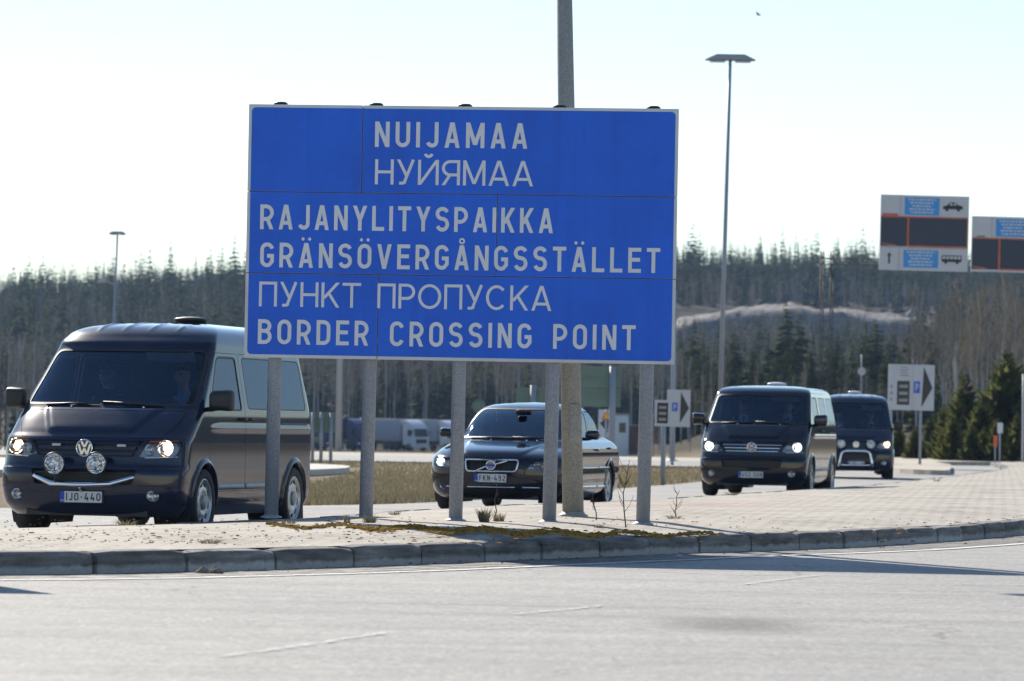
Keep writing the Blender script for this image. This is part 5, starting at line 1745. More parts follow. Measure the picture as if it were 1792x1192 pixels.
# grey-green backs of signs facing the other way
def sign_back(px0, py0, px1, py1, d, posts, label, group, seam=None, top=None, r=.05, sub=None):
    B = Board(px0, py0, px1, py1, d)
    g0 = float(terrain(B.c.x, d))
    o = empty('sign_seen_from_behind', (B.c.x, d, g0), 0, label, 'road sign', group)
    b = MB(); z = B.c.z - g0
    hh = B.h / 2
    if seam:
        zs = z + B.v(seam)
        b.box((0, 0, (z - hh + zs) / 2 - .005), (B.w, .03, zs - z + hh - .01)); b.box((0, 0, (z + hh + zs) / 2 + .005), (B.w, .03, z + hh - zs - .01))
    else: b.box((0, 0, z), (B.w, .03, B.h))
    for q in (.3, .7): b.box((0, -.03, z - hh + q * B.h), (B.w * .96, .03, .05))
    if sub:
        b2 = MB(); b2.box((B.u(sum(sub[:2]) / 2), 0, z + B.v(sum(sub[2:]) / 2)), ((sub[1] - sub[0]) * B.k, .03, (sub[3] - sub[2]) * B.k)); b2.build('lower_panel', M_['signgreen'], o)
    b.build('panel', M_['signgreen'], o)
    for p in posts: post_to(o, B.u(p), -.10, -.05, z + (hh if top is None else B.v(top)), r)
    return o
G_ = 'signs seen from behind across the roundabout'
sign_back(1012, 641, 1086, 712, 130, (1072,), 'two-part green sign back on a thick post right of the tall lamp post', G_, 680, None, .11)
sign_back(903, 679, 966, 712, 118, (933,), 'wide low green sign back just above the roof of the black saloon car', G_, None, 674, .09)
sign_back(538, 722, 587, 757, 116, (548, 563, 580), 'small green sign back on three thin posts behind the slate grey van', G_, None, None, .05, (549, 566, 765, 774))
B = Board(826, 699, 850, 723, 190); g0 = float(terrain(B.c.x, 190))
o = empty('sign_seen_from_behind', (B.c.x, 190, g0), 0, 'round pale green sign back left of the black saloon roof', 'road sign', G_)
b = MB(); b.lathe([(0, .0), (B.h / 2, 0), (B.h / 2, .02), (0, .02)], 24, 0, Matrix.Translation((0, 0, B.c.z - g0)) @ Matrix.Rotation(math.pi / 2, 4, 'X')); b.build('disc', M_['signgreen'], o)
post_to(o, 0, .06, 0, B.c.z - g0 + .2, .03)

# white parking direction signs with a dark arrow
def arrow_sign(px0, py0, px1, py1, d, label, items, posts, left=False):
    B = Board(px0, py0, px1, py1, d); g0 = float(terrain(B.c.x, d))
    o = empty('direction_sign', (B.c.x, d, g0), 0, label, 'road sign', 'white direction signs with dark arrows')
    M = Matrix.Translation((0, 0, B.c.z - g0)) @ upright(0)
    b = MB(); w_, h_ = B.w / 2, B.h / 2
    b.prism([(-w_, -h_), (w_, -h_), (w_, h_), (-w_, h_)], -.03, 0, 0, 'xy')
    plane_obj(b, 'panel', [M_['signwhite']], o, M)
    for it in items:
        b = MB(); k = it[0]
        if k == 'rows':
            x0, y0, x1, y1 = B.u(it[1]), B.v(it[4]), B.u(it[3]), B.v(it[2])
            rect(b, x0, y0, x1, y1, .003, 0)
            for q in range(3):
                yy = y1 - (y1 - y0) * (.16 + .29 * q); rect(b, x0 + .16 * (x1 - x0), yy - .13 * (y1 - y0), x1 - .16 * (x1 - x0), yy, .006, 1)
            plane_obj(b, 'symbol', [M_['signbrown'], M_['signgrey']], o, M)
        elif k == 'p':
            x0, y0, x1, y1 = B.u(it[1]), B.v(it[4]), B.u(it[3]), B.v(it[2])
            rect(b, x0, y0, x1, y1, .003, 0); hh = (y1 - y0) * .62
            text_mesh(b, 'P', x0 + (x1 - x0) * .28, y0 + (y1 - y0) * .2, hh, .17, x0 + (x1 - x0) * .76, mat=1, z0=.004, th=.001)
            plane_obj(b, 'symbol', [M_['pblue'], M_['signwhite']], o, M)
        elif k == 'tri':
            flat(b, [(B.u(x), B.v(y)) for x, y in it[1]], .003, 0); plane_obj(b, 'symbol', [M_['signbrown']], o, M)
        elif k == 'seam':
            rect(b, B.u(it[1]) - .008, -h_, B.u(it[1]) + .008, h_, .003, 0); plane_obj(b, 'seam', [M_['signgrey']], o, M)
        elif k == 'lines':     # rows of writing too small to read
            x0, y0, x1, y1 = B.u(it[1]), B.v(it[4]), B.u(it[3]), B.v(it[2])
            n = it[5]
            for q in range(n):
                yy = y1 - (y1 - y0) * (q + .2) / n
                rect(b, x0, yy - .5 * (y1 - y0) / n, x1 - (x1 - x0) * (.0 if q % 2 else .18), yy, .003, 0)
            plane_obj(b, 'lettering', [M_['signgrey']], o, M)
    for p in posts: post_to(o, B.u(p), .07, -.05, B.c.z - g0 + B.h * .45, .05)
    return o
arrow_sign(1554, 638, 1635, 718, 135, 'white parking direction sign with dark arrow above the dark conifers', [('rows', 1570, 667, 1592, 709), ('p', 1599, 667, 1610, 688), ('tri', [(1616, 641), (1632, 678), (1613, 713)]), ('seam', 1597), ('lines', 1575, 641, 1590, 660, 4), ('lines', 1558, 672, 1563, 706, 3)], (1560, 1612))
arrow_sign(1167, 682, 1208, 747, 132, 'white sign with dark right arrow and blue parking square behind the rightmost sign post', [('p', 1176, 705, 1186, 720), ('tri', [(1191, 686), (1206, 714), (1190, 741)])], (1178,))
arrow_sign(1146, 700, 1173, 746, 84, 'small white sign with dark striped block on a thin post beside the arrow sign', [('rows', 1150, 705, 1169, 741)], (1162,))
arrow_sign(1047, 717, 1069, 766, 150, 'white board with dark arrow pointing left behind the tall lamp post', [('tri', [(1066, 724), (1050, 741), (1064, 758)])], (1058,))
# warning triangle
B = Board(1052, 718, 1070, 734, 147); g0 = float(terrain(B.c.x, 147))
o = empty('warning_sign', (B.c.x, 147, g0), 0, 'yellow and red warning triangle in front of the white left arrow board', 'road sign')
M = Matrix.Translation((0, 0, B.c.z - g0)) @ upright(0)
b = MB(); w_ = B.w / 2
b.prism([(-w_, -w_ * .9), (w_, -w_ * .9), (0, w_ * .95)], -.02, 0, 0, 'xy'); flat(b, [(-w_ * .66, -w_ * .7), (w_ * .66, -w_ * .7), (0, w_ * .55)], .003, 1); plane_obj(b, 'panel', [M_['red'], M_['yellow']], o, M)
post_to(o, 0, .05, -.05, B.c.z - g0 + .2, .04)

# overhead lane signs on a lattice gantry
def lattice(b, p0, p1, wdt, n, r=.022, horizontal=False):
    """flat ladder truss from p0 to p1 with crossed bracing"""
    p0, p1 = Vector(p0), Vector(p1); ax = (p1 - p0).normalized()
    s_ = Vector((0, 0, 1)) if horizontal else Vector((1, 0, 0))
    f = Vector((0, 1, 0))
    for a in (-.5, .5):
        for c in (-.5, .5): b.tube([p0 + s_ * a * wdt + f * c * wdt, p1 + s_ * a * wdt + f * c * wdt], r, 5)
    for k in range(n):
        q0, q1 = p0.lerp(p1, k / n), p0.lerp(p1, (k + 1) / n); sg = 1 if k % 2 else -1
        for c in (-.5, .5):
            b.tube([q0 + s_ * sg * .5 * wdt + f * c * wdt, q1 - s_ * sg * .5 * wdt + f * c * wdt], r * .65, 4)
            b.tube([q0 + s_ * c * wdt + f * sg * .5 * wdt, q1 + s_ * c * wdt - f * sg * .5 * wdt], r * .65, 4)
M_['lattice'] = galv_mat('dull_lattice_steel', (.055, .057, .06), 12, .6, .1)
DG = 142.0
cx = xat(1443, DG)
gan = empty('sign_gantry', (cx, DG, 0), 0, 'lattice steel gantry carrying the overhead lane signs across the road', 'gantry')
zb = zat(1480, 458, DG)
b = MB(); lattice(b, (-.17, 0, 0), (-.17, 0, zb + .35), .10, 24, .018); b.build('leg', M_['lattice'], gan)
b = MB(); lattice(b, (.18, 0, 0), (.18, 0, zb + .35), .10, 24, .018); b.build('leg', M_['lattice'], gan)
b = MB()
for k in range(12): b.tube([(-.17, 0, .3 + k * zb / 12), (.18, 0, .3 + k * zb / 12)], .012, 5)
b.build('tie_bar', M_['lattice'], gan)
b = MB(); lattice(b, (-.3, 0, zb), (10.5, 0, zb), .22, 30, .016, True); b.build('beam', M_['lattice'], gan)
b = MB(); lattice(b, (10.3, 0, 0), (10.3, 0, zb + .3), .3, 24, .022); b.build('leg', M_['lattice'], gan)

def lane_board(px0, py0, px1, py1, d, label, y_mid0, y_mid1, bottom, wide):
    B = Board(px0, py0, px1, py1, d)
    o = empty('lane_sign', (B.c.x, d, B.c.z), 0, label, 'road sign', 'overhead lane signs')
    M = upright(0)
    k = (px1 - px0) / 156.0 if not wide else 1.0
    X = lambda x: B.u(px0 + (x - 1540) * 1.0)
    w_, h_ = B.w / 2, B.h / 2
    b = MB(); b.prism([(-w_, -h_), (w_, -h_), (w_, h_), (-w_, h_)], -.12, 0, 0, 'xy'); plane_obj(b, 'panel', [M_['signwhite']], o, M)
    b = MB()   # hangers to the beam
    for x_ in (-.6 * w_, .6 * w_): b.box((x_, .18, zb - B.c.z), (.06, .22, .5))
    b.build('hanger', M_['lattice'], o)
    ym0, ym1 = B.v(y_mid0), B.v(y_mid1)
    b = MB(); rect(b, -w_ + .02, ym1, w_ - .03, ym0, .004, 0)
    plane_obj(b, 'display', [M_['screen']], o, M)
    b = MB(); t = .03
    xs = X(1589)
    for (a0, b0, a1, b1) in ((xs - t, ym1, xs + t, ym0), (w_ - .06, ym1, w_ - .02, ym0), (xs, ym1 - .02, w_ - .02, ym1 + .03), (-w_ + .02, ym0 - .03, w_ - .02, ym0 + .015)):
        rect(b, a0, b0, a1, b1, .009 + .001 * len(b.f), 0)
    flat(b, [(-w_ + .06, ym1 + .07), (xs - .5, ym1 + .01), (xs - .4, ym1 + .04), (-w_ + .06, ym1 + .11)], .016, 0)
    plane_obj(b, 'display_frame', [M_['orange']], o, M)
    def row(yt, yb, kind):
        b = MB(); x0, x1 = X(1582), X(1643); y1, y0 = B.v(yt), B.v(yb)
        rect(b, x0, y0, x1, y1, .004, 0)
        n = 5
        for q in range(n):
            yy = y1 - (y1 - y0) * (.08 + q * .18); ins = (.10, .16, .22, .14, .18)[q] * (x1 - x0)
            xx = x0 + ins; j = 0
            while xx < x1 - ins:     # unreadable small writing
                ln = (.05, .09, .06, .11)[(q + j) % 4] * 1.4; rect(b, xx, yy - .085 * (y1 - y0), min(xx + ln, x1 - ins), yy, .007, 1); xx += ln + .035; j += 1
        plane_obj(b, 'lettering', [M_['cyanblue'], M_['palelens']], o, M)
        b = MB(); c0, c1 = X(1649), X(1684); yc = (y0 + y1) / 2; hh = (y1 - y0)
        if kind == 'car':
            flat(b, [(c0, yc - .12 * hh), (c1, yc - .12 * hh), (c1, yc + .06 * hh), (c0 + .78 * (c1 - c0), yc + .12 * hh), (c0 + .62 * (c1 - c0), yc + .28 * hh), (c0 + .36 * (c1 - c0), yc + .28 * hh), (c0 + .2 * (c1 - c0), yc + .10 * hh), (c0, yc + .03 * hh)], .004, 0)
            for q in (.34, .53): flat(b, [(c0 + q * (c1 - c0), yc + .10 * hh), (c0 + (q + .15) * (c1 - c0), yc + .10 * hh), (c0 + (q + .12) * (c1 - c0), yc + .23 * hh), (c0 + (q + .03) * (c1 - c0), yc + .23 * hh)], .007, 1)
        else:
            flat(b, [(c0, yc - .13 * hh), (c1, yc - .13 * hh), (c1, yc + .25 * hh), (c0, yc + .25 * hh)], .004, 0)
            for q in range(5): rect(b, c0 + (.05 + .19 * q) * (c1 - c0), yc + .03 * hh, c0 + (.19 + .19 * q) * (c1 - c0), yc + .2 * hh, .007, 1)
        for q in (.2, .78):
            flat(b, [(c0 + q * (c1 - c0) + .055 * math.cos(a), yc - .16 * hh + .055 * math.sin(a)) for a in np.linspace(0, 6.28, 11)[:-1]], .010, 0)
        plane_obj(b, 'symbol', [M_['ink'], M_['signwhite']], o, M)
    row(py0 + 4, y_mid0 - 3, 'car')
    b = MB()
    rect(b, X(1575) - .012, B.v(y_mid0), X(1575) + .012, h_, .004, 0)
    if bottom:
        rect(b, X(1574) - .012, -h_, X(1574) + .012, ym1, .004, 0); rect(b, -w_, ym1 - .055, w_, ym1 - .03, .0055, 0)
    plane_obj(b, 'seam', [M_['signgrey']], o, M)
    if bottom:
        row(y_mid1 + 6, py1 - 5, 'bus')
        b = MB(); xa, ya, hh = X(1557), (B.v(y_mid1) - h_) / 2, .20
        rect(b, xa - .035, ya - hh, xa + .035, ya + hh * .5, .004, 0)
        flat(b, [(xa - .11, ya + .06), (xa - .035, ya + .10), (xa + .035, ya + .10), (xa + .11, ya + .06), (xa, ya + hh)], .006, 0)
        plane_obj(b, 'symbol', [M_['ink']], o, M)
        b = MB(); rect(b, X(1543), B.v(y_mid0), X(1571), B.v(y_mid0 - 5), .011, 0); plane_obj(b, 'red_bar', [M_['red']], o, M)
    else:
        b = MB(); rect(b, X(1549), B.v(y_mid0 - 1), X(1564), B.v(y_mid0 - 4), .011, 0); plane_obj(b, 'green_bar', [M_['signgreen']], o, M)
    return o
lane_board(1540, 342, 1695, 474, DG - .5, 'white and dark overhead lane sign with car and bus rows and an up arrow', 380, 432, True, True)
lane_board(1700, 380, 1856, 477, DG - .5, 'overhead lane sign without bottom row, dark display under one blue panel', 418, 473, False, True)

# lamp posts and other poles
lamp_post(1257, 819, 120, zat(1268, 100, 120) - .0, .082, .048, 'tall slim double-headed lamp post standing behind the low roof van', .76, 0, (xat(1267, 120) - xat(1257, 120), 0))
zl = float(terrain(xat(190, 250), 250))
lp = lamp_post(190, 770, 250, zat(199, 407, 250) - zl, .10, .06, 'distant lamp post against the sky above the slate grey van', .58, zl, (xat(199, 250) - xat(190, 250), 0))
b = MB(); fx = xat(176, 250) - xat(190, 250); fz = zat(176, 490, 250) - zl
b.tube([(.08, 0, fz - .25), (fx, 0, fz)], .04, 6); b.box((fx, -.1, fz), (.42, .2, .30), 0, Matrix.Rotation(.5, 3, 'Y'), .06); b.build('floodlight', M_['signwhite'], lp)
lamp_post(592, 790, 172, 11.0, .15, .08, 'grey lamp post partly hidden by the blue sign behind its left posts', .8, float(terrain(0, 172)))
lamp_post(1176, 805, 150, 6.4, .11, .08, 'short grey lamp post hidden by the right edge of the blue sign', None, 0)
def mast(px, py_top, d, r, name, label, cat, mat='galv', group=None):
    x = xat(px, d); g0 = float(terrain(x, d))
    o = empty(name, (x, d, g0), 0, label, cat, group); post_to(o, 0, 0, -.1, zat(px, py_top, d) - g0, r, 'pole', mat); return o
o = mast(1506, 620, 200, .03, 'antenna_mast', 'thin mast with a round white dish behind the navy van', 'antenna')
b = MB(); zz = zat(1505, 650, 200) - o.location.z
Mx = Matrix.Translation((0, -.1, zz)) @ Matrix.Rotation(math.pi / 2, 4, 'X')
b.lathe([(0, -.02), (.1, -.012), (.2, .04), (.205, .05), (.19, .05), (0, .0)], 20, 0, Mx); b.tube([Mx @ Vector((0, 0, 0)), Mx @ Vector((0, 0, .22))], .015, 6); b.build('dish', M_['signwhite'], o)
o = mast(1742, 766, 147, .03, 'marker_post', 'orange delineator plate on a thin post before the dark conifers', 'marker post')
b = MB(); b.box((0, -.05, zat(1742, 772, 147) - o.location.z), (.15, .02, .42), 0, None, .004); b.build('plate', M_['orange'], o)
o = mast(1750, 741, 147, .035, 'marker_post', 'taller grey marker post with a narrow pale plate beside the orange one', 'marker post')
b = MB(); b.box((0, -.05, zat(1750, 749, 147) - o.location.z), (.20, .02, .38), 0, None, .004); b.build('plate', M_['alu'], o)
mast(1790, 655, 147, .045, 'flag_pole', 'thin white pole at the right edge in front of the conifers', 'pole', 'signwhite')
x = xat(5, 150)
o = empty('lattice_mast', (x, 150, 0), 0, 'dark lattice column left of the slate grey van', 'mast')
b = MB(); lattice(b, (0, 0, 0), (0, 0, zat(5, 618, 150)), .2, 14, .02); b.build('lattice', M_['lattice'], o)

# lorries parked in a row
def lorry(px, d, rz, cabcol, boxcol, label, logo=None):
    x = xat(px, d); g0 = float(terrain(x, d))
    o = empty('lorry', (x, d, g0), rz, label, 'lorry', 'lorries parked in a row beyond the roundabout')
    # local: front at y = 0, length along +y
    b = MB(); b.box((0, 8.6, 2.6), (2.5, 11.6, 2.75), 0, None, .05); b.box((0, 2.82, 2.6), (2.42, .06, 2.6))
    for k in range(10): b.box((1.262, 3.5 + k * 1.15, 2.6), (.02, .05, 2.6)); b.box((-1.262, 3.5 + k * 1.15, 2.6), (.02, .05, 2.6))
    tr = b.build('trailer', boxcol, o)
    b = MB(); prof = [(.05, .45), (.0, .9), (.02, 1.7), (.32, 2.95), (.75, 3.35), (1.5, 3.75), (2.15, 3.9), (2.25, 3.9), (2.25, .75), (1.6, .75), (1.6, .45)]
    b.prism(prof, -1.24, 1.24, 0, 'yz')
    cab = b.build('cab', cabcol, o)
    bm = bmesh.new(); bm.from_mesh(cab.data); bmesh.ops.bevel(bm, geom=bm.edges[:], offset=.07, segments=2, affect='EDGES'); bm.to_mesh(cab.data); bm.free()
    b = MB(); b.add([(-1.08, .03 - .025, 1.78), (1.08, .03 - .025, 1.78), (1.02, .27 - .02, 2.8), (-1.02, .27 - .02, 2.8)], [(0, 1, 2, 3)], 0); b.build('windscreen', M_['darkglass'], cab)
    for s in (1, -1):
        b = MB(); b.add([(s * 1.252, .42, 1.85), (s * 1.252, 1.25, 1.85), (s * 1.252, 1.25, 2.65), (s * 1.252, .60, 2.65)], [(0, 1, 2, 3)], 0); b.build('side_window', M_['darkglass'], cab)
        b = MB(); b.box((s * 1.42, .25, 2.35), (.22, .12, .55), 0, None, .05); b.build('wing_mirror', M_['black'], cab)
        b = MB(); b.box((s * .95, -.01, .85), (.4, .06, .2), 0, None, .03); b.build('headlight', M_['chrome'], cab)
        for y_ in (1.0, 3.6, 11.0, 12.2, 13.4):
            b = MB(); b.lathe([(0, -.14), (.5, -.14), (.5, .14), (0, .14)], 22, 0, Matrix.Translation((s * 1.1, y_, .5)) @ Matrix.Rotation(math.pi / 2, 4, 'Y')); b.build('wheel', M_['rubber'], o)
    b = MB(); b.box((0, 7.5, .95), (1.0, 13.5, .3)); b.build('chassis', M_['black'], o)
    b = MB(); b.box((0, -.03, 1.25), (1.7, .04, .55), 0, None, .02); b.build('grille', M_['black'], cab)
    return o
M_['darkglass'] = pm('dark_cab_glass', (.015, .02, .022), .08, var=.1)
M_['lwhite'] = pm('white_lorry_paint', (.62, .64, .68), .35, var=.05); M_['lgrey'] = pm('grey_tarpaulin', (.34, .36, .41), .6, var=.08)
M_['lblue'] = pm('dark_blue_lorry_paint', (.015, .03, .12), .35, var=.1); M_['lnavy'] = pm('navy_tarpaulin', (.02, .03, .075), .6, var=.1)
for px, d, cc, bc, lb in ((640, 488, 'lblue', 'lnavy', 'dark blue lorry with navy trailer at the left of the parked row'), (586, 480, 'lnavy', 'lnavy', 'navy lorry half hidden behind the small green sign back'),
                         (738, 498, 'lwhite', 'lgrey', 'white cabbed lorry with grey trailer beside the dark blue lorry'),
                         (802, 508, 'lwhite', 'lgrey', 'white lorry mostly hidden behind the black saloon car')):
    lorry(px, d, R(40), M_[cc], M_[bc], lb)
# containers and a kiosk
def container(px, d, ln, col, label, rz=0):
    x = xat(px, d); g0 = float(terrain(x, d)); o = empty('container', (x, d, g0), rz, label, 'container')
    b = MB(); b.box((0, 1.2, 1.3), (ln, 2.4, 2.6), 0, None, .03)
    n = int(ln / .25)
    for k in range(n): b.box((-ln / 2 + .14 + k * ln / n, -.015, 1.3), (.11, .05, 2.35))
    b.build('shell', col, o)
    b = MB(); b.box((0, -.03, 2.58), (ln, .06, .1)); b.box((0, -.03, .06), (ln, .06, .12)); b.build('rail', M_['signgrey'], o)
container(1108, 340, 3.0, pm('red_brown_steel', (.12, .04, .035), .6, var=.2), 'red brown container standing on the ground behind the rightmost sign post')
container(1172, 345, 2.9, pm('dark_green_steel', (.02, .035, .03), .6, var=.2), 'dark green container below the white arrow sign')
x = xat(1087, 300); g0 = float(terrain(x, 300)); o = empty('kiosk', (x, 300, g0), 0, 'small white kiosk with a dark window behind the black saloon', 'kiosk')
b = MB(); b.box((0, .9, 1.6), (1.15, 1.6, 3.2), 0, None, .04); b.build('wall', M_['lwhite'], o)
b = MB(); b.box((.0, .9, 3.27), (1.3, 1.8, .1)); b.build('roof', M_['signgrey'], o)
b = MB(); b.box((.1, .08, 2.25), (.5, .04, .75)); b.build('window', M_['darkglass'], o)
# information panel outside the left edge: its shadow reaches into the picture
o = empty('information_board', (-5.89, 30.4, .2), 0, 'small road sign on two posts just outside the left edge', 'road sign')
b = MB(); b.box((0, 0, 2.1), (1.9, .03, 1.35)); b.build('panel', M_['signwhite'], o)
for s in (-.6, .6): post_to(o, s, .06, 0, 2.7, .04)
# a bird
p = at(1323, 26, 150)
b = MB(); b.tube([(0, .0, 0), (.06, 0, .01), (.14, 0, .0), (.2, 0, -.01)], [.006, .035, .03, .004], 8)
b.add([(.06, 0, .02), (.14, 0, .02), (.02, -.22, .10), (-.03, -.2, .09)], [(0, 1, 2, 3)]); b.add([(.06, 0, .021), (.14, 0, .021), (.06, .26, .10), (.0, .25, .09)], [(0, 1, 2, 3)])
o = b.build('bird', M_['ink']); o.location = p; tag(o, 'tiny dark bird high in the pale sky', 'bird')
# ------------------------------------------------------------------ trees, forest, rock, weeds, moss
def mat_leaf(name, lo, hi, trans=.25):
    m, nt, bs = new_mat(name)
    ge = nt.nodes.new('ShaderNodeNewGeometry')
    r = ramp(nt, ge.outputs['Random Per Island'], [(0, lo), (1, hi)])
    n = noise(nt, .035, 3)
    oi = nt.nodes.new('ShaderNodeObjectInfo')
    v = ramp(nt, n.outputs[0], [(.35, (.75, .82, .85)), (.65, (1.3, 1.2, .85))])
    c = mixc(nt, 1.0, r.outputs[0], v.outputs[0], 'MULTIPLY')
    v2 = ramp(nt, oi.outputs['Random'], [(0, (.75, .82, .9)), (1, (1.25, 1.15, 1.0))])
    c = mixc(nt, 1.0, c, v2.outputs[0], 'MULTIPLY')
    nt.links.new(c, bs.inputs['Base Color']); bs.inputs['Roughness'].default_value = 1; bs.inputs['Specular IOR Level'].default_value = .03
    tl = nt.nodes.new('ShaderNodeBsdfTranslucent'); nt.links.new(c, tl.inputs[0])
    mx = nt.nodes.new('ShaderNodeMixShader'); mx.inputs[0].default_value = trans
    out = nt.nodes['Material Output']
    nt.links.new(bs.outputs[0], mx.inputs[1]); nt.links.new(tl.outputs[0], mx.inputs[2]); nt.links.new(mx.outputs[0], out.inputs[0])
    return m
LEAF = mat_leaf('spruce_needles', (.022, .036, .010), (.082, .102, .028), .22)
LEAF_NEAR = mat_leaf('juniper_needles', (.055, .072, .028), (.155, .17, .068), .45)
TWIG = mat_leaf('bare_birch_twigs', (.125, .115, .115), (.25, .232, .228), .15)
BARK = pm('spruce_bark', (.09, .065, .05), .9, var=.3)
BIRCHBARK = pm('birch_bark', (.33, .335, .34), .85, var=.35, vscale=2)

def conifer_arrays(rnd, layers, sprays, spread=1.0, base=.08, curve=.85, up=.0, w=.30):
    """unit tree: height 1, crown radius ~ .16*spread"""
    V, T = [], []
    for k in range(layers):
        t = (k + rnd.random() * .6) / layers
        z = base + (1 - base) * t
        r = .165 * spread * (1 - t) ** curve * rnd.uniform(.72, 1.12) + .006
        n = max(3, int(sprays * (1 - .5 * t)))
        a0 = rnd.random() * 6.28
        for q in range(n):
            a = a0 + 6.283 * q / n + rnd.uniform(-.3, .3)
            rr = r * rnd.uniform(.62, 1.2)
            ca, sa = math.cos(a), math.sin(a)
            dz = -rr * rnd.uniform(.15, .55) + up * rr
            wd = rr * w * rnd.uniform(.7, 1.3)
            i = len(V)
            V += [(ca * rr * .05, sa * rr * .05, z + .012), (ca * rr * .6 - sa * wd, sa * rr * .6 + ca * wd, z + dz * .45), (ca * rr, sa * rr, z + dz), (ca * rr * .6 + sa * wd, sa * rr * .6 - ca * wd, z + dz * .45 - .006),
                  (ca * rr * .55, sa * rr * .55, z + dz * .5 - rr * .28)]
            T += [(i, i + 1, i + 2), (i, i + 2, i + 3), (i, i + 2, i + 4)]
    i = len(V)
    V += [(-.004, 0, .97), (.004, 0, .97), (0, 0, 1.02)]; T += [(i, i + 1, i + 2)]
    return np.array(V, float), np.array(T, int)

def birch_arrays(rnd, n_limb, n_twig, spread=.2, base=.25, thin=.0035):
    V, T = [], []
    def tri(p, q, wd, dirn):
        i = len(V); p, q = np.array(p), np.array(q); d = np.array(dirn) * wd
        V.extend([p - d, p + d, q]); T.append((i, i + 1, i + 2))
    for k in range(n_limb):
        t = base + (1 - base) * (k + rnd.random()) / n_limb * .97
        a = rnd.uniform(0, 6.28); L = spread * (1 - (t - base) / (1 - base)) ** .6 * rnd.uniform(.5, 1.1) + .03
        ca, sa = math.cos(a), math.sin(a); up = L * rnd.uniform(.9, 1.6)
        p = np.array((0, 0, t)); q = np.array((ca * L * .75, sa * L * .75, min(1.02, t + up)))
        tri(p, q, thin * 1.3, (-sa, ca, 0))
        for j in range(n_twig):
            f = rnd.uniform(.25, 1); s_ = p + (q - p) * f
            b_ = a + rnd.uniform(-1.3, 1.3); l2 = L * rnd.uniform(.25, .6)
            e = s_ + np.array((math.cos(b_) * l2 * .7, math.sin(b_) * l2 * .7, l2 * rnd.uniform(-.15, 1.0)))
            tri(s_, e, thin, (rnd.uniform(-1, 1), rnd.uniform(-1, 1), rnd.uniform(-.4, .4)))
    return np.array(V, float), np.array(T, int)

def merged(name, protos, places, mats, kind='stuff', trunk=None):
    """places: (x, y, z, height, width factor, rotation, proto) -> one mesh"""
    VV, TT, off = [], [], 0
    for x, y, z, h, wf, a, k in places:
        V, T = protos[k]
        c, s_ = math.cos(a), math.sin(a)
        P = np.empty_like(V)
        P[:, 0] = (V[:, 0] * c - V[:, 1] * s_) * h * wf + x; P[:, 1] = (V[:, 0] * s_ + V[:, 1] * c) * h * wf + y; P[:, 2] = V[:, 2] * h + z
        VV.append(P); TT.append(T + off); off += len(V)
    me = np_mesh(name, np.concatenate(VV), np.concatenate(TT), mats)
    o = link(bpy.data.objects.new(name, me)); tag(o, kind=kind)
    return o

rnd = random.Random(11)
PC = [conifer_arrays(rnd, 19, 6, s_, .04, .95, w=.46) for s_ in (.75, .85, .98, 1.1, 1.25)]
PB = [birch_arrays(rnd, 24, 6, s_, .12, .010) for s_ in (.17, .21, .25)]
trunk_far = []
con, bir = [], []
def crest_rock(px): return np.interp(px, [1150, 1180, 1215, 1270, 1330, 1380, 1430, 1500, 1560, 1615, 1650], [590, 566, 558, 548, 540, 536, 545, 550, 556, 562, 590])
n_try = 0
while len(con) + len(bir) < 13200:
    n_try += 1
    px = rnd.uniform(-140, 1930) if n_try % 7 < 5 else (rnd.uniform(-1000, -140) if rnd.random() < .66 else rnd.uniform(1930, 2500)); d = 590 + 640 * rnd.random() ** .8
    x = xat(px, d)
    if 1160 < px < 1640 and 835 < d < 935: continue
    right = px > 1120
    if d > 1045: pc = .97
    elif d > 930: pc = .25 if right else .9
    elif d > 740: pc = .5 if right else .72
    else: pc = .5 if right else .34
    # patches of the two kinds
    pc += .25 * float(hnoise(x, d, .022, 9))
    conif = rnd.random() < pc
    h = rnd.uniform(7.5, 15.0) if conif else rnd.uniform(7.5, 11.5)
    if rnd.random() < .12 and conif: h *= rnd.uniform(1.15, 1.45)
    z = float(terrain(x, d)) - .2
    if 1160 < px < 1640 and d <= 835:
        zmax = zat(px, float(crest_rock(px)) + rnd.uniform(-9, 40), d)
        h = min(h, zmax - z)
        if h < 3: continue
    if right and 935 <= d < 1050 and not conif: h *= .62
    (con if conif else bir).append((x, d, z, h, rnd.uniform(.75, 1.15) * (1 if conif else 1), rnd.uniform(0, 6.28), rnd.randrange(5 if conif else 3)))
# woods going on outside the picture, seen only in the reflections on the paintwork
for k in range(1500):
    px = rnd.uniform(1950, 7500); d = rnd.uniform(420, 900); x = xat(px, d); h = rnd.uniform(11, 17)
    con.append((x, d, float(terrain(x, d)) - .3, h, 1.6, rnd.uniform(0, 6.28), rnd.randrange(5)))
merged('conifer_forest', PC, con, LEAF); merged('bare_birch_wood', PB, bir, TWIG)

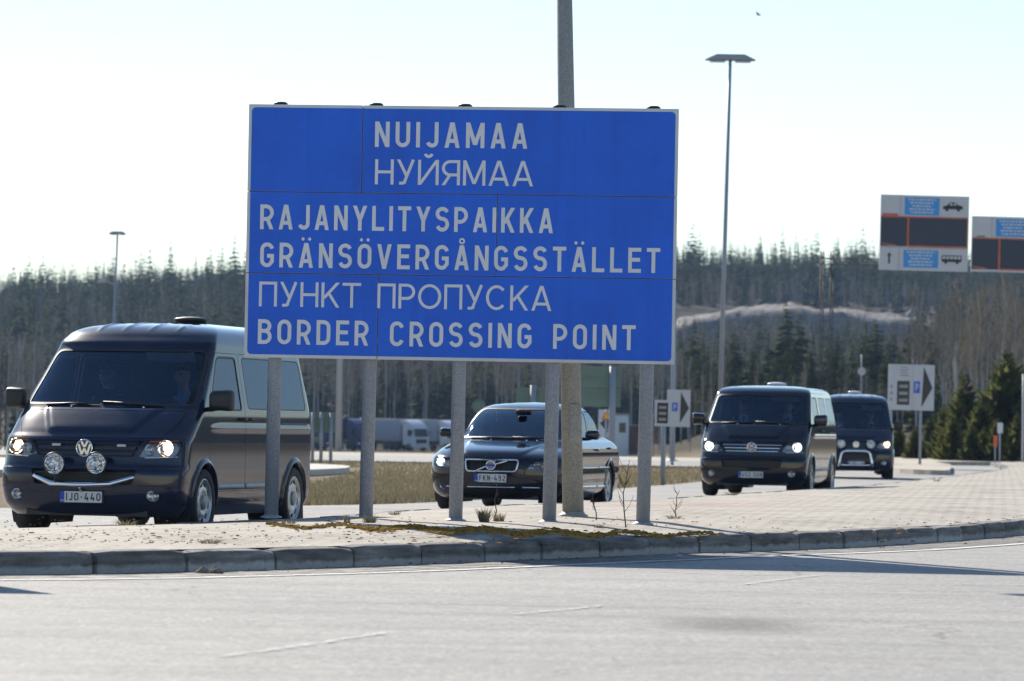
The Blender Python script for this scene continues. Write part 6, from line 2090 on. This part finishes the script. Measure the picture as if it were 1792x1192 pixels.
# bare rock on the slope
def rock():
    xs = np.linspace(1130, 1660, 90); V = []
    D0, rows = 868.0, 26
    rr = np.random.RandomState(4)
    for px in xs:
        x = xat(px, D0); zc = zat(px, float(crest_rock(px)), D0)
        e = min(1, (px - 1130) / 60, (1660 - px) / 60)
        for k in range(rows):
            t = k / (rows - 1)                       # front foot -> crest -> back
            d = D0 - 34 + 64 * t
            g_ = float(terrain(x * d / D0, d)) - 1.5
            up = float(np.interp(t, [0, .06, .12, .2, .30, .45, 1], [0, .62, .86, .95, 1.0, .97, .1]))
            z = g_ + (zc - g_) * up * (.25 + .75 * max(e, 0)) if zc > g_ else g_
            z += .9 * float(hnoise(x, d * 2, .35, 6)) * up + .6 * float(hnoise(x, d, 1.1, 8)) * up
            V.append((x * d / D0, d, z))
    n = len(xs); F = [(i * rows + k, (i + 1) * rows + k, (i + 1) * rows + k + 1, i * rows + k + 1) for i in range(n - 1) for k in range(rows - 1)]
    m, nt, bs = new_mat('granite')
    n1 = noise(nt, .5, 7); c = ramp(nt, n1.outputs[0], [(.3, (.05, .05, .05)), (.5, (.115, .11, .105)), (.75, (.20, .185, .175))]); nt.links.new(c.outputs[0], bs.inputs['Base Color'])
    bs.inputs['Roughness'].default_value = .85; bump(nt, bs, n1.outputs[0], .8, .4)
    me = np_mesh('rock_outcrop', V, F, m, True, 4)
    tag(link(bpy.data.objects.new('rock_outcrop', me)), kind='structure')
rock()
b = MB(); p = at(1604, 553, 862); b.ball((0, 0, 0), (2.3, 1.6, 1.7), 0, 12); o = b.build('boulder', pm('grey_boulder', (.25, .24, .25), .9, var=.3)); o.location = p
tag(o, 'rounded grey boulder sitting on the right end of the pale rock', 'boulder')

# single trees: spruces, bare birches, dark conifers by the road
def trunk_mesh(h, r0, r1, mat, name):
    b = MB(); n = 6
    b.tube([(.02 * math.sin(k * 1.7) * k / n, .015 * math.cos(k * 2.1) * k / n, h * k / n) for k in range(n + 1)], [r0 + (r1 - r0) * k / n for k in range(n + 1)], 6, 0, True)
    return b.mesh(name, mat)
rnd = random.Random(5)
def proto(kind, i):
    if kind == 'spruce':
        V, T = conifer_arrays(rnd, 26, 10, (.8, .95, 1.1, 1.25)[i], .05, w=.36); cr = np_mesh('crown', V, T, LEAF); tr = trunk_mesh(.96, .012, .002, BARK, 'trunk')
    elif kind == 'juniper':
        V, T = conifer_arrays(rnd, 34, 15, (1.55, 1.8, 2.1)[i], .0, .62, .95, w=.22); cr = np_mesh('crown', V, T, LEAF_NEAR); tr = trunk_mesh(.8, .02, .004, BARK, 'trunk')
    else:
        V, T = birch_arrays(rnd, 46, 8, (.15, .19, .23)[i], (.42 if kind == 'tall' else .22), .0028); cr = np_mesh('crown', V, T, TWIG); tr = trunk_mesh(1.0, .010 if kind == 'tall' else .009, .002, BIRCHBARK if kind != 'pine' else BARK, 'trunk')
    return tr, cr
PR = {'spruce': [proto('spruce', i) for i in range(4)], 'juniper': [proto('juniper', i) for i in range(3)], 'birch': [proto('birch', i) for i in range(3)], 'tall': [proto('tall', i) for i in range(3)]}
def tree(kind, name, px, d, top_y, label, cat, group, wf=1.0):
    x = xat(px, d); g0 = float(terrain(x, d)) - .1
    h = zat(px, top_y, d) - g0
    if h < 1.5: return
    o = empty(name, (x, d, g0), rnd.uniform(0, 6.28), label, 'tree', group)
    tr, cr = PR[kind][rnd.randrange(len(PR[kind]))]
    o.scale = (h * wf, h * wf, h)
    for nm, me in (('trunk', tr), ('crown', cr)):
        link(bpy.data.objects.new(nm, me), o)
env = lambda px: np.interp(px, [1180, 1215, 1250, 1285, 1330, 1372, 1400, 1460, 1520, 1560, 1600, 1650, 1700, 1800], [590, 560, 575, 585, 590, 545, 560, 585, 575, 585, 555, 545, 560, 560])
for px, top, d in [(1212, 562, 400), (1228, 600, 380), (1283, 572, 395), (1247, 610, 385), (1320, 596, 390), (1342, 585, 402), (1373, 528, 398), (1398, 548, 405), (1386, 590, 380), (1420, 582, 400), (1448, 600, 392), (1462, 578, 402), (1490, 590, 385), (1512, 566, 396),
                   (1530, 556, 402), (1550, 588, 388), (1562, 570, 400), (1590, 552, 396), (1610, 536, 402), (1626, 548, 390), (1648, 532, 405), (1570, 610, 372), (1500, 622, 370), (1408, 622, 368), (1300, 630, 372), (1268, 616, 376), (1355, 622, 372), (1470, 618, 366), (1540, 630, 360), (1236, 640, 362), (1665, 575, 380), (1690, 540, 400), (1720, 556, 398), (1752, 548, 402), (1780, 560, 390)] + [(1195 + 12.5 * k_ + 7 * math.sin(k_ * 2.3), 628 + 22 * math.sin(k_ * 1.7), 345 + 10 * math.sin(k_)) for k_ in range(32)]:
    tree('spruce', 'spruce_tree', px, d, top, 'dark green spruce on the wooded slope below the pale rock', 'tree', 'spruces on the slope below the rock', rnd.uniform(1.25, 1.75))
for k in range(36):
    px = rnd.uniform(1190, 1580); d = rnd.uniform(300, 372)
    tree('birch', 'bare_birch_tree', px, d, rnd.uniform(618, 690), 'bare pinkish brown birch in the thicket behind the two rear vans', 'tree', 'bare birches behind the rear vans', rnd.uniform(.9, 1.3))
for k in range(46):
    px = 1590 + 225 * rnd.random() ** .8; d = rnd.uniform(215, 330)
    tree('tall' if k % 2 else 'birch', 'bare_birch_tree', px, d, rnd.uniform(486, 575) - (px - 1575) * .06, 'tall bare grey birch with thin pale trunk behind the dark conifers', 'tree', 'tall bare birches at the right', rnd.uniform(.75, 1.05))
for px, top, d in [(1612, 600, 330), (1640, 640, 300), (1668, 610, 335), (1695, 625, 310), (1725, 590, 340), (1745, 640, 300), (1778, 600, 335), (1655, 660, 290), (1710, 560, 350), (1765, 570, 350), (1600, 650, 285), (1625, 585, 345), (1683, 650, 280), (1712, 645, 290), (1735, 615, 320), (1790, 590, 330), (1648, 600, 350), (1755, 655, 280), (1705, 595, 345)]:
    tree('spruce', 'spruce_tree', px, d, top, 'dark green spruce mixed among the tall bare birches at the right', 'tree', 'spruces among the right birches', rnd.uniform(1.1, 1.5))
for px, top, d, lb in [(1602, 742, 168, 0), (1628, 728, 172, 0), (1655, 705, 170, 0), (1688, 648, 166, 1), (1668, 728, 160, 0), (1716, 700, 163, 0), (1735, 672, 172, 0), (1760, 614, 166, 2), (1788, 640, 170, 0), (1812, 650, 164, 0), (1745, 735, 158, 0), (1584, 775, 160, 0), (1572, 735, 175, 0), (1590, 752, 172, 0), (1616, 755, 168, 0), (1576, 758, 165, 0), (1650, 748, 164, 0), (1676, 752, 162, 0), (1722, 748, 160, 0), (1700, 742, 158, 0), (1640, 765, 157, 0), (1780, 720, 157, 0), (1838, 660, 170, 0)]:
    tree('juniper', 'dark_conifer', px, d, top, ('dense dark conifer among the shorter ones at the right road edge', 'pointed dark conifer right of the arrow sign, clearly taller than its left neighbours', 'tallest dark conifer standing near the thin white pole at the right')[lb], 'tree', 'dark conifers along the right road edge', rnd.uniform(.95, 1.2))
for k in range(70):
    px = rnd.uniform(500, 1185); d = rnd.uniform(522, 575)
    tree('tall', 'bare_tree', px, d, rnd.uniform(548, 640), 'tall bare trunk in the wood edge behind the parked lorries', 'tree', 'bare trunks behind the lorries', rnd.uniform(.7, 1.0))
for k in range(70):
    px = rnd.uniform(480, 1185); d = rnd.uniform(545, 585)
    tree('spruce', 'spruce_tree', px, d, rnd.uniform(585, 680), 'dark spruce between bare trunks behind the parked lorries', 'tree', 'spruces behind the lorries', rnd.uniform(.9, 1.3))
for k in range(80):
    px = rnd.uniform(-320, 480); d = rnd.uniform(420, 560)
    tree('birch', 'bare_birch_tree', px, d, rnd.uniform(570, 660) + (20 if px > 250 else 0), 'bare pinkish birch in the hazy thicket behind the slate grey van', 'tree', 'bare birches behind the slate grey van', rnd.uniform(1.0, 1.5))
for px, top in ((38, 595), (80, 612), (120, 640), (300, 560), (350, 552), (400, 548), (230, 580), (270, 560)):
    tree('spruce', 'spruce_tree', px, rnd.uniform(520, 580), top, 'pale green spruce rising from the hazy thicket behind the slate grey van', 'tree', 'spruces behind the slate grey van', rnd.uniform(.9, 1.2))

for k in range(34):
    px = rnd.uniform(1092, 1240) if k < 24 else rnd.uniform(1556, 1680); d = rnd.uniform(205, 300)
    tree('birch', 'bare_shrub', px, d, rnd.uniform(738, 772), 'low bare brown shrub in front of the wood edge', 'shrub', 'bare shrubs at the wood edge', rnd.uniform(1.3, 1.9))

# ------------------------------------------------------------------ dry weeds, moss, litter on the island
def isl(px, py, z=.21):
    h0 = hor(px); d = (CAM_H - z) * F_PX / (py - h0); return Vector((xat(px, d), d, z - .006))
STRAW = mat_leaf('dry_straw', (.19, .155, .105), (.37, .315, .225), .2)
STALK = pm('dry_stalk', (.10, .065, .045), .9, var=.3)
MOSSM = mat_leaf('orange_moss', (.13, .08, .022), (.37, .215, .055), .05)
def tuft(px, py, h, r, n, label, lean=0.0):
    V, T = [], []; rr = random.Random(px)
    for k in range(n):
        a = rr.uniform(0, 6.28); r0 = r * .5 * math.sqrt(rr.random()); l = h * rr.uniform(.45, 1.1); out = r * rr.uniform(.1, 1.0)
        x, y = r0 * math.cos(a), r0 * math.sin(a); w_ = .0035
        i = len(V); b_ = rr.uniform(0, 3.14)
        m_ = (x + math.cos(a) * out * .4 + lean * l * .3, y + math.sin(a) * out * .4, l * .65); e = (x + math.cos(a) * out + lean * l, y + math.sin(a) * out, l * rr.uniform(.7, 1.0))
        V += [(x - w_ * math.cos(b_), y - w_ * math.sin(b_), 0), (x + w_ * math.cos(b_), y + w_ * math.sin(b_), 0), (m_[0] - w_ * .8 * math.cos(b_), m_[1] - w_ * .8 * math.sin(b_), m_[2]), (m_[0] + w_ * .8 * math.cos(b_), m_[1] + w_ * .8 * math.sin(b_), m_[2]), e]
        T += [(i, i + 1, i + 3), (i, i + 3, i + 2), (i + 2, i + 3, i + 4)]
    me = np_mesh('grass_tuft', V, T, STRAW)
    o = link(bpy.data.objects.new('grass_tuft', me)); o.location = isl(px, py); tag(o, label, 'grass tuft', 'dry grass tufts on the paved island')
for a in [(850, 914, .17, .09, 130, 'left of two pale dry grass tufts between the third and fourth sign posts'), (876, 913, .11, .08, 100, 'smaller right tuft of the dry grass pair under the saloon car'), (650, 915, .10, .09, 110, 'dry grass tuft touching the foot of the second sign post'),
          (509, 917, .05, .09, 70, 'flat dry tuft right beside the foot of the first sign post'), (224, 918, .06, .14, 80, 'flat dry tuft below the bumper of the slate grey van'), (370, 950, .045, .13, 70, 'low dark dry clump near the kerb left of the first post'),
          (693, 900, .05, .10, 50, 'small dark tuft between the second and third sign posts, further back'), (1283, 866, .06, .14, 60, 'small dry tuft in front of the low roof van'), (1182, 908, .06, .12, 60, 'dry tuft right of the rightmost sign post'), (1050, 923, .04, .06, 40, 'tiny dry tuft beside the moss between the fourth and fifth posts'),
          (1640, 842, .10, .12, 40, 'tiny tuft on the far right of the paved island'), (610, 916, .10, .05, 30, 'thin pale stalks just left of the second sign post')]: tuft(*a)
def sapling(px, py, h, n, label, spread=.3):
    rr = random.Random(px); o = empty('dry_weed', isl(px, py), 0, label, 'weed', 'leafless weeds on the island')
    b = MB(); P = [Vector((0, 0, 0))]
    for k in range(4): P.append(P[-1] + Vector((rr.uniform(-.03, .035), rr.uniform(-.02, .02), h / 4)))
    b.tube(P, [.007, .006, .005, .004, .002], 5); b.build('stem', STALK, o)
    b = MB()
    for k in range(n):
        q = P[0].lerp(P[-1], rr.uniform(.12, .85)); i = min(3, int(q.z / h * 4)); q = P[i].lerp(P[i + 1], q.z / h * 4 - i)
        a = rr.choice((-1, 1)) * rr.uniform(.4, 1); L = h * spread * rr.uniform(.5, 1.1)
        e = q + Vector((a * L * .6, rr.uniform(-.3, .3) * L, L * rr.uniform(.7, 1.1)))
        b.tube([q, q.lerp(e, .5) + Vector((a * .01, 0, -.005)), e], [.004, .003, .0015], 4)
    b.build('twigs', STALK, o)
sapling(1098, 922, .64, 12, 'tall leafless sapling left of the rightmost sign post')
sapling(1046, 911, .32, 6, 'short leafless weed just right of the tall lamp post foot')
sapling(1186, 906, .30, 7, 'dried umbel weed right of the rightmost sign post', .4)
sapling(866, 912, .42, 3, 'thin straw stalk rising from the grass tuft before the saloon', .2)
# moss: many small cushions in the joints, one uncountable mat
rr = random.Random(3); V, T = [], []
def cushion(x, y, z, r, h):
    i = len(V); n = 7; a0 = rr.random() * 6
    V.append((x, y, z + h))
    for ring, (f, g_) in enumerate(((.6, .75), (1.0, -.1))):
        for k in range(n):
            a = a0 + 6.283 * k / n; q = r * f * rr.uniform(.75, 1.2); V.append((x + q * math.cos(a), y + q * math.sin(a) * .8, z + h * g_))
    for k in range(n):
        l = (k + 1) % n; T.append((i, i + 1 + k, i + 1 + l)); T.append((i + 1 + k, i + 1 + n + k, i + 1 + n + l)); T.append((i + 1 + k, i + 1 + n + l, i + 1 + l))
for k in range(2600):
    px = rr.gauss(820, 210) if rr.random() < .7 else rr.uniform(470, 1260)
    if not 470 < px < 1260: continue
    cy = np.interp(px, [480, 600, 800, 900, 1000, 1150, 1260], [919, 921, 926, 930, 933, 934, 935]) + rr.gauss(0, np.interp(px, [480, 700, 950, 1260], [1.2, 1.9, 2.8, 1.4])) + 3 * math.sin(px * .05)
    p = isl(px, cy, .222); cushion(p.x, p.y, p.z, rr.uniform(.010, .036), rr.uniform(.004, .016))
for k in range(420):
    px = rr.uniform(0, 900) if rr.random() < .7 else rr.uniform(1200, 1792)
    i = rr.randrange(20, nN - 40); q = nearI[i]
    if rr.random() < .6: p = Vector((q.x + rr.gauss(0, .1), q.y + .12 + abs(rr.gauss(0, .35)), .172))
    else: p = isl(px, rr.uniform(925, 950), .222)
    if p.y < 28 or p.y > 60: continue
    cushion(p.x, p.y, p.z - .002, rr.uniform(.008, .03), rr.uniform(.003, .010))
o = link(bpy.data.objects.new('moss', np_mesh('moss', V, T, MOSSM, True))); tag(o, 'orange brown moss growing in the paving joints', None, None, 'stuff')
# dry field grass beyond the cars' road
V, T = [], []
for k in range(34000):
    px = rr.uniform(120, 1260); d = 1 / rr.uniform(1 / 126, 1 / 55); x = xat(px, d)
    xe = np.interp(d, [f[1] for f in fe], [f[0] for f in fe])
    if x > xe - .3 or (x < -3.8 and 78 < d < 109): continue
    h = rr.uniform(.03, .11); a = rr.uniform(-.06, .06); i = len(V)
    V += [(x - .012, d, -.03), (x + .012, d, -.03), (x + a, d + rr.uniform(-.05, .05), h)]; T.append((i, i + 1, i + 2))
o = link(bpy.data.objects.new('dry_grass', np_mesh('dry_grass', V, T, STRAW))); tag(o, 'short dry grass on the field', None, None, 'stuff')
# grit, leaf scraps and small stones lying on the paving and in the gutter
V, T = [], []
for k in range(1500):
    if rr.random() < .6: p = isl(rr.uniform(0, 1792), rr.uniform(905, 962), .222)
    else:
        q = nearP[rr.randrange(10, nN - 50)]; p = Vector((q.x + rr.gauss(0, .2), q.y - abs(rr.gauss(.12, .16)), .006))
    if p.z > .1:
        i_ = min(range(0, nN, 3), key=lambda i: (nearI[i] - Vector((p.x, p.y, 0))).length)
        if p.y < nearI[i_].y + .1: continue
    r_ = rr.uniform(.006, .022); a = rr.random() * 6.28; i = len(V)
    for j in range(4): V.append((p.x + r_ * math.cos(a + j * 1.57) * rr.uniform(.5, 1.3), p.y + r_ * math.sin(a + j * 1.57) * rr.uniform(.5, 1.3), p.z + (.002 if j % 2 else rr.uniform(.006, .014))))
    T += [(i, i + 1, i + 2), (i, i + 2, i + 3)]
GRIT = mat_leaf('dark_leaf_scraps', (.035, .025, .018), (.20, .15, .10), .05)
o = link(bpy.data.objects.new('litter', np_mesh('litter', V, T, GRIT))); tag(o, 'scattered grit and leaf scraps', None, None, 'stuff')
# crushed drink can and a clod against the kerb
p = at(40, 999, 29.1)
b = MB(); Mx = Matrix.Translation((0, 0, .03)) @ Matrix.Rotation(R(90), 4, 'Y') @ Matrix.Rotation(.4, 4, 'X')
b.lathe([(0, -.055), (.022, -.055), (.031, -.045), (.030, -.012)], 14, 0, Mx); b.lathe([(.030, -.012), (.026, .0), (.030, .015)], 14, 1, Mx); b.lathe([(.030, .015), (.029, .04), (.02, .055), (0, .055)], 14, 0, Mx)
o = b.build('crushed_can', [M_['screen'], M_['lwhite']]); o.location = (p.x, p.y, 0); o.rotation_euler = (0, 0, .5); tag(o, 'crushed dark can with a pale band lying against the kerb', 'can')
p = at(366, 998, 29.95)
b = MB()
for k in range(14): b.ball((rr.gauss(0, .06), rr.gauss(0, .03), rr.uniform(-.005, .02)), (rr.uniform(.02, .05), rr.uniform(.02, .04), rr.uniform(.012, .03)), 0, 8)
o = b.build('soil_heap', pm('dry_soil', (.22, .18, .14), 1, var=.3, vscale=30)); o.location = (p.x, p.y, .004); tag(o, 'small heap of dry soil washed against a kerb joint', None, None, 'stuff')

# ------------------------------------------------------------------ air between here and the hills
def haze():
    x0, x1, y0, y1, z0, z1 = -1500, 4200, -160, 4600, -6, 110
    b = MB(); b.box(((x0 + x1) / 2, (y0 + y1) / 2, (z0 + z1) / 2), (x1 - x0, y1 - y0, z1 - z0))
    m = bpy.data.materials.new('haze'); m.use_nodes = True; nt = m.node_tree; nt.nodes.clear()
    out = nt.nodes.new('ShaderNodeOutputMaterial'); v = nt.nodes.new('ShaderNodeVolumePrincipled')
    v.inputs['Color'].default_value = (.46, .66, 1.0, 1); v.inputs['Density'].default_value = HAZE_DENSITY; v.inputs['Anisotropy'].default_value = 0
    nt.links.new(v.outputs[0], out.inputs['Volume'])
    o = b.build('haze', m); tag(o, 'thin bluish haze in the air', None, None, 'stuff')
HAZE_DENSITY = .00012
haze()
